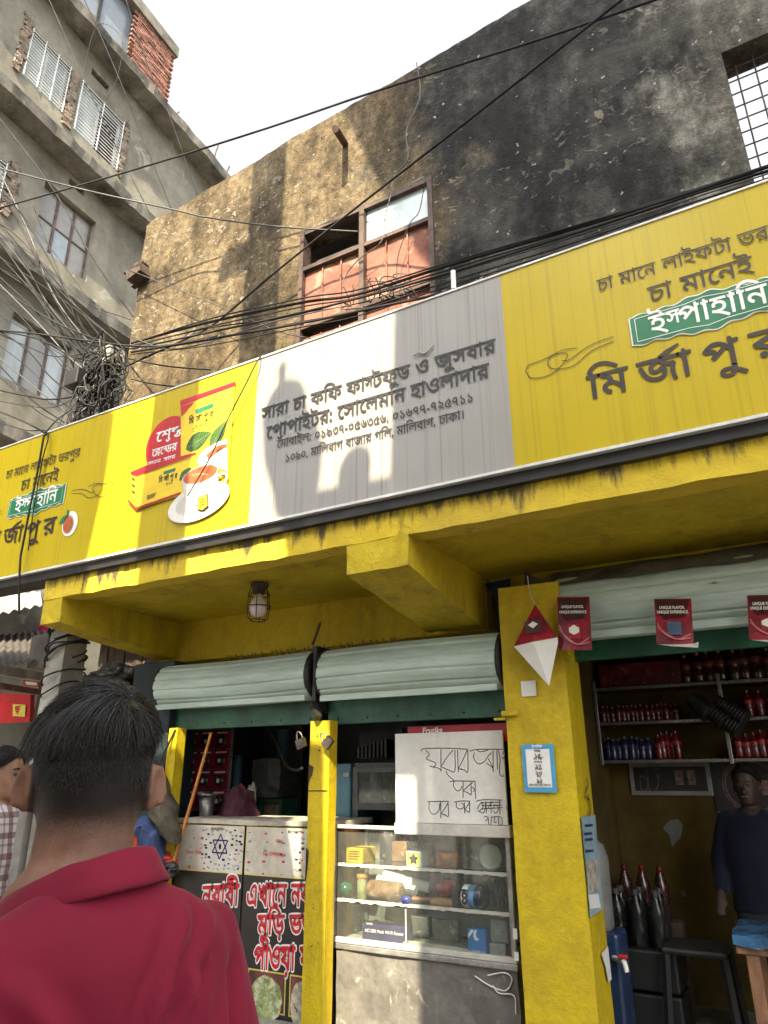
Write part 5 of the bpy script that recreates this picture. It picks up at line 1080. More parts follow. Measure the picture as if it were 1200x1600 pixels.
# plastic wrap cords over the base cabinet
for pts in (((742, 1525), (765, 1540), (790, 1548), (800, 1530), (788, 1520), (762, 1524)), ((770, 1540), (780, 1552), (803, 1556), (806, 1585))):
    MB().tube(spl([at(u, v, Y=GY+.008) for u, v in pts], 5), .004, 5).build('loose_cord', m_pbag if pts[0][0] > 700 else m_iron, case)

# ------------------------------------------------------------------ whiteboard with handwriting
x0, x1, z0, z1 = -2.240, -1.520, at(640, 1288, Y=4.12).z, at(640, 1146, Y=4.12).z
z0 = Z1+.047; wb = thing('whiteboard', 'white board with handwritten black Bengali notice standing on the showcase', 'notice board', ((x0+x1)/2, 4.12, z0))
MB().bbox(x0, x1, 4.115, 4.130, z0, z1, .003).build('board', mat('white_board_laminate', (.70, .69, .66), .35, .08, 3, col2=(.60, .585, .55), spots=(.40, .39, .37), spot_sc=3.5, spot_t=.73, bmp=.03), wb)
def hand(strokes, w=.0042):
    for st in strokes:
        b = MB(); ribbon(b, spl([at(500+u/3.75, 1080+v/3.75, Y=4.112) for u, v in st], 4), w); b.build('pen_stroke', m_inkb, wb)
H_ = [[(590, 352), (612, 336), (740, 334), (868, 340)], [(617, 345), (640, 370), (622, 395), (655, 410), (680, 425), (662, 450)], [(640, 438), (690, 450), (706, 462)], [(708, 340), (709, 470)], [(712, 440), (745, 385), (780, 345)], [(715, 445), (755, 462), (790, 466), (790, 345)], [(806, 345), (810, 475)],
      [(812, 452), (838, 400), (862, 345)], [(812, 455), (845, 462), (866, 470), (866, 345)], [(826, 452), (832, 458)], [(878, 352), (900, 345), (940, 340), (1075, 340)], [(905, 360), (900, 390), (925, 425), (960, 415), (985, 380), (1005, 360)], [(920, 345), (940, 355), (985, 345)], [(985, 395), (1010, 440), (1014, 470), (1014, 345)], [(1014, 450), (975, 420)], [(1036, 345), (1040, 460)], [(1045, 345), (1055, 395), (1052, 480), (1070, 500), (1075, 488)], [(1068, 370), (1080, 350), (1083, 380), (1072, 395), (1066, 384)],
      [(740, 468), (748, 490), (790, 528)], [(760, 530), (800, 526), (910, 528)], [(785, 530), (782, 555), (800, 582), (820, 580), (832, 555)], [(838, 530), (838, 625)], [(840, 582), (880, 545), (895, 535)], [(842, 585), (875, 600), (886, 605), (884, 535)], [(890, 560), (905, 575), (898, 590)], [(908, 530), (912, 630)],
      [(628, 648), (700, 645), (755, 646)], [(640, 650), (640, 695), (665, 722), (695, 700), (703, 655)], [(708, 648), (708, 745)], [(712, 715), (735, 680), (750, 655)], [(712, 718), (735, 725), (752, 732), (750, 650)], [(728, 722), (733, 728)], [(785, 650), (830, 643), (880, 645)], [(800, 652), (800, 680), (828, 690), (845, 672), (830, 655)], [(845, 650), (848, 715)], [(850, 690), (865, 670), (875, 650)], [(850, 692), (862, 702), (876, 708), (876, 650)],
      [(915, 645), (960, 636), (1068, 638)], [(920, 690), (935, 665), (950, 650), (955, 680), (935, 700)], [(925, 700), (960, 712), (972, 650)], [(972, 645), (975, 715)], [(980, 690), (1000, 660), (1010, 645)], [(1000, 645), (1003, 715)], [(1012, 690), (1030, 665), (1045, 690), (1030, 715), (1015, 700)], [(1050, 640), (1055, 720)], [(940, 655), (1060, 650)], [(945, 670), (1065, 668)], [(945, 690), (1070, 682)], [(1092, 670), (1094, 695)],
      [(960, 738), (975, 735), (985, 745), (970, 760)], [(985, 735), (990, 790)], [(1000, 738), (1040, 735), (1060, 738)], [(1005, 740), (1002, 785), (1008, 795)], [(1025, 738), (1020, 765), (1035, 770)], [(1045, 740), (1048, 790)], [(1065, 738), (1068, 775), (1055, 785)]]
hand(H_)
fx0, fx1, fz0, fz1 = rc4(637, 1133, 760, 1150, 4.20)
fs = thing('red_drink_sign', 'red strip sign with white Frutika lettering above the whiteboard', 'sign', ((fx0+fx1)/2, 4.2, fz0)); MB().box(fx0, fx1+.2, 4.20, 4.215, fz0-.04, fz1).build('strip', m_sred, fs)
lettering('lettering', 'Frutika', (at(660, 1145, Y=4.2).x, 4.197, at(660, 1146, Y=4.2).z), m_swhite, fs, height=.035, bold=.03, top=False, skew=.15)

# ------------------------------------------------------------------ blue cabinet / freezer behind the showcase
m_blue = mat('steel_blue_enamel', (.045, .16, .22), .35, .15, 3); m_grey = mat('dark_grey_plastic', (.07, .075, .08), .45, .2, 5)
x0, x1, z0, z1 = rc4(528, 1192, 636, 1300, 4.75); kb = thing('blue_food_warmer', 'steel blue cabinet with glass door behind the showcase', 'cabinet', ((x0+x1)/2, 4.9, z0-.6))
xs_ = [at(u, 1240, Y=4.75).x for u in (548, 560, 626)]
MB().bbox(x0-.05, xs_[0]+.03, 4.70, 5.2, z0-.6, z1, .01).build('side_panel', m_blue, kb)
MB().box(xs_[0]+.031, x1, 5.15, 5.2, z0-.6, z1).build('back', mat('pale_cabinet_lining', (.40, .43, .43), .4, .1), kb); MB().box(xs_[0]+.031, x1, 4.74, 5.149, z1-.03, z1).build('top', m_grey, kb); MB().box(xs_[0]+.031, x1, 4.74, 5.149, z0-.6, z0-.05).build('lower_body', m_grey, kb)
zm = at(590, 1257, Y=4.75).z; MB().box(xs_[0]+.031, x1-.04, 4.78, 5.149, zm-.01, zm).build('shelf', m_alu, kb)
for (a, c, e, f) in ((xs_[0]+.031, xs_[1]+.012, z0-.05, z1-.03), (xs_[2]-.01, x1, z0-.05, z1-.03)): MB().box(a, c, 4.72, 4.74, e, f).build('door_frame', m_grey, kb)
for (e, f) in ((z1-.065, z1-.031), (zm-.035, zm+.01)): MB().box(xs_[1]+.013, xs_[2]-.011, 4.72, 4.74, e, f).build('door_frame', m_grey, kb)
MB().box(xs_[1]+.013, xs_[2]-.011, 4.728, 4.732, zm+.011, z1-.066).build('door_glass', m_glass, kb)
for z in (z1-.08, zm-.12): MB().bbox(xs_[0]-.03, xs_[0]+.02, 4.69, 4.70, z-.015, z+.015, .003).build('hinge', m_steel, kb)
q = at(590, 1250, Y=4.95); cloth('clear_plastic_bags', 'crumpled clear plastic bags inside the blue cabinet', 'bags', glass_mat('crumpled_polythene', (.8, .85, .83), .6, .1, (.55, .6, .58)), (q.x, 4.93, zm+.001), .13, .12, .20, 14, amp=.6)
# dark racks above
x0, x1, z0, z1 = rc4(530, 1140, 628, 1192, 4.80); rk = thing('dark_shelf_box', 'dark open box with ribbed black tray on top of the blue cabinet', 'box', ((x0+x1)/2, 4.9, z0))
MB().box(x0, x1, 5.1, 5.12, z0+.035, z1).build('back', mat('dark_navy_board', (.015, .02, .04), .5, .2), rk); MB().box(x1-.02, x1, 4.80, 5.099, z0+.035, z1).build('side', m_grey, rk)
for k in range(8): xx = x0+.15+k*.034; MB().box(xx, xx+.018, 4.82, 5.0, z0+.036, z0+.11+.008*k).build('tray_rib', m_black, rk)
b = MB(); b.lathe([(.008, 0), (.006, .004)], (x1-.01, 4.797, z0+.075), 8, (0, -1, 0)); b.build('indicator', mat('red_indicator_lens', (.7, .02, .06), .3, 0, emit=3.0), rk)

# ------------------------------------------------------------------ caged lamp, notices, flyers
lm = thing('caged_bulb_lamp', 'white bulb in rusty wire cage under the yellow canopy', 'lamp', (-2.985, 3.605, 2.50)); lx, ly = -2.985, 3.605
MB().lathe([(.062, 2.758), (.062, 2.74), (.045, 2.735), (.04, 2.69), (.03, 2.685)], (lx, ly, 0), 16).build('socket', m_iron, lm)
MB().lathe([(.022, 2.685), (.03, 2.665), (.052, 2.635), (.062, 2.60), (.056, 2.565), (.035, 2.54), (.006, 2.53)], (lx, ly, 0), 20).build('bulb', mat('milky_bulb_glass', (.66, .58, .55), .25, .05, bmp=0), lm)
for k in range(6): q = 2*pi*k/6; MB().tube([(lx+r*cos(q), ly+r*sin(q), z) for r, z in ((.05, 2.745), (.072, 2.68), (.078, 2.60), (.07, 2.525), (.045, 2.505))], .0035, 5).build('cage_wire', m_iron, lm)
for z, r in ((2.68, .073), (2.60, .079), (2.51, .05)): MB().tube([(lx+r*cos(2*pi*k/18), ly+r*sin(2*pi*k/18), z) for k in range(19)], .0035, 5, cap=False).build('cage_ring', m_iron, lm)
PY = 3.9465
def flat(name, pts, Y, m, par): b = MB(); sheet(b, [at(u, v, Y=Y) for u, v in pts]); return b.build(name, m, par)
nx0, nx1, nz0, nz1 = rc4(818, 1163, 868, 1238, 3.946); nb = thing('pillar_notice', 'white notice with sky blue border stuck on the yellow pillar', 'notice', ((nx0+nx1)/2, 3.946, nz0))
MB().box(nx0, nx1, 3.936, 3.9405, nz0, nz1).build('border', mat('sky_blue_print', (.07, .33, .58), .4, .08), nb)
b = MB(); sheet(b, [(nx0+.022, 3.9335, nz0+.025), (nx1-.022, 3.9335, nz0+.025), (nx1-.022, 3.9335, nz1-.025), (nx0+.022, 3.9335, nz1-.025)]); b.build('field', m_swhite, nb)
cxn = (nx0+nx1)/2
for s_, z, h, w in (('দাম', .80, .012, .035), ('১৫', .72, .020, .035), ('সা িবি', .63, .010, .05), ('নগদ', .565, .010, .045), ('১০', .50, .020, .034), ('টাকা', .415, .010, .04), ('২০', .35, .020, .04), ('চা', .265, .010, .024), ('১২', .20, .018, .036), ('কিফ', .125, .009, .03)):
    lettering('lettering', s_, (cxn-w/2, 3.9305, nz0+(nz1-nz0)*z+.02), m_inkb, nb, w, h, bold=.015)
lettering('lettering', 'বািক চািহয়া লজা িদেবন না', (nx0+.03, 3.9305, nz0+.040), m_inkb, nb, nx1-nx0-.06, .009, bold=.015); lettering('lettering', 'মূল তািলকা', (nx0+.06, 3.9305, nz1-.005), m_swhite, nb, nx1-nx0-.12, .013, bold=.03)
qx0, qx1, qz0, qz1 = rc4(815, 1064, 838, 1088, 3.946); tag(MB().box(qx0, qx1, 3.939, 3.942, qz0, qz1).build('blank_sticker', m_swhite, base=(qx0, 3.94, qz0)), 'small square white sticker near the top of the yellow pillar', 'sticker')
# poster on the pillar's right side
def side(u, v): return at(u, v, X=-1.058)
b = MB(); P = [side(908, 1277), side(930, 1273), side(942, 1420), side(922, 1434)]; sheet(b, P); sp_ = thing('side_poster', 'light blue advertising poster on the inner side of the yellow pillar', 'poster', P[3]); b.build('paper', mat('pale_blue_poster_print', (.30, .45, .52), .45, .15, 6), sp_)
for (u0, v0, u1, v1, mm) in ((915, 1345, 932, 1395, m_rice), (918, 1398, 934, 1420, m_swhite)):
    b = MB(); sheet(b, [side(u, v)+Vector((.003, 0, 0)) for u, v in ((u0, v0), (u1, v0-2), (u1+4, v1-2), (u0+3, v1))]); b.build('picture', mm, sp_)
for k, (u, v) in enumerate(((913, 1290), (912, 1303), (913, 1312), (914, 1330))): b = MB(); ribbon(b, [side(u, v)+Vector((.004, 0, 0)), side(u+12, v-1)+Vector((.004, 0, 0))], .012, nrm=(1, 0, 0)); b.build('lettering', m_logo[1], sp_)
b = MB(); sheet(b, [side(u, v)+Vector((.003, 0, 0)) for u, v in ((939, 1490), (949, 1478), (955, 1530), (950, 1535), (945, 1510))]); b.build('peeled_paint', m_swhite, shop)
for pts in (((915, 1215), (918, 1225), (914, 1240), (919, 1250)), ((918, 1240), (922, 1262), (920, 1275))): b = MB(); ribbon(b, spl([side(u, v)+Vector((.004, 0, 0)) for u, v in pts], 4), .012, nrm=(1, 0, 0)); b.build('graffiti', m_inkb, shop)
m_flr = mat('dark_red_flyer_print', (.30, .012, .03), .32, .4, 7, col2=(.05, .006, .012), bmp=.05); m_fld = mat('black_red_flyer_print', (.06, .008, .014), .32, .3, 6, bmp=.04)
def flyer(u0, v0, u1, v1, pack, label, fold=True, Y=3.90, skewu=4, text=True):
    tl, tr, brr, bl_ = at(u0, v0, Y=Y), at(u1, v0-1, Y=Y), at(u1+skewu, v1, Y=Y-.04), at(u0+skewu, v1, Y=Y-.04)
    t = thing('flyer', label, 'flyer', (tl+tr)/2, 'flyers pinned along the shutter')
    def pt(a, c, o=0): q = tl.lerp(tr, a).lerp(bl_.lerp(brr, a), c); q = q.copy(); q.y -= o+.012*sin(pi*a)*c; return q
    b = MB(); n = 6; b.add([pt(i/n, j/n) for j in range(n+1) for i in range(n+1)], [(j*(n+1)+i, j*(n+1)+i+1, (j+1)*(n+1)+i+1, (j+1)*(n+1)+i) for j in range(n) for i in range(n)], True); b.build('paper', m_flr, t)
    b = MB(); sheet(b, [pt(a, c, .004) for a, c in ((.05, .03), (.95, .03), (.80, .42), (.25, .46), (.05, .30))]); b.build('dark_swirl', m_fld, t)
    if text:
        wv = (tr-tl); zd = (tl-bl_).normalized()
        for k, s_ in enumerate(('UNIQUE FLAVOR,', 'UNIQUE EXPERIENCE.')):
            a = pt(.14 if k == 0 else .07, .17+.10*k, .010); lettering('lettering', s_, a, m_swhite, t, wv.length*(.68 if k == 0 else .84), .0155, xd=wv, zd=zd, bold=.03)
    q0 = [pt(a, c, .010) for a, c in ((.32, .52), (.70, .52), (.72, .80), (.34, .80))]; b = MB(); sheet(b, q0); pk_ = b.build('pack_picture', pack[0], t)
    b = MB(); sheet(b, [pt(a, c, .013) for a, c in ((.36, .60), (.51, .54), (.67, .60), (.67, .68), (.51, .73), (.36, .68))]); b.build('pack_emblem', pack[1], pk_)
    for k in range(2): b = MB(); ribbon(b, spl([pt(a, c, .010) for a, c in ((.05, .62-.08*k), (.25, .75+.03*k), (.6, .90), (.95, .78+.08*k))], 4), .006); b.build('light_streak', mat('pink_streak_print', (.55, .16, .18), .4, .1), t)
    if fold:
        b = MB(); sheet(b, [pt(.05, 1.0, .0), pt(1.0, .985, .004), pt(1.16, .97, .05), pt(1.15, 1.10, .06), pt(.4, 1.06, .03)]); b.build('folded_back', m_swhite, t)
m_pkr = mat('deep_red_pack', (.36, .02, .03), .35, .2); m_pkb = mat('steel_blue_pack', (.07, .13, .22), .35, .2)
flyer(870, 933, 921, 1016, (m_pkr, m_swhite), 'red flyer nearest the yellow pillar, with white pack emblem', False)
flyer(1022, 936, 1080, 1007, (m_pkb, m_pkb), 'red flyer with blue pack picture, second from the pillar')
flyer(1167, 930, 1226, 1000, (m_pkr, m_swhite), 'red flyer at the right edge, third from the pillar')
fc = thing('folded_flyer', 'red flyer folded into a hanging white tipped triangle in front of the pillar', 'flyer', at(838, 960, Y=3.86), 'flyers pinned along the shutter')
Y_ = 3.86; A, B_, C_, D_, E_ = at(836, 944, Y=Y_), at(803, 1010, Y=Y_-.05), at(871, 996, Y=Y_-.04), at(858, 1072, Y=Y_-.02), at(872, 1003, Y=Y_-.03)
b = MB(); b.add([A, B_, C_, (B_+C_)/2+Vector((0, -.03, .0))], [(0, 1, 3), (0, 3, 2)]); b.build('printed_face', m_flr, fc)
b = MB(); b.add([B_, C_, D_, (B_+C_)/2+Vector((0, -.035, -.004)), E_], [(0, 2, 3), (3, 2, 4), (3, 4, 1)]); b.build('white_back', m_swhite, fc)
b = MB(); o_ = Vector((0, -.022, 0)); mid = A.lerp((B_+C_)/2, .62); b.add([mid+Vector((-.05, -.034, .03)), mid+Vector((.04, -.034, .035)), mid+Vector((.05, -.034, -.035)), mid+Vector((-.05, -.034, -.04))], [(0, 1, 2, 3)]); b.build('dark_swirl', m_fld, fc)
b = MB(); sheet(b, [mid+Vector((-.028, -.040, .008)), mid+Vector((.0, -.040, .026)), mid+Vector((.03, -.040, .010)), mid+Vector((.0, -.040, -.012))]); b.build('pack_emblem', m_swhite, fc)
MB().tube(spl([at(824, 900, Y=3.95), at(828, 925, Y=3.93), at(833, 938, Y=3.88), A], 4), .003, 5).build('string', m_pbag, fc)
# blue tin patch beside the pillar head, and the shutter motor bracket
b = MB(); sheet(b, [at(u, v, Y=4.26) for u, v in ((757, 912), (798, 903), (795, 962), (776, 968), (771, 930))]); b.build('blue_patch', mat('navy_blue_paint', (.012, .03, .075), .5, .2), shop)
bk2 = thing('shutter_end_bracket', 'black steel bracket at the left end of the large right shutter', 'bracket', at(845, 960, Y=4.0))
b = MB(); P = [at(u, v, Y=3.97) for u, v in ((819, 890), (848, 910), (844, 960), (818, 955))]; b.add(P+[p+Vector((0, .3, 0)) for p in P], [(0, 1, 2, 3), (7, 6, 5, 4), (0, 4, 5, 1), (1, 5, 6, 2), (2, 6, 7, 3), (3, 7, 4, 0)]); b.build('plate', m_black, bk2)
# ------------------------------------------------------------------ drinks shop on the right: shelves, bottles, posters; colours darkened to paint its shade
RY = 5.30
sh = thing('drinks_shelf', 'aluminium edged wall shelves holding bottles in the dark right shop', 'shelf', (-.3, 5.45, 1.5))
m_shelf = mat('bright_shelf_edge', (.26, .26, .255), .3, .2, 8, metal=.7, bmp=.1)
ZS = [at(1060, 1187, Y=RY).z, at(1010, 1127, Y=RY).z, at(1000, 1072, Y=RY).z]
XL0, XR0 = at(921, 1150, Y=RY).x, 2.0
for z in ZS:
    MB().box(XL0, XR0, RY+.012, 5.60, z-.014, z-.002).build('board', m_iron, sh); MB().bbox(XL0, XR0, RY-.004, RY+.011, z-.018, z+.004, .003).build('edge_strip', m_shelf, sh)
for u in (937, 1137): x = at(u, 1150, Y=RY).x; MB().bbox(x-.012, x+.012, RY-.022, RY-.005, ZS[0]-.03, ZS[2]+.05, .003).build('upright', m_shelf, sh)
def bottle_mesh(h, r, m, mc, neck=.35, lab_m=None):
    b = MB(); b.lathe([(r*.9, 0), (r, .008), (r, h*.35), (r*.93, h*.42), (r, h*.5), (r, h*(1-neck)), (r*.45, h*.88), (r*.4, h*.90), (r*.42, h*.905), (r*.42, h)], (0, 0, 0), 12); me = b.mesh('bottle'); me.materials.append(m); me.materials.append(mc); me.materials.append(lab_m or m)
    for p in me.polygons:
        if p.center.z > h*.9: p.material_index = 1
        elif h*.5 < p.center.z < h*.64: p.material_index = 2
    return me
def plast(n, c): return mat(n, c, .18, .3, 14, bmp=.05, spec=.7)
mm = {'maroon': plast('maroon_cola_bottle', (.10, .012, .02)), 'red': plast('red_drink_bottle', (.14, .01, .014)), 'navy': plast('dark_blue_bottle', (.02, .022, .09)), 'green': plast('green_soda_bottle', (.01, .10, .045)), 'brown': plast('brown_cola_bottle', (.05, .014, .012))}
ORD = 'first second third fourth fifth sixth seventh eighth ninth tenth eleventh twelfth thirteenth fourteenth fifteenth sixteenth seventeenth eighteenth nineteenth twentieth twenty-first twenty-second twenty-third twenty-fourth twenty-fifth twenty-sixth twenty-seventh twenty-eighth twenty-ninth thirtieth thirty-first thirty-second thirty-third thirty-fourth thirty-fifth thirty-sixth'.split()
m_cap = plast('red_bottle_cap', (.16, .012, .012)); m_lab = mat('bottle_label_print', (.26, .15, .14), .4, .4, 30, bmp=0)
LABS = {k: mat('label_on_'+k, tuple(min(1, c*1.3+.01) for c in v), .4, .5, 40, spots=(.18, .15, .14), spot_sc=60, spot_t=.60, bmp=0) for k, v in (('maroon', (.10, .012, .02)), ('red', (.30, .02, .025)), ('navy', (.03, .03, .10)), ('green', (.02, .12, .05)), ('brown', (.16, .02, .02)))}
rows = [(942, 1066, ZS[1], 16, .115, .026, 'maroon', 'small maroon soft drink bottle on the middle shelf, counted', 'maroon bottles on the middle shelf'),
        (942, 1016, ZS[0], 8, .150, .030, 'navy', 'dark blue drink bottle on the bottom shelf, counted', 'dark blue bottles on the bottom shelf'),
        (1022, 1062, ZS[0], 5, .175, .030, 'red', 'red drink bottle beside the dark blue bottles, counted', 'red bottles next to the blue bottles'),
        (1144, 1260, ZS[0], 9, .165, .034, 'red', 'red drink bottle of the right bottom shelf section, counted', 'red bottles at the right of the bottom shelf'),
        (1078, 1250, ZS[2], 9, .215, .043, 'brown', 'large brown cola bottle on the top shelf, counted', 'large cola bottles on the top shelf'),
        (1170, 1260, ZS[1], 5, .17, .034, 'red', 'red drink bottle of the right middle shelf section, counted', 'red bottles at the right of the middle shelf'),
        (910, 930, ZS[2], 3, .17, .034, 'green', 'green soda bottle at the left of the top shelf, counted', 'green bottles at the left of the top shelf'),
        (908, 930, ZS[0], 3, .16, .032, 'navy', 'dark violet bottle left of the shelf upright, counted', 'violet bottles left of the shelf upright')]
for u0, u1, z, n, h, r, k, lab, grp in rows:
    me = bottle_mesh(h, r, mm[k], m_cap if k != 'navy' else m_grey, lab_m=LABS[k])
    for i in range(n):
        u = u0+(u1-u0)*(i+.5)/n; x = at(u, 1150, Y=RY+.06).x
        for d in range(1):
            o = bpy.data.objects.new('drink_bottle', me); COL.objects.link(o); o.location = (x, RY+.06+random.uniform(-.01, .02), z+.001); o.rotation_euler = (random.uniform(-.03, .03), random.uniform(-.03, .03), random.uniform(0, 6)); o.scale = (1, 1, random.uniform(.93, 1.07)); o.location.x += random.uniform(-.006, .006); tag(o, ORD[i]+' '+lab+' from the left', 'bottle', grp)
m_cart = mat('red_juice_carton', (.12, .010, .014), .35, .4, 16, spots=(.24, .08, .07), spot_sc=20, spot_t=.60)
cme = MB().bbox(-.027, .027, -.025, .025, 0, .165, .003).mesh('carton'); cme.materials.append(m_cart)
for i in range(11):
    u = 938+(1064-938)*(i+.5)/11; o = bpy.data.objects.new('juice_carton', cme); COL.objects.link(o); o.location = (at(u, 1060, Y=RY+.05).x, RY+.05, ZS[2]+.001); o.rotation_euler = (0, 0, random.uniform(-.06, .06)); tag(o, ORD[i]+' red juice carton from the left on the top shelf', 'carton', 'red cartons on the top shelf')
# bundle of black plastic cups hanging on the middle shelf
cb = thing('black_cup_stack', 'tangled stacks of black plastic cups hanging from the middle shelf', 'cup stack', at(1110, 1110, Y=5.2))
for (ua, va, ub, vb) in ((1078, 1090, 1110, 1118), (1090, 1095, 1135, 1130), (1108, 1112, 1158, 1142), (1120, 1095, 1168, 1125)):
    a = at(ua, va, Y=5.22); c = at(ub, vb, Y=5.16); L = (c-a).length; pr = []
    for k in range(10): pr += [(.035+.018*(k/10), L*k/10), (.045+.018*(k/10), L*(k+.25)/10), (.035+.018*(k/10), L*(k+.5)/10)]
    MB().lathe(pr, a, 14, c-a).build('cup_stack', m_black, cb)
# framed poster and round poster on the back wall
BY = 5.612
x0, x1, z0, z1 = rc4(985, 1191, 1112, 1243, BY); fp = thing('framed_drink_poster', 'white framed black poster with pale outlines and two red cups below the shelves', 'poster', ((x0+x1)/2, BY, z0))
MB().bbox(x0, x1, BY-.016, BY-.002, z0, z1, .004).build('frame', mat('dingy_white_frame', (.30, .30, .29), .5, .15), fp); b = MB(); sheet(b, [(x0+.03, BY-.019, z0+.03), (x1-.03, BY-.019, z0+.03), (x1-.03, BY-.019, z1-.03), (x0+.03, BY-.019, z1-.03)]); b.build('print', m_black, fp)
for cx, rx, rz, dz in ((.16, .035, .05, -.03), (.27, .05, .085, .0), (.36, .018, .03, .04)):
    b = MB(); P = [(x0+(x1-x0)*cx+rx*cos(q)*(.4+.6*abs(cos(q/2))), BY-.021, (z0+z1)/2+dz+rz*sin(q)) for q in [2*pi*k/24 for k in range(25)]]; ribbon(b, P, .005); b.build('outline', m_lab, fp)
for cx in (.62, .77): b = MB(); X_ = x0+(x1-x0)*cx; sheet(b, [(X_-.03, BY-.021, (z0+z1)/2+.055), (X_+.03, BY-.021, (z0+z1)/2+.055), (X_+.022, BY-.021, (z0+z1)/2-.04), (X_-.022, BY-.021, (z0+z1)/2-.04)]); b.build('red_cup', m_lab, fp)
x0, x1, z0, z1 = rc4(1112, 1189, 1230, 1268, BY); rp = thing('round_motif_poster', 'black poster with pale ring and three red cups at the right edge', 'poster', ((x0+x1)/2, BY, z0)); MB().box(x0+.01, x1, BY-.010, BY-.003, z0, z1).build('print', m_black, rp)
cx = (x0+x1)/2+.02; cz = (z0+z1)/2
for r in (.16, .175): b = MB(); ribbon(b, [(cx+r*cos(2*pi*k/40), BY-.013, cz+r*.95*sin(2*pi*k/40)) for k in range(41)], .006); b.build('ring', m_lab, rp)
for dx in (-.08, 0, .08): b = MB(); sheet(b, [(cx+dx-.03, BY-.013, cz+.035), (cx+dx+.03, BY-.013, cz+.035), (cx+dx+.025, BY-.013, cz-.055), (cx+dx-.025, BY-.013, cz-.055)]); b.build('red_cup', m_lab, rp)
def patch(name, uv, Y, m, par): b = MB(); sheet(b, [at(u, v, Y=Y) for u, v in uv]); return b.build(name, m, par)
patch('peeled_paint', ((1036, 1293), (1046, 1282), (1060, 1280), (1067, 1290), (1064, 1308), (1055, 1318), (1050, 1323), (1046, 1305), (1038, 1297)), BY-.004, mat('bare_plaster', (.20, .195, .18), .9, .15), shop)
patch('peeled_paint', ((1063, 1393), (1070, 1390), (1073, 1400), (1066, 1402)), BY-.004, MATS['bare_plaster'], shop)
tag(patch('wall_paper_sheet', ((1122, 1266), (1158, 1264), (1160, 1330), (1133, 1333)), BY-.008, mat('dingy_paper', (.22, .24, .26), .7, .1), None), 'pale sheet of paper on the back wall behind the seated shopkeeper', 'paper')
# water filter with red tap, bottles, chair, table
q = at(945, 1500, Y=4.62); wf_ = thing('water_dispenser', 'dark blue water dispenser with pale jar and red tap beside the pillar', 'water dispenser', (q.x, 4.62, .165))
qz = at(945, 1452, Y=4.62).z; MB().bbox(q.x-.10, q.x+.11, 4.52, 4.75, .165, qz, .02).build('stand', mat('navy_plastic', (.02, .04, .10), .35, .15), wf_)
zt = at(945, 1312, Y=4.62).z; MB().lathe([(.07, qz), (.085, qz+.02), (.088, zt-.10), (.07, zt-.03), (.03, zt)], (q.x-.01, 4.62, 0), 18).build('jar', mat('smoky_water_jar', (.22, .22, .21), .3, .15, 5), wf_)
tq = at(978, 1500, Y=4.50); MB().tube([(tq.x-.07, 4.52, tq.z), (tq.x, 4.45, tq.z)], .014, 8).build('tap', m_swhite, wf_); MB().tube([(tq.x, 4.45, tq.z+.005), (tq.x+.01, 4.45, tq.z-.045)], .014, 8).build('spout', m_swhite, wf_); MB().bbox(tq.x-.028, tq.x+.022, 4.435, 4.465, tq.z+.016, tq.z+.035, .006).build('tap_lever', mat('red_plastic', (.5, .02, .03), .4, .1), wf_)
m_clear = glass_mat('clear_bottle_plastic', (.45, .48, .47), .30, .10, (.03, .033, .033))
bq = at(1000, 1440, Y=4.95)
bme = bottle_mesh(.30, .05, m_clear, m_grey); bme2 = bottle_mesh(.30, .045, mm['brown'], m_cap)
crz = at(1000, 1440, Y=4.95).z
cr = thing('drinks_crate', 'dark crate carrying wrapped bottles in the right shop', 'crate', (bq.x, 5.0, .165))
for k in range(2): MB().bbox(bq.x-.20, bq.x+.20, 4.84, 5.16, .165+k*.22, .165+k*.22+.205, .012).build('crate_tier', mat('grey_black_crate', (.012, .013, .014), .45, .25, 5), cr)
ctz = .165+.22+.206
for i in range(3):
    for j in range(2):
        o = bpy.data.objects.new('water_bottle', bme); COL.objects.link(o); o.location = (bq.x-.12+i*.115, 4.92+j*.12, ctz); tag(o, ('front ' if j == 0 else 'rear ')+('left', 'middle', 'right')[i]+' clear water bottle on the dark drinks crate', 'bottle', 'clear bottles on the crate')
for i in range(3):
    o = bpy.data.objects.new('cola_bottle', bme2); COL.objects.link(o); o.location = (bq.x-.12+i*.11, 5.22, ctz+.10); tag(o, ('left', 'middle', 'right')[i]+' brown cola bottle on the box behind the clear bottles', 'bottle', 'cola bottles behind the clear ones')
tag(MB().bbox(bq.x-.2, bq.x+.2, 5.165, 5.30, .165, ctz+.099, .01).build('stacked_box', m_iron, base=(bq.x, 5.2, .165)), 'tall dark box behind the drinks crate in the right shop', 'box')
q = at(1100, 1560, Y=4.9); chz = .42
ch = thing('black_plastic_stool', 'black plastic stool in the dark right shop', 'stool', (q.x, 4.9, .165)); MB().bbox(q.x-.17, q.x+.17, 4.74, 5.06, .60, .635, .015).build('seat', m_black, ch)
for sx in (-1, 1):
    for sy in (-1, 1): MB().beam((q.x+sx*.15, 4.9+sy*.14, .60), (q.x+sx*.18, 4.9+sy*.17, .165), .035, .03).build('leg', m_black, ch)
q = at(1185, 1480, Y=4.45); tz = at(1185, 1478, Y=4.45).z; m_tw = mat('raw_timber', (.24, .115, .06), .6, .25, 6, stretch=(4, 4, 1))
tb = thing('wooden_table', 'raw timber table under a blue plastic sheet at the right edge', 'table', (q.x+.35, 4.6, .165))
MB().bbox(q.x-.10, q.x+.8, 4.40, 4.85, tz-.035, tz-.001, .005).build('top', m_tw, tb)
for x in (q.x-.06, q.x+.72):
    for y in (4.43, 4.80): MB().bbox(x, x+.06, y-.02, y+.03, .165, tz-.036, .004).build('leg', m_tw, tb)
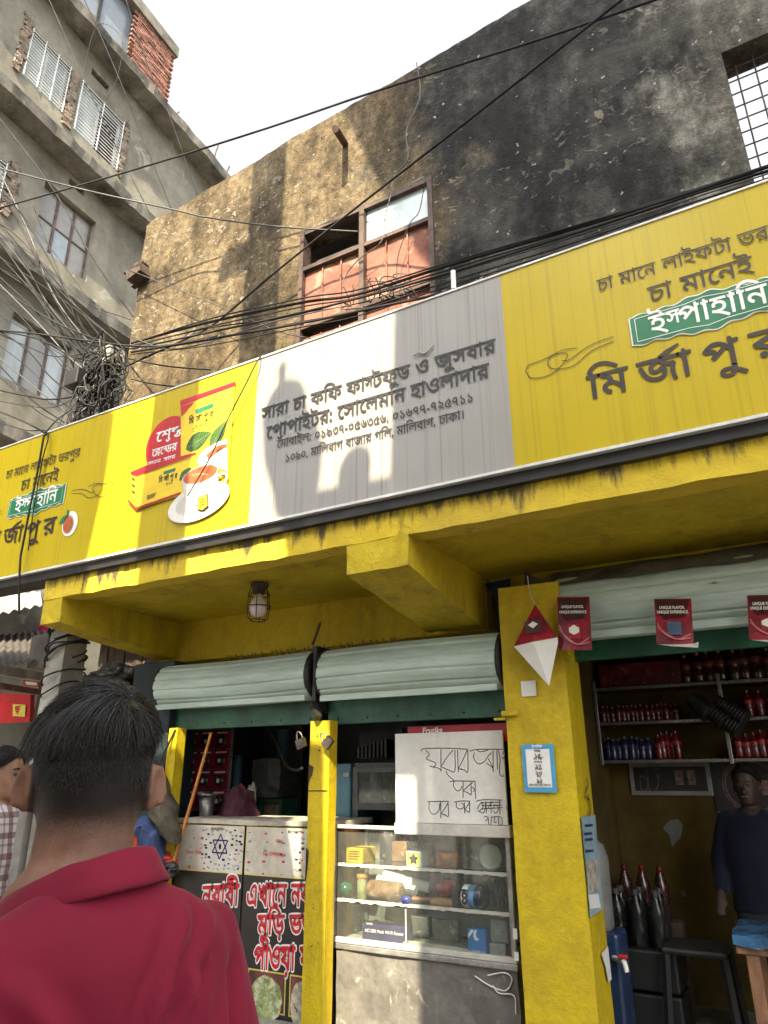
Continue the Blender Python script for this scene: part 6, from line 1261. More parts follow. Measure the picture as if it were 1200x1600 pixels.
MB().beam((q.x-.03, 4.415, .25), (q.x+.40, 4.415, tz-.10), .05, .025, (0, 1, 0)).build('brace', m_tw, tb)
b = gridbox(q.x-.11, q.x+.81, 4.38, 4.86, tz+.001, tz+.05, .05, .012); tag(b.build('blue_plastic_sheet', mat('blue_white_plastic_sheet', (.04, .13, .26), .2, .4, 6, col2=(.02, .03, .05), spots=(.3, .4, .5), spot_sc=8, spot_t=.60, bmp=.5, bsc=12), base=(q.x+.3, 4.6, tz)), 'shiny blue plastic sheet bunched on the timber table', 'plastic sheet')
# ------------------------------------------------------------------ utility pole with cable tangle
PX, PYp = -5.13, 3.80
up_ = thing('utility_pole', 'square concrete utility pole behind the left end of the signboard', 'pole', (PX, PYp, 0))
b = gridbox(PX-.10, PX+.10, PYp-.10, PYp+.10, 0, 7.0, .3, .006)
for p in b.v: p.x = PX+(p.x-PX)*(1.15-.05*p.z); p.y = PYp+(p.y-PYp)*(1.15-.05*p.z)
zt_ = at(160, 590, Y=PYp).z
for p in b.v:
    if p.z > zt_: p.z = zt_+(p.z-zt_)*.15
b.build('shaft', m_pole, up_)
tc = at(165, 585, Y=PYp-.16)
MB().beam((PX-.35, PYp-.13, tc.z+.1), (PX+.30, PYp-.13, tc.z+.14), .05, .06).build('cross_arm', m_iron, up_)
MB().beam((PX+.25, PYp-.16, tc.z-.30), (PX+.10, PYp-.16, tc.z-.62), .11, .06).build('junction_box', m_grey, up_)
MB().bbox(PX-.28, PX-.10, PYp-.26, PYp-.11, tc.z-.05, tc.z+.12, .01).build('junction_box', m_black, up_)
tg_ = thing('cable_tangle', 'dense tangle of coiled black cables hanging on the utility pole', 'cable tangle', (tc.x, tc.y, tc.z-.5))
rnd = random.Random(11)
for k in range(70):
    c = Vector((tc.x+rnd.gauss(0, .11), tc.y+rnd.uniform(-.12, .06), tc.z+rnd.gauss(-.12, .20))); r = rnd.uniform(.05, .20); el = rnd.uniform(1.0, 2.0); ph = rnd.uniform(0, 6.28); tl = rnd.uniform(-.6, .6); P = []
    for i in range(19):
        q = ph+2*pi*(i/18)*rnd.uniform(.85, 1.05); x = r*cos(q)*.7; z = r*el*sin(q)*.8
        P.append(c+Vector((x*cos(tl)-z*sin(tl)*.5, .05*sin(q*2+k), z*cos(tl)+x*sin(tl)*.6-abs(x)*.2)))
    MB().tube(P, rnd.uniform(.005, .0105), 5, cap=False).build('coil', m_cable if rnd.random() < .86 else m_cableg, tg_)
for k in range(30):
    x = PX+rnd.uniform(-.28, .28); y = PYp-.14-rnd.uniform(0, .08); z0_ = tc.z+rnd.uniform(-.3, .05); P = [Vector((x, y, z0_))]
    for i in range(5): P.append(P[-1]+Vector((rnd.uniform(-.07, .07), rnd.uniform(-.015, .015), -rnd.uniform(.10, .32))))
    MB().tube(spl(P, 4), rnd.uniform(.005, .009), 5).build('hanging_lead', m_cable if rnd.random() < .8 else m_cableg, tg_)
# leads wrapped round the lower part of the pole
for k in range(16):
    z0_ = at(100, 1050, Y=PYp).z+rnd.uniform(-.2, .5); dz_ = rnd.uniform(.005, .03); P = [Vector((PX+(.15+.02*sin(i+k))*cos(i*.45+k), PYp+(.15+.02*cos(i*1.3))*sin(i*.45+k), z0_+i*dz_+.02*sin(i*.8+k))) for i in range(16)]
    MB().tube(spl(P, 4), .007, 5).build('wrapped_lead', m_cable, tg_)
# ------------------------------------------------------------------ overhead cables
def cable(pts, r, label, m=None, group=None, n=8, name='overhead_cable'):
    P = []; r *= .8
    for p in pts:
        if len(p) == 3 and isinstance(p, tuple): P.append(at(p[0], p[1], Y=p[2]))
        else: P.append(Vector(p))
    o = MB().tube(spl(P, n), r, 6).build(name, m or m_cable, base=P[0]); return tag(o, label, 'cable', group)
cable([(-40, 338, 3.3), (0, 325, 3.4), (200, 268, 3.6), (400, 206, 3.7), (565, 150, 3.7), (700, 107, 3.6), (860, 56, 3.5), (1040, -6, 3.4)], .012, 'long black cable crossing the sky from left edge to top right')
cable([(-30, 255, 3.0), (0, 263, 3.1), (133, 297, 3.5), (273, 328, 3.9), (325, 340, 4.0), (433, 354, 4.2), (559, 362, 4.33)], .011, 'grey cable sagging from the left edge to the rusty window', m_cableg)
cable([(990, -15, 3.3), (700, 213, 3.7), (575, 310, 4.0), (433, 423, 4.15), (337, 504, 4.1), (283, 533, 3.95), (190, 575, 3.72)], .013, 'thick black cable rising diagonally across the mouldy wall to top right')
cable([(651, 98, 4.28), (656, 150, 4.3), (635, 204, 4.3), (637, 246, 4.3), (617, 275, 4.3), (612, 300, 4.29), (602, 337, 4.28), (596, 377, 4.27), (562, 404, 4.26), (540, 430, 4.26), (535, 450, 4.2)], .0065, 'thin pale wire dangling down the wall across the window', m_cableg)
cable([(664, 283, 4.29), (655, 330, 4.28), (640, 350, 4.28), (622, 400, 4.28), (620, 440, 4.2)], .005, 'very thin dark wire hanging in front of the window pane')
bun = [[(205, 536, 3.74), (325, 504, 3.9), (471, 473, 3.95), (558, 460, 3.9), (700, 415, 3.75), (880, 362, 3.6), (1058, 308, 3.5), (1179, 267, 3.45), (1290, 232, 3.4)], [(205, 545, 3.74), (325, 520, 3.85), (471, 488, 3.9), (560, 466, 3.88), (700, 427, 3.7), (900, 364, 3.55), (1100, 298, 3.5), (1290, 240, 3.4)],
       [(205, 550, 3.74), (367, 523, 3.8), (471, 505, 3.8), (575, 483, 3.75), (700, 456, 3.6), (850, 408, 3.45), (1000, 352, 3.4), (1290, 262, 3.35)]]
for i, (pt, r, lab) in enumerate(zip(bun, (.016, .012, .013), ('uppermost thick black cable running along the wall above the signboard', 'middle black cable running along the wall above the signboard', 'lowest black cable running just over the top edge of the signboard'))): cable(pt, r, lab)
for k, (dv, r_, lab) in enumerate(((-7, .009, 'slim black cable just above the uppermost thick cable over the signboard'), (5, .008, 'slim black cable just below the uppermost thick cable over the signboard'), (26, .007, 'slim black cable close to the lowest cable over the signboard'), (14, .006, 'thinnest grey cable in the bundle over the signboard'), (34, .006, 'thin black cable touching the signboard top edge'))):
    cable([(205, 540+dv*.4, 3.74), (325, 506+dv, 3.88), (471, 474+dv*1.1, 3.92), (558, 460+dv, 3.88), (700, 417+dv*.9, 3.72), (880, 364+dv*.8, 3.58), (1058, 309+dv*.6, 3.5), (1290, 234+dv*.6, 3.4)], r_, lab, m_cableg if k == 3 else None)
cable([(205, 540, 3.74), (330, 512, 3.95), (440, 497, 4.0), (545, 470, 4.0), (600, 452, 4.05), (640, 440, 4.1), (690, 424, 4.15)], .008, 'thin black cable looping up towards the window beside the bundle')
cable([(210, 530, 3.74), (280, 545, 3.8), (420, 505, 3.85), (500, 486, 3.85), (540, 478, 3.9), (580, 470, 3.95)], .007, 'grey cable inside the bundle above the signboard', m_cableg)
cable([(200, 421, 4.2), (354, 483, 4.15), (433, 517, 4.1), (492, 530, 4.05)], .006, 'thin grey wire sloping down the brown wall to the signboard', m_cableg)
for k in range(8):
    u = random.uniform(530, 640); v = 472-(u-530)*.28+random.uniform(-14, 14); P = []
    for i in range(6): P.append((u+random.uniform(-26, 26), v+random.uniform(-16, 22), 3.9+random.uniform(-.06, .12)))
    if k == 0: kn = thing('wire_knot', 'untidy knot of thin wires on the cables below the window', 'wire knot', at(580, 465, Y=3.9))
    MB().tube(spl([at(*p[:2], Y=p[2]) for p in P], 5), .0045, 5).build('loose_wire', m_cable if k % 3 else m_cableg, kn)
# wires to the upper left
FAN = 'cables fanning from the pole towards the apartment building'
far = [([(66, -20, 4.2), (77, 0, 4.2), (133, 127, 4.6), (182, 230, 5.0), (240, 345, 5.4)], .011, 'black cable crossing the apartment windows, leftmost of three steep ones'), ([(118, -20, 4.3), (132, 0, 4.3), (182, 113, 4.8), (217, 200, 5.2), (267, 325, 5.6)], .011, 'steep black cable crossing the apartment wall, middle of three'),
       ([(190, -20, 4.6), (197, 0, 4.6), (230, 100, 5.0), (267, 187, 5.4), (308, 305, 5.9)], .010, 'steep black cable beside the rooftop brick room, rightmost of three'), ([(128, 120, 5.2), (152, 40, 5.2), (190, 60, 5.3), (182, 125, 5.3), (160, 165, 5.2)], .006, 'thin looping wire in front of the upper apartment wall')]
for p, r, lab in far: cable(p, r, lab)
J = [(150, 540), (165, 545), (175, 552), (130, 555), (185, 545), (200, 548), (140, 560), (190, 535)]
fan = [((-20, 160), (77, 287), (143, 400), (208, 495)), ((-20, 245), (7, 300), (73, 380), (133, 460), (183, 527)), ((-20, 265), (40, 345), (90, 430), (145, 545)), ((-20, 320), (0, 348), (60, 420), (120, 480), (190, 540)), ((-20, 338), (30, 372), (100, 455), (172, 545)), ((-20, 400), (0, 420), (70, 470), (130, 545)),
       ((-20, 410), (40, 442), (100, 500), (150, 548)), ((-20, 392), (0, 402), (100, 470), (165, 520), (195, 545)), ((-20, 480), (0, 492), (60, 530), (100, 575), (128, 590)), ((-20, 525), (0, 540), (50, 580), (90, 622), (112, 640)), ((-20, 545), (0, 560), (60, 610), (110, 650)), ((-20, 560), (0, 572), (50, 625), (100, 660)), ((-20, 575), (0, 590), (55, 640), (105, 668)),
       ((-20, 515), (0, 517), (60, 530), (110, 556), (135, 562)), ((-20, 330), (20, 380), (60, 450), (95, 520), (140, 560)), ((-20, 442), (0, 450), (80, 500), (150, 530), (205, 545)), ((-20, 505), (40, 545), (80, 590), (118, 620)), ((-20, 352), (60, 405), (130, 470), (205, 500)), ((-20, 425), (55, 500), (110, 560), (150, 590))]
rf = random.Random(3)
for k in range(15):
    v0 = rf.uniform(150, 640); u1, v1 = rf.choice(J); v1 += rf.uniform(-10, 60); sg_ = rf.uniform(4, 26); fan.append(((-20, v0), (40, v0+(v1-v0)*.28+sg_*.7), (90, v0+(v1-v0)*.58+sg_), (u1, v1)))
fan.sort(key=lambda P: P[0][1])
for i, P in enumerate(fan):
    n = len(P); cable([(u, v, 3.35+.42*j/(n-1)+.02*(i % 3)) for j, (u, v) in enumerate(P)], (.010, .006, .011, .005, .008)[i % 5], ORD[i]+' cable from the top among those fanning from pole to left edge', m_cableg if i % 9 == 2 else None, FAN)
cable([(-20, 515, 3.4), (0, 516, 3.4), (60, 522, 3.5), (140, 533, 3.62), (200, 540, 3.7), (260, 540, 3.8), (340, 525, 3.95)], .012, 'near level thick cable passing in front of the pole tangle')
cable([(200, 560, 3.75), (260, 572, 3.9), (330, 578, 4.2)], .009, 'black cable running from the tangle to the brown wall'); cable([(205, 592, 3.75), (240, 600, 3.9), (290, 606, 4.2)], .009, 'short low black cable from the tangle to the brown wall')
cable([(-20, 632, 3.25), (0, 643, 3.25), (40, 660, 3.2), (70, 677, 3.08), (68, 684, 3.04), (60, 730, 3.05), (47, 793, 3.05), (36, 850, 3.05), (32, 873, 3.05), (30, 917, 3.06), (30, 960, 3.1)], .010, 'black cable hanging vertically down the left part of the signboard')
cable([(70, 677, 3.07), (90, 655, 3.2), (110, 640, 3.4), (125, 618, 3.6)], .008, 'short black lead from the signboard top to the pole')
cable([(-20, 655, 3.3), (40, 672, 3.25), (74, 676, 3.06), (66, 720, 3.06), (52, 800, 3.06), (44, 860, 3.06)], .006, 'thin second wire down the left part of the signboard')
cable([(420, 550, 3.3), (405, 560, 3.07), (383, 602, 3.05), (357, 653, 3.05), (327, 717, 3.05), (293, 775, 3.05)], .006, 'thin black wire slanting across the tea picture on the signboard')
# ------------------------------------------------------------------ lane on the left: stalls, roofs, signs
m_tin = mat('rusty_corrugated_tin', (.10, .095, .085), .6, .3, 3, col2=(.05, .04, .034), spots=(.30, .14, .07), spot_sc=5, spot_t=.60, metal=.3, bmp=.2)
def corr(P00, P10, P01, P11, n=40, amp=.018):
    b = MB(); V = []; P00, P10, P01, P11 = map(Vector, (P00, P10, P01, P11)); nn = (P10-P00).cross(P01-P00).normalized()
    for j in range(2):
        for i in range(n*4+1): f = i/(n*4); p = (P00.lerp(P10, f)).lerp(P01.lerp(P11, f), j); V.append(p+nn*amp*sin(f*n*2*pi))
    m = n*4+1; b.add(V, [(i, i+1, m+i+1, m+i) for i in range(m-1)], True); return b
st = thing('tin_roofed_stall', 'low stall with corrugated tin roof in the lane at left', 'stall', (-7.0, 3.9, 0))
a0 = at(-60, 1010, Y=3.3); a1 = at(75, 985, Y=4.2); b0 = a0+Vector((-1.2, 2.0, .35)); b1 = a1+Vector((-1.4, 2.0, .35))
corr(at(-90, 1052, Y=3.2), at(78, 1030, Y=4.6), at(-90, 1000, Y=4.4), at(75, 985, Y=6.2), 14).build('roof_sheet', m_tin, st)
MB().beam(at(-60, 1038, Y=3.2), at(80, 1060, Y=4.6), .05, .08).build('eave_beam', mat('pale_timber', (.40, .36, .29), .7, .2, 5), st)
MB().beam(at(-60, 1062, Y=3.25), at(82, 1085, Y=4.6), .04, .05).build('eave_rail', m_rust, st)
for (u, Y_) in ((-40, 3.4), (72, 4.7)): p = at(u, 1060, Y=Y_); MB().box(p.x-.04, p.x+.04, Y_-.04, Y_+.04, 0, p.z).build('post', m_wood, st)
p = at(58, 1000, Y=4.4); MB().bbox(p.x-.10, p.x+.16, 4.4, 4.6, p.z-.28, p.z+.05, .01).build('meter_box', mat('brown_grey_meter_box', (.14, .125, .11), .6, .2), st)
q1 = [at(u, v, Y=4.8) for u, v in ((-60, 1080), (48, 1085), (46, 1128), (-60, 1132))]
rs = thing('red_lane_sign', 'red shop sign with white Bengali letters in the lane at left', 'sign', q1[3])
b = MB(); b.add(q1+[p+Vector((0, .05, 0)) for p in q1], [(3, 2, 1, 0), (4, 5, 6, 7), (0, 1, 5, 4), (1, 2, 6, 5), (2, 3, 7, 6), (3, 0, 4, 7)]); b.build('board', m_sred, rs)
lettering('lettering', 'সুিবধা', at(-26, 1099, Y=4.79), m_swhite, rs, .20, .085, bold=.03); lettering('lettering', 'শাল', at(-18, 1118, Y=4.788), m_swhite, rs, .15, .075, bold=.03)
b = MB(); sheet(b, [at(u, v, Y=4.788) for u, v in ((20, 1100), (40, 1101), (39, 1120), (20, 1119))]); yq = b.build('yellow_square', m_yline, rs); lettering('lettering', 'ড়', at(24, 1104, Y=4.785), m_sred, rs, .08, .06, bold=.04)
q1 = [at(u, v, Y=4.7) for u, v in ((36, 1062), (74, 1067), (74, 1075), (36, 1071))]
ss = thing('small_red_white_sign', 'small red sign with white strip above the red lane sign', 'sign', q1[3]); b = MB(); b.add(q1+[p+Vector((0, .03, 0)) for p in q1], [(3, 2, 1, 0), (4, 5, 6, 7), (0, 1, 5, 4), (1, 2, 6, 5), (2, 3, 7, 6), (3, 0, 4, 7)]); b.build('board', m_sred, ss)
b = MB(); sheet(b, [at(u, v, Y=4.69) for u, v in ((40, 1064.5), (58, 1066.5), (58, 1071), (40, 1069.5))]); b.build('white_strip', m_swhite, ss)
q1 = [at(u, v, Y=6.8) for u, v in ((8, 982), (80, 968), (80, 1012), (8, 1016))]
ps = thing('pink_white_hoarding', 'pale blue and white hoarding with pink corner far down the lane', 'hoarding', q1[3]); b = MB(); b.add(q1+[p+Vector((0, .06, 0)) for p in q1], [(3, 2, 1, 0), (4, 5, 6, 7), (0, 1, 5, 4), (1, 2, 6, 5), (2, 3, 7, 6), (3, 0, 4, 7)]); b.build('board', mat('pale_blue_hoarding', (.62, .68, .72), .5, .1), ps)
b = MB(); sheet(b, [at(u, v, Y=6.79) for u, v in ((60, 978), (80, 974), (80, 1000), (58, 998))]); b.build('pink_corner', mat('hot_pink_print', (.62, .02, .14), .5, .1), ps)
# pale awning under the signboard's left end
ca = at(-40, 940, Y=4.6); 
corr(at(-120, 985, Y=3.9), at(66, 945, Y=5.4), at(-120, 915, Y=6.0), at(60, 905, Y=8.5), 10, .02).build('pale_roof_sheet', mat('pale_tin', (.34, .345, .34), .5, .25, 2, metal=.2), st)
ps_ = thing('plank_backdrop', 'dark shed of weathered planks added between the pole and the shop end', 'backdrop', (-5.6, 5.3, 0))  # added backdrop that keeps the gap under the canopy end dark
for k in range(15):
    x = -6.6+k*.135; MB().box(x, x+.128, 5.30+.012*(k % 2), 5.33+.012*(k % 2), 0, 3.15+random.uniform(-.06, .06)).build('plank', m_wood, ps_)
corr((-6.7, 4.9, 3.10), (-4.63, 4.9, 3.10), (-6.7, 6.2, 3.45), (-4.63, 6.2, 3.45), 16).build('roof_sheet', m_tin, ps_)
# heap of black plastic on a shelf roof left of the shop
hp = at(175, 1062, Y=4.45); hz = hp.z-.10
cloth('plastic_sheet_heap', 'heap of crumpled black plastic sheeting on the ledge left of the shop', 'plastic heap', mat('crumpled_black_polythene', (.045, .045, .043), .35, .4, 9, spots=(.22, .21, .19), spot_sc=14, spot_t=.60, bmp=.9, bsc=22), (hp.x-.05, 4.45, hz), .50, .24, .17, 5, n=22, amp=.75)
tag(MB().bbox(hp.x-.55, hp.x+.45, 4.25, 4.75, hz-.06, hz-.002, .008).build('ledge_plank', m_wood, base=(hp.x, 4.45, hz-.06)), 'dark wooden ledge carrying the heap of black plastic', 'ledge')
tag(MB().box(-4.98, -4.90, 4.2, 4.6, .002, hz-.062).build('ledge_wall', m_wood, base=(-4.95, 4.4, 0)), 'dark plank wall standing under the wooden ledge at left', 'partition')
# grey steel door post in the lane, seen beside the man's neck
gp = at(32, 1400, Y=2.0); gpx = thing('steel_door_frame', 'tall grey steel frame standing in the lane beside the man', 'door frame', (gp.x, 2.0, 0))
for du, w in ((25, .05), (47, .035)):
    p = at(du, 1400, Y=2.0); zt2 = at(48, 1262, Y=2.0).z; MB().bbox(p.x-w/2, p.x+w/2, 1.97, 2.03, 0, zt2, .004).build('upright', m_pole, gpx)
MB().bbox(at(25, 1400, Y=2.0).x-.025, at(47, 1400, Y=2.0).x+.017, 1.968, 2.032, zt2+.001, zt2+.04, .004).build('top_rail', m_pole, gpx)
# lane wall in shade
tag(MB().box(-8.9, -8.6, 4.9, 9, 0, 2.4).build('lane_wall', m_conc, base=(-8.7, 7, 0)), 'low plastered wall closing the lane beneath the apartment building', 'wall')
# clothes hanging beside the far-left yellow post
cl_ = thing('hanging_clothes', 'olive jacket with blue and orange garments hanging at the left shop end', 'clothes', at(245, 1370, Y=3.92))
def fine(uv, k=3):
    o = []
    for i in range(len(uv)):
        a, b = uv[i], uv[(i+1) % len(uv)]
        for j in range(k): o.append((a[0]+(b[0]-a[0])*j/k, a[1]+(b[1]-a[1])*j/k))
    return o
def drape(uvs, Y, m, name, dep=.10, seed=0):
    uvs = fine(uvs, 3)
    P = [at(u, v, Y=Y) for u, v in uvs]; c = sum(P, Vector())/len(P); n = len(P); rings = []
    for k, (f, y) in enumerate(((.55, -dep), (.85, -dep*.7), (1.0, -.1*dep), (.9, dep*.6), (.5, dep))):
        rings.append([c+(p-c)*f*(1+.08*noise.noise(p*7+Vector((seed, k, 0))))+Vector((0, y+.02*sin(p.x*70+p.z*18+seed)+.03*noise.noise(p*9+Vector((k, seed, 2))), 0)) for p in P])
    MB().loft(rings).build(name, m, cl_)
drape(fine(((240, 1185), (262, 1240), (280, 1300), (279, 1322), (255, 1300), (240, 1260), (228, 1245))), 3.93, mat('olive_cotton', (.10, .085, .06), .9, .25, 9, bmp=.4, bsc=90), 'olive_jacket', .09, 1)
drape(fine(((215, 1280), (235, 1268), (252, 1300), (254, 1350), (238, 1358), (222, 1340))), 3.90, mat('denim_blue_cotton', (.05, .075, .19), .9, .2, 9, bmp=.4, bsc=90), 'blue_garment', .07, 2)
drape(fine(((196, 1312), (216, 1305), (222, 1330), (250, 1325), (274, 1345), (278, 1362), (250, 1378), (205, 1372))), 3.95, mat('orange_cotton', (.50, .055, .02), .9, .2, 9, bmp=.4, bsc=90), 'orange_garment', .06, 3)
drape(fine(((244, 1350), (270, 1346), (278, 1358), (272, 1372), (248, 1368))), 3.87, m_black, 'black_strap', .03, 4)

MB().tube(spl([at(246, 1200, Y=3.93), at(262, 1165, Y=3.97), at(274, 1140, Y=3.995)], 4), .008, 6).build('hanging_strap', m_black, cl_)
# ------------------------------------------------------------------ people
def capsule(b, a, c, ra, rc_, n=16, k=5, sq=(1, 1)):
    a = Vector(a); c = Vector(c); d = (c-a).normalized(); u = d.orthogonal().normalized(); w = d.cross(u); R = []
    for i in range(k): q = -pi/2+pi/2*(i+.25)/k; R.append((a+d*ra*sin(q), ra*cos(q)))
    for i in range(7): f = i/6; R.append((a.lerp(c, f), ra+(rc_-ra)*f))
    for i in range(1, k): q = pi/2*i/k; R.append((c+d*rc_*sin(q), rc_*cos(q)))
    b.loft([[p+(u*cos(2*pi*j/n)+w*sin(2*pi*j/n))*r for j in range(n)] for p, r in R])
def rings(b, L, n=32, pw=2.3, cap=True):
    """stack of superellipse rings: (z, half width, half depth, x offset, y offset)"""
    R = []
    for z, a, d, ox, oy in L:
        r = []
        for j in range(n):
            q = 2*pi*j/n; cx, sy_ = cos(q), sin(q); r.append(Vector((ox+a*math.copysign(abs(cx)**(2/pw), cx), oy+d*math.copysign(abs(sy_)**(2/pw), sy_), z)))
        R.append(r)
    b.loft(R, cap)
def ellipsoid(b, c, rx, ry, rz, rot=None, n=18, m=12):
    c = Vector(c); R = []
    for i in range(1, m): 
        q = -pi/2+pi*i/m; r = []
        for j in range(n):
            p = Vector((rx*cos(q)*cos(2*pi*j/n), ry*cos(q)*sin(2*pi*j/n), rz*sin(q))); r.append(c+(rot @ p if rot else p))
        R.append(r)
    b.loft(R)
def skinned(b, voxel, smooth=6, fac=.5):
    """fuse the overlapping volumes into one continuous surface"""
    me = b.mesh('tmp'); o = bpy.data.objects.new('tmp', me); COL.objects.link(o)
    r = o.modifiers.new('r', 'REMESH'); r.mode = 'VOXEL'; r.voxel_size = voxel
    s = o.modifiers.new('s', 'SMOOTH'); s.iterations = smooth; s.factor = fac
    dg = bpy.context.evaluated_depsgraph_get(); out = bpy.data.meshes.new_from_object(o.evaluated_get(dg))
    bpy.data.objects.remove(o); out.polygons.foreach_set('use_smooth', [True]*len(out.polygons)); return out
def put(name, me, m, parent, T=None):
    me.name = name
    if T is not None: me.transform(T)
    me.materials.clear(); me.materials.append(m); o = bpy.data.objects.new(name, me); COL.objects.link(o); o.parent = parent; return o
def skin_mat(name, base, fade=None, right=None):
    m, t, b = nodes(name); n = noi(t, 30, 4, .6, obj=True); c = ramp(t, n, [(.35, tuple(x*.82 for x in base)), (.65, tuple(min(1, x*1.1) for x in base))])
    if fade:
        s = N(t, 'ShaderNodeSeparateXYZ'); t.links.new(N(t, 'ShaderNodeTexCoord').outputs['Object'], s.inputs[0])
        z0, z1 = fade; st = noi(t, 420, 2, .6, obj=True)
        k = mth(t, 'DIVIDE', mth(t, 'SUBTRACT', mth(t, 'ADD', s.outputs[2], mth(t, 'MULTIPLY', mth(t, 'SUBTRACT', st, .5), .035)), z0), z1-z0)
        dt = N(t, 'ShaderNodeVectorMath', operation='DOT_PRODUCT'); t.links.new(N(t, 'ShaderNodeTexCoord').outputs['Object'], dt.inputs[0]); dt.inputs[1].default_value = right
        ear = ramp(t, mth(t, 'ABSOLUTE', dt.outputs['Value']), [(.0735, 1), (.0775, 0)])
        c = mix(t, mth(t, 'MULTIPLY', ramp(t, k, [(0, 0), (.28, .22), (.60, .80), (.82, .98)]), ear), c, (.014, .013, .014))
    t.links.new(c, b.inputs['Base Color']); b.inputs['Roughness'].default_value = .58; b.inputs['Specular IOR Level'].default_value = .22 if fade else .4; b.inputs['Subsurface Weight'].default_value = .12; b.inputs['Subsurface Radius'].default_value = (.012, .005, .003); b.inputs['Subsurface Scale'].default_value = .6
    bump(t, b, noi(t, 260, 3, .6, obj=True), .12, .002); return m
def cloth_mat(name, c, rough=.85, weave=900, plaid=None, axes=(1, 2)):
    m, t, b = nodes(name); n = noi(t, 6, 4, .6, obj=True); col = ramp(t, n, [(.35, tuple(x*.86 for x in c)), (.65, tuple(min(1, x*1.08) for x in c))])
    if plaid:
        s = N(t, 'ShaderNodeSeparateXYZ'); t.links.new(N(t, 'ShaderNodeTexCoord').outputs['Object'], s.inputs[0])
        for ax in axes: col = mix(t, ramp(t, mth(t, 'FRACT', mth(t, 'MULTIPLY', s.outputs[ax], 11.0)), [(.0, .7), (.28, .7), (.32, 0), (.62, 0), (.66, .5), (.74, .5), (.78, 0)]), col, plaid)
    t.links.new(col, b.inputs['Base Color']); b.inputs['Roughness'].default_value = rough; b.inputs['Specular IOR Level'].default_value = .25; b.inputs['Sheen Weight'].default_value = .08; b.inputs['Sheen Roughness'].default_value = .4
    bump(t, b, noi(t, weave, 2, .5, obj=True), .12, .001); return m
m_hair = mat('black_hair', (.017, .0145, .014), .30, .3, 40, bmp=0, obj=True, spec=.6)

# ---- the man in front, seen from behind
hc = ray(134, 1203)*.985+Vector((0, 0, EYE)); vd = Vector((hc.x, hc.y, 0)).normalized()
hyaw = atan2(-vd.x, vd.y)                                      # facing along the view, i.e. away from us
hc += RT*.012
man = thing('person', 'man seen from behind in crimson polo shirt, black hair with faded neck', 'person', (hc.x, hc.y, 0))
HZ = hc.z                                                      # head centre height
m_skin = skin_mat('warm_brown_skin_faded_hairline', (.27, .145, .10), fade=(HZ-.112, HZ-.022), right=(cos(hyaw-.03), sin(hyaw-.03), 0))
RH = Matrix.Rotation(hyaw-.03, 4, 'Z'); RB = Matrix.Rotation(hyaw+radians(31), 4, 'Z')
SH = RH @ Vector((0, -.042, 0))-RB @ Vector((0, -.042, 0))
hb = MB()
rings(hb, [(-.118, .040, .045, 0, .035), (-.105, .053, .066, 0, .022), (-.08, .062, .083, 0, .010), (-.045, .068, .095, 0, 0), (-.01, .0715, .098, 0, -.004), (.022, .0725, .098, 0, -.004), (.052, .0685, .092, 0, -.002), (.074, .056, .076, 0, 0), (.088, .038, .050, 0, 0), (.094, .014, .018, 0, 0)], 28, 2.15)
capsule(hb, (0, -.030, -.02), (0, -.040, -.20), .056, .058)   # neck, thick at the nape
capsule(hb, (.020, -.042, -.06), (.024, -.048, -.20), .040, .044); capsule(hb, (-.020, -.042, -.06), (-.024, -.048, -.20), .040, .044)
capsule(hb, (0, .09, -.035), (0, .112, -.05), .010, .013, 10, 3)   # nose
for s in (-1, 1):                                              # ears stand off the head
    R = Matrix.Rotation(s*-.62, 3, 'Z') @ Matrix.Rotation(.12, 3, 'X')
    c = Vector((s*.079, -.004, -.026)); ellipsoid(hb, c, .0075, .0185, .031, R); P = []
    for k in range(13): q = -.9+k*(4.4/12); P.append(c+R @ Vector((s*.004, -.018*cos(q)*-1, .030*sin(q)))+Vector((s*.004, -.004, 0)))
    hb.tube(P, .0058, 8)
hb.v = [RH @ p for p in hb.v]
tb_ = MB()                                                     # trunk, arms, legs under the clothes
capsule(tb_, (0, -.045, -.19), (0, -.04, -.50), .10, .12); capsule(tb_, (0, -.035, -.45), (0, -.03, -.72), .13, .14)
for s in (-1, 1):
    capsule(tb_, (s*.02, -.045, -.22), (s*.155, -.04, -.25), .045, .045); capsule(tb_, (s*.175, -.04, -.26), (s*.235, -.06, -.53), .048, .040); capsule(tb_, (s*.235, -.06, -.53), (s*.225, .05, -.77), .038, .026)
    capsule(tb_, (s*.225, .05, -.78), (s*.222, .075, -.85), .032, .028)
    for i, (dx, dl) in enumerate(((-.024, .070), (-.008, .080), (.008, .076), (.024, .062))): capsule(tb_, (s*.222+dx*.6, .078+abs(dx)*.1, -.86), (s*.220+dx*.7, .090, -.86-dl), .0105, .009, 8, 3)
    capsule(tb_, (s*.205, .095, -.80), (s*.190, .125, -.865), .012, .010, 8, 3)
    capsule(tb_, (s*.085, -.03, -.75), (s*.10, -.01, -1.10), .085, .060); capsule(tb_, (s*.10, -.01, -1.10), (s*.105, -.03, -1.46), .058, .040)
tb_.v = [RB @ p+SH for p in tb_.v]; hb.add(tb_.v, tb_.f)
hb.v = [p+Vector((0, 0, HZ)) for p in hb.v]
put('body', skinned(hb, .0062, 5), m_skin, man)
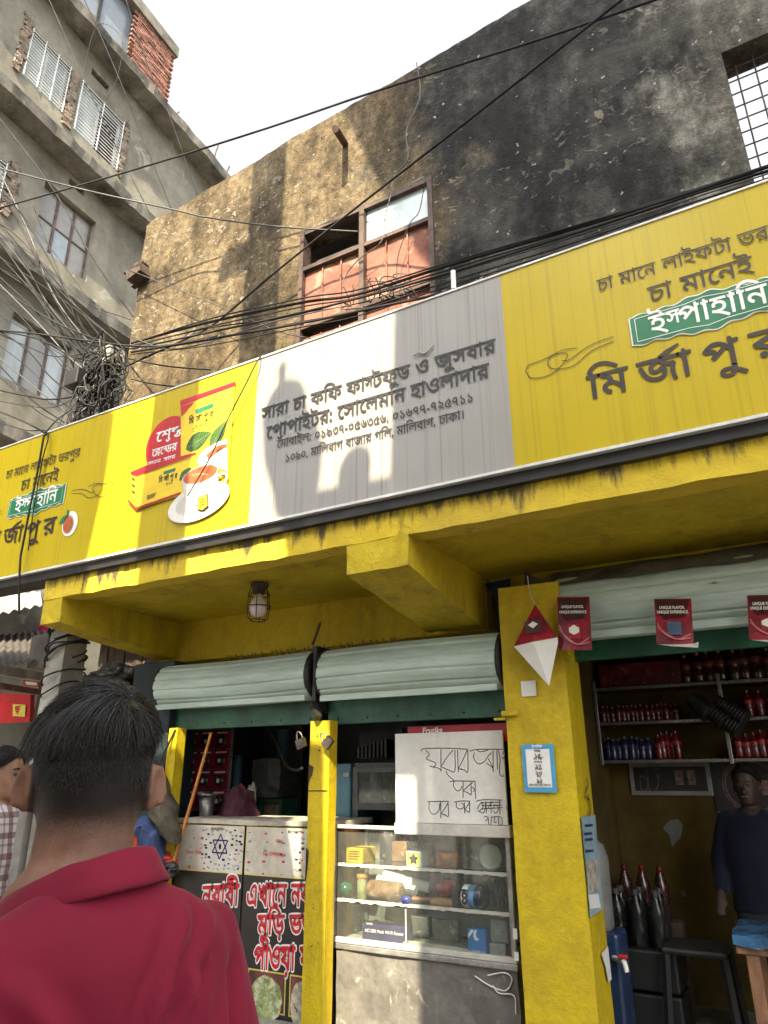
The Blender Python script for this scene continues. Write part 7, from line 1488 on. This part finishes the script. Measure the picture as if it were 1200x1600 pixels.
# shirt
m_shirt = cloth_mat('crimson_polo_cotton', (.205, .009, .031), .8)
sb_ = MB()
rings(sb_, [(-.118, .070, .064, 0, -.042), (-.130, .088, .075, 0, -.044), (-.146, .118, .090, 0, -.046), (-.164, .152, .103, 0, -.047), (-.188, .190, .114, 0, -.047), (-.228, .214, .124, 0, -.046), (-.32, .222, .132, 0, -.045), (-.40, .220, .137, 0, -.043), (-.52, .203, .135, 0, -.04), (-.64, .200, .132, 0, -.035), (-.74, .208, .135, 0, -.03), (-.84, .212, .137, 0, -.03)], 40, 2.35)
for s in (-1, 1):
    capsule(sb_, (s*.166, -.042, -.238), (s*.242, -.058, -.46), .081, .078, 20)
for p in sb_.v:
    w_ = max(0, min(1, (p.z+.235)/.09)); p.z -= w_*(.016+.80*max(0, p.y+.100))-.020
sb_.v = [RB @ p+SH+Vector((0, 0, HZ)) for p in sb_.v]; me = skinned(sb_, .0070, 7)
def fold(me, lines, inv):
    me.update(); nv = [v.normal.copy() for v in me.vertices]
    for v, n in zip(me.vertices, nv):
        p = inv @ (v.co-SH-Vector((0, 0, HZ))); d = 0
        for (x0, z0, x1, z1, w, amp, back) in lines:
            if back and p.y > -.02: continue
            ax, az = x1-x0, z1-z0; L = ax*ax+az*az; f = max(0, min(1, ((p.x-x0)*ax+(p.z-z0)*az)/L)); e = hypot(p.x-(x0+ax*f), p.z-(z0+az*f)-.006*sin(f*7))
            d += amp*(exp(-(e/w)**2)-.5*exp(-((e-1.7*w)/w)**2))*sin(pi*min(1, max(0, f*.9+.08)))
        d += .0022*noise.noise(p*11)+.0032*noise.noise(Vector((p.x*9+p.z*5, p.y*4, p.z*6)))
        v.co += n*d
fold(me, [(.085, -.175, -.03, -.37, .012, .019, 1), (.14, -.185, .03, -.33, .011, .013, 1), (.11, -.18, .10, -.31, .010, -.010, 1), (-.04, -.34, .11, -.37, .014, .013, 1), (-.13, -.21, -.01, -.34, .015, .011, 1), (.19, -.25, .165, -.50, .013, -.016, 1), (-.17, -.26, -.16, -.45, .013, -.012, 1), (.21, -.36, .26, -.45, .011, .010, 0), (.0, -.43, .13, -.52, .018, .013, 1), (-.11, -.40, .03, -.49, .018, .011, 1), (.16, -.30, .05, -.46, .02, .010, 1)], RB.inverted())
put('polo_shirt', me, m_shirt, man)
# collar: fallen band round the neck, raised at the nape, dropping to the front
cb_ = MB(); n = 56; prof = [(.004, -.018, .0), (.000, .0, .0), (.004, .007, .0), (.012, .006, .001), (.018, -.010, .002), (.025, -.028, .003), (.030, -.040, .004), (.028, -.044, .003), (.022, -.034, -.004), (.010, -.010, -.004)]
Rr = []
for dr, dz, _ in prof:
    r = []
    for j in range(n):
        q = 2*pi*j/n; bx_ = cos(q); by_ = sin(q); back = .5-.5*by_; rr = .0735+dr*1.15
        z = -.100-.080*(1-back)**1.15+dz*(.62+.18*back)+.010*bx_+.002*noise.noise(Vector((bx_*3, by_*3, dz*30)))
        r.append(RB @ Vector((rr*bx_*1.06, -.040+rr*by_*1.03+.004*noise.noise(Vector((bx_*2, by_*2, 5))), 0))+SH+Vector((0, 0, HZ+z)))
    Rr.append(r)
V = [p for r in Rr for p in r]; m_ = len(prof)
cb_.add(V, [(i*n+k, i*n+(k+1) % n, ((i+1) % m_)*n+(k+1) % n, ((i+1) % m_)*n+k) for i in range(m_) for k in range(n)], True); cb_.build('collar', m_shirt, None).parent = man
bpy.data.objects[cb_ and [o for o in COL.objects if o.name.startswith('collar')][-1].name].location = (0, 0, 0)
for o in man.children:
    if o.name.startswith('collar'): o.data.transform(Matrix.Translation((0, 0, 0)))
tr_ = MB(); rings(tr_, [(-.80, .190, .128, 0, -.03), (-.86, .196, .132, 0, -.03), (-.93, .19, .13, 0, -.025)], 32)
for s in (-1, 1): capsule(tr_, (s*.088, -.03, -.86), (s*.10, -.01, -1.14), .105, .080, 18); capsule(tr_, (s*.10, -.01, -1.14), (s*.105, -.03, HZ*-1+.10), .078, .062, 18)
tr_.v = [RB @ p+SH+Vector((0, 0, HZ)) for p in tr_.v]; put('trousers', skinned(tr_, .014, 6), cloth_mat('dark_denim', (.03, .035, .05)), man)
for s in (-1, 1):
    f_ = MB(); ellipsoid(f_, (s*.105, .02, .055), .045, .13, .05); f_.v = [RB @ p+SH for p in f_.v]; put('shoe', skinned(f_, .012, 3), m_black, man)
for o in man.children: o.data.transform(Matrix.Translation((-hc.x*0, 0, 0)))
# hair: buzzed fade on the skin, longer combed top
def skull(q, ph, off=0.0):
    """point on the head: azimuth q (0 = right, pi/2 = front), elevation ph"""
    return Vector(((.0745+off)*cos(ph)*cos(q), -.004+(.099+off)*cos(ph)*sin(q), -.002+(.094+off*1.1)*sin(ph)))
def th(ph, q=0.0): e = max(0, min(1, (ph-.10+.05*sin(q*2+1))/.85)); return e*e*(3-2*e)
def top_lift(q, ph): return .0006+th(ph, q)*(.0195+.006*noise.noise(Vector((cos(q)*1.5, sin(q)*1.5, ph*1.3)))+.004*cos(q))
cap_ = MB(); R = []; NP, NQ = 20, 56
for i in range(NP):
    r = []
    for j in range(NQ):
        q = 2*pi*j/NQ; lo = .20; ph = lo+(1.54-lo)*i/(NP-1); r.append(RH @ skull(q, ph, (top_lift(q, ph)*.80 if i else -.002))+Vector((0, 0, HZ)))
    R.append(r)
cap_.loft(R); hc_ = put('hair', cap_.mesh('hair'), m_hair, man)
rnd = random.Random(5); st_ = MB(); crown = Vector((.030, -.052, 0))
def flow(p0, ph):                                           # combing direction: whorl at the crown, swept over from the left
    rel = Vector((p0.x, p0.y, 0))-crown; a = atan2(rel.y, rel.x); n1 = noise.noise(p0*26); n2 = noise.noise(p0*26+Vector((5, 2, 9)))
    a += .75+.55*n1; d = Vector((cos(a), sin(a), 0))+Vector((-.35, .55, 0))*max(0, sin(ph))*(1 if p0.y > -.05 else .2)
    return d+Vector((n2*.3, n1*.3, -.75*cos(ph)+.35*n2))
for k in range(1500):                                       # locks, each a group of nearly parallel hairs
    q = rnd.uniform(0, 2*pi); ph = .16+1.38*rnd.random()**.8; c0 = skull(q, ph, 0); lk = rnd.uniform(.75, 1.3); ll = rnd.uniform(-.04, .075); tw = rnd.gauss(0, .16)
    for h_ in range(9):
        qq = q+rnd.gauss(0, .055)/max(.25, cos(ph)); pp = min(1.53, ph+rnd.gauss(0, .05)); g_ = th(pp, qq)
        p0 = skull(qq, pp, top_lift(qq, pp)*rnd.uniform(.72, 1.0)); nrm = Vector((p0.x/.0745, p0.y/.099, (p0.z+.002)/.094)).normalized()
        d = flow(c0, ph)+Vector((rnd.gauss(tw, .07), rnd.gauss(0, .07), rnd.gauss(0, .07))); d = (d-nrm*d.dot(nrm)).normalized()
        L = (.006+.050*g_)*lk*rnd.uniform(.8, 1.1); lift = (ll+rnd.uniform(-.02, .03))*g_*(1 if pp < 1.1 else .5); sd = d.cross(nrm)*tw*L*.8
        P = [p0-nrm*.003, p0+d*L*.33+nrm*L*lift*.8, p0+d*L*.68+nrm*(L*lift*.8-L*L*1.6)+sd*.4, p0+d*L+nrm*(L*lift*.4-L*L*4.4)+sd]
        w = rnd.uniform(.00038, .00072)*(.55+.45*g_); st_.tube([RH @ p+Vector((0, 0, HZ)) for p in P], [w, w, w*.8, w*.3], 3, cap=False)
for k in range(6500):                                       # clipped back and sides
    q = rnd.uniform(pi*.95, pi*2.05); pp = -.34+.62*rnd.random()**.7; dens = max(0, min(1, (pp+.34)/.45))
    if rnd.random() > dens: continue
    p0 = skull(q, pp, -.0005); nrm = Vector((p0.x/.0745, p0.y/.099, (p0.z+.002)/.094)).normalized(); d = Vector((rnd.gauss(0, .25), rnd.gauss(0, .25), -1)); d = (d-nrm*d.dot(nrm)).normalized(); L = .003+.006*dens*rnd.random()
    st_.tube([RH @ p+Vector((0, 0, HZ)) for p in (p0-nrm*.002, p0+d*L*.5+nrm*L*.30, p0+d*L+nrm*L*.35)], [.00035, .0003, .00012], 3, cap=False)
so = put('hair_strands', st_.mesh('hair_strands', fix=False), m_hair, man); tag(so, kind='stuff'); so.parent = hc_

# ---- other people
def human(label, px, py, yaw, H, shirt, pants, skin, hair, arm=0.0, turn=0.0, sleeves=True, tuck=None):
    t = thing('person', label, 'person', (px, py, 0)); k = H/1.72; T = Matrix.Rotation(yaw, 4, 'Z') @ Matrix.Diagonal((k, k, k, 1)); TH = T @ Matrix.Translation((0, 0, 1.585)) @ Matrix.Rotation(turn, 4, 'Z')
    b = MB(); h = MB()
    rings(h, [(-.112, .034, .042, 0, .045), (-.10, .048, .060, 0, .028), (-.07, .061, .080, 0, .012), (-.03, .070, .094, 0, .002), (.02, .076, .099, 0, -.004), (.065, .072, .092, 0, -.002), (.095, .055, .072, 0, 0), (.115, .02, .03, 0, 0)], 24, 2.15)
    capsule(h, (0, .082, .0), (0, .113, -.036), .009, .015, 10, 3); capsule(h, (-.024, .085, .022), (.024, .085, .022), .012, .012, 10, 3); capsule(h, (-.018, .088, -.066), (.018, .088, -.066), .010, .010, 10, 3)
    for s in (-1, 1): ellipsoid(h, (s*.079, -.002, -.012), .008, .02, .032, Matrix.Rotation(s*-.5, 3, 'Z'))
    hv = [TH @ p for p in h.v]; capsule(b, (0, -.012, 1.40), (0, -.005, 1.54), .062, .056)
    capsule(b, (0, -.01, 1.36), (0, -.01, .95), .115, .13)
    for s in (-1, 1):
        capsule(b, (s*.02, -.01, 1.40), (s*.165, -.01, 1.385), .05, .05)
        el = Vector((s*.24, -.03+arm*.05, 1.11)); wr = Vector((s*.22, .07+arm*.18, .88+arm*.16))
        capsule(b, (s*.18, -.01, 1.38), el, .045, .038); capsule(b, el, wr, .037, .026); d = (wr-el).normalized(); capsule(b, wr, wr+d*.07, .03, .028)
        for i in range(4): o = Vector(((i-1.5)*.014, .004, 0)); capsule(b, wr+d*.075+o, wr+d*(.145-.008*abs(i-1.5))+o*1.1+Vector((0, -.01, -.006)), .009, .008, 8, 3)
        capsule(b, wr+d*.02+Vector((-s*.025, .01, 0)), wr+d*.075+Vector((-s*.045, .02, 0)), .011, .009, 8, 3)
        capsule(b, (s*.085, 0, .92), (s*.10, .01, .50), .082, .056); capsule(b, (s*.10, .01, .50), (s*.105, -.01, .09), .055, .038); capsule(b, (s*.105, .0, .05), (s*.115, .13, .035), .042, .03)
    b.v = [T @ p for p in b.v]; b.add(hv, h.f); put('body', skinned(b, .0095*k, 4), skin, t)
    s_ = MB(); rings(s_, [(1.455, .068, .062, 0, -.01), (1.43, .115, .085, 0, -.012), (1.40, .175, .11, 0, -.012), (1.34, .205, .125, 0, -.01), (1.2, .205, .135, 0, 0), (1.0, .19, .13, 0, 0), (.86, .20, .132, 0, 0)], 32, 2.3)
    for s in (-1, 1): capsule(s_, (s*.165, -.01, 1.365), (s*.235, -.027+arm*.04, 1.14), .074, .066)
    if sleeves:
        for s in (-1, 1): capsule(s_, (s*.24, -.03+arm*.05, 1.11), (s*.223, .05+arm*.15, .92+arm*.13), .056, .044)
    s_.v = [T @ p for p in s_.v]; me = skinned(s_, .012*k, 5)
    for v, n_ in zip(me.vertices, [v.normal.copy() for v in me.vertices]): v.co += n_*(.007*noise.noise(v.co*9)+.005*noise.noise(Vector((v.co.x*14, v.co.y*14, v.co.z*5))))
    put('shirt', me, shirt, t)
    p_ = MB(); rings(p_, [(.90, .178, .125, 0, 0), (.80, .188, .132, 0, 0)], 28)
    for s in (-1, 1): capsule(p_, (s*.085, 0, .84), (s*.10, .01, .50), .100, .074); capsule(p_, (s*.10, .01, .50), (s*.105, -.01, .10), .074, .058)
    p_.v = [T @ p for p in p_.v]; put('trousers', skinned(p_, .014*k, 4), pants, t)
    c_ = MB(); R = []
    for i in range(12):
        r = []
        for j in range(32):
            q = 2*pi*j/32; lo = .10+.62*max(0, sin(q))**2-.25*max(0, -sin(q)); ph = lo+(1.5-lo)*i/11; of = .008+.02*max(0, sin(ph))+.006*noise.noise(Vector((cos(q)*3, sin(q)*3, ph*4)))
            r.append(TH @ Vector(((.076+of)*cos(ph)*cos(q), -.004+(.099+of)*cos(ph)*sin(q), .018+(.10+of)*sin(ph))))
        R.append(r)
    c_.loft(R); put('hair', c_.mesh('hair'), mat('matt_black_hair', (.010, .009, .009), .75, .3, 60, bmp=.6, bsc=150, obj=True, spec=.15), t)
    for s in (-1, 1):
        e = MB(); ellipsoid(e, TH @ Vector((s*.030, .0875, .006)), .010*k, .010*k, .0075*k); put('eye', e.mesh('eye'), m_inkb, t)
        e = MB(); e.tube([TH @ Vector(p) for p in ((s*.014, .100, .029), (s*.032, .096, .034), (s*.048, .084, .028))], .0045*k, 6); put('eyebrow', e.mesh('eyebrow'), hair, t)
    e = MB(); e.tube([TH @ Vector(p) for p in ((-.022, .094, -.064), (0, .101, -.062), (.022, .094, -.064))], .004*k, 6); put('mouth', e.mesh('mouth'), mat('lip_brown', (.20, .07, .055), .5, .1), t)
    return t
lp_ = at(10, 1205, Y=2.35)
human('bystander in white and maroon plaid shirt at the left edge', lp_.x-.02, 2.35, radians(-75), 1.69, cloth_mat('maroon_white_plaid', (.50, .47, .46), plaid=(.10, .03, .05)), cloth_mat('blue_jeans', (.045, .07, .12)), skin_mat('medium_brown_skin', (.30, .16, .10)), m_hair, arm=.6, turn=.1, sleeves=False)
rp_ = at(1180, 1300, Y=5.05)
human('shopkeeper in dark navy shirt standing inside the dark right shop', rp_.x, 5.05, radians(170), 1.60, cloth_mat('navy_shirt', (.004, .006, .017)), cloth_mat('grey_trousers', (.016, .018, .02)), skin_mat('shade_darkened_skin', (.040, .022, .016)), m_hair, arm=.5)  # skin and clothes darkened to carry the shop's shade
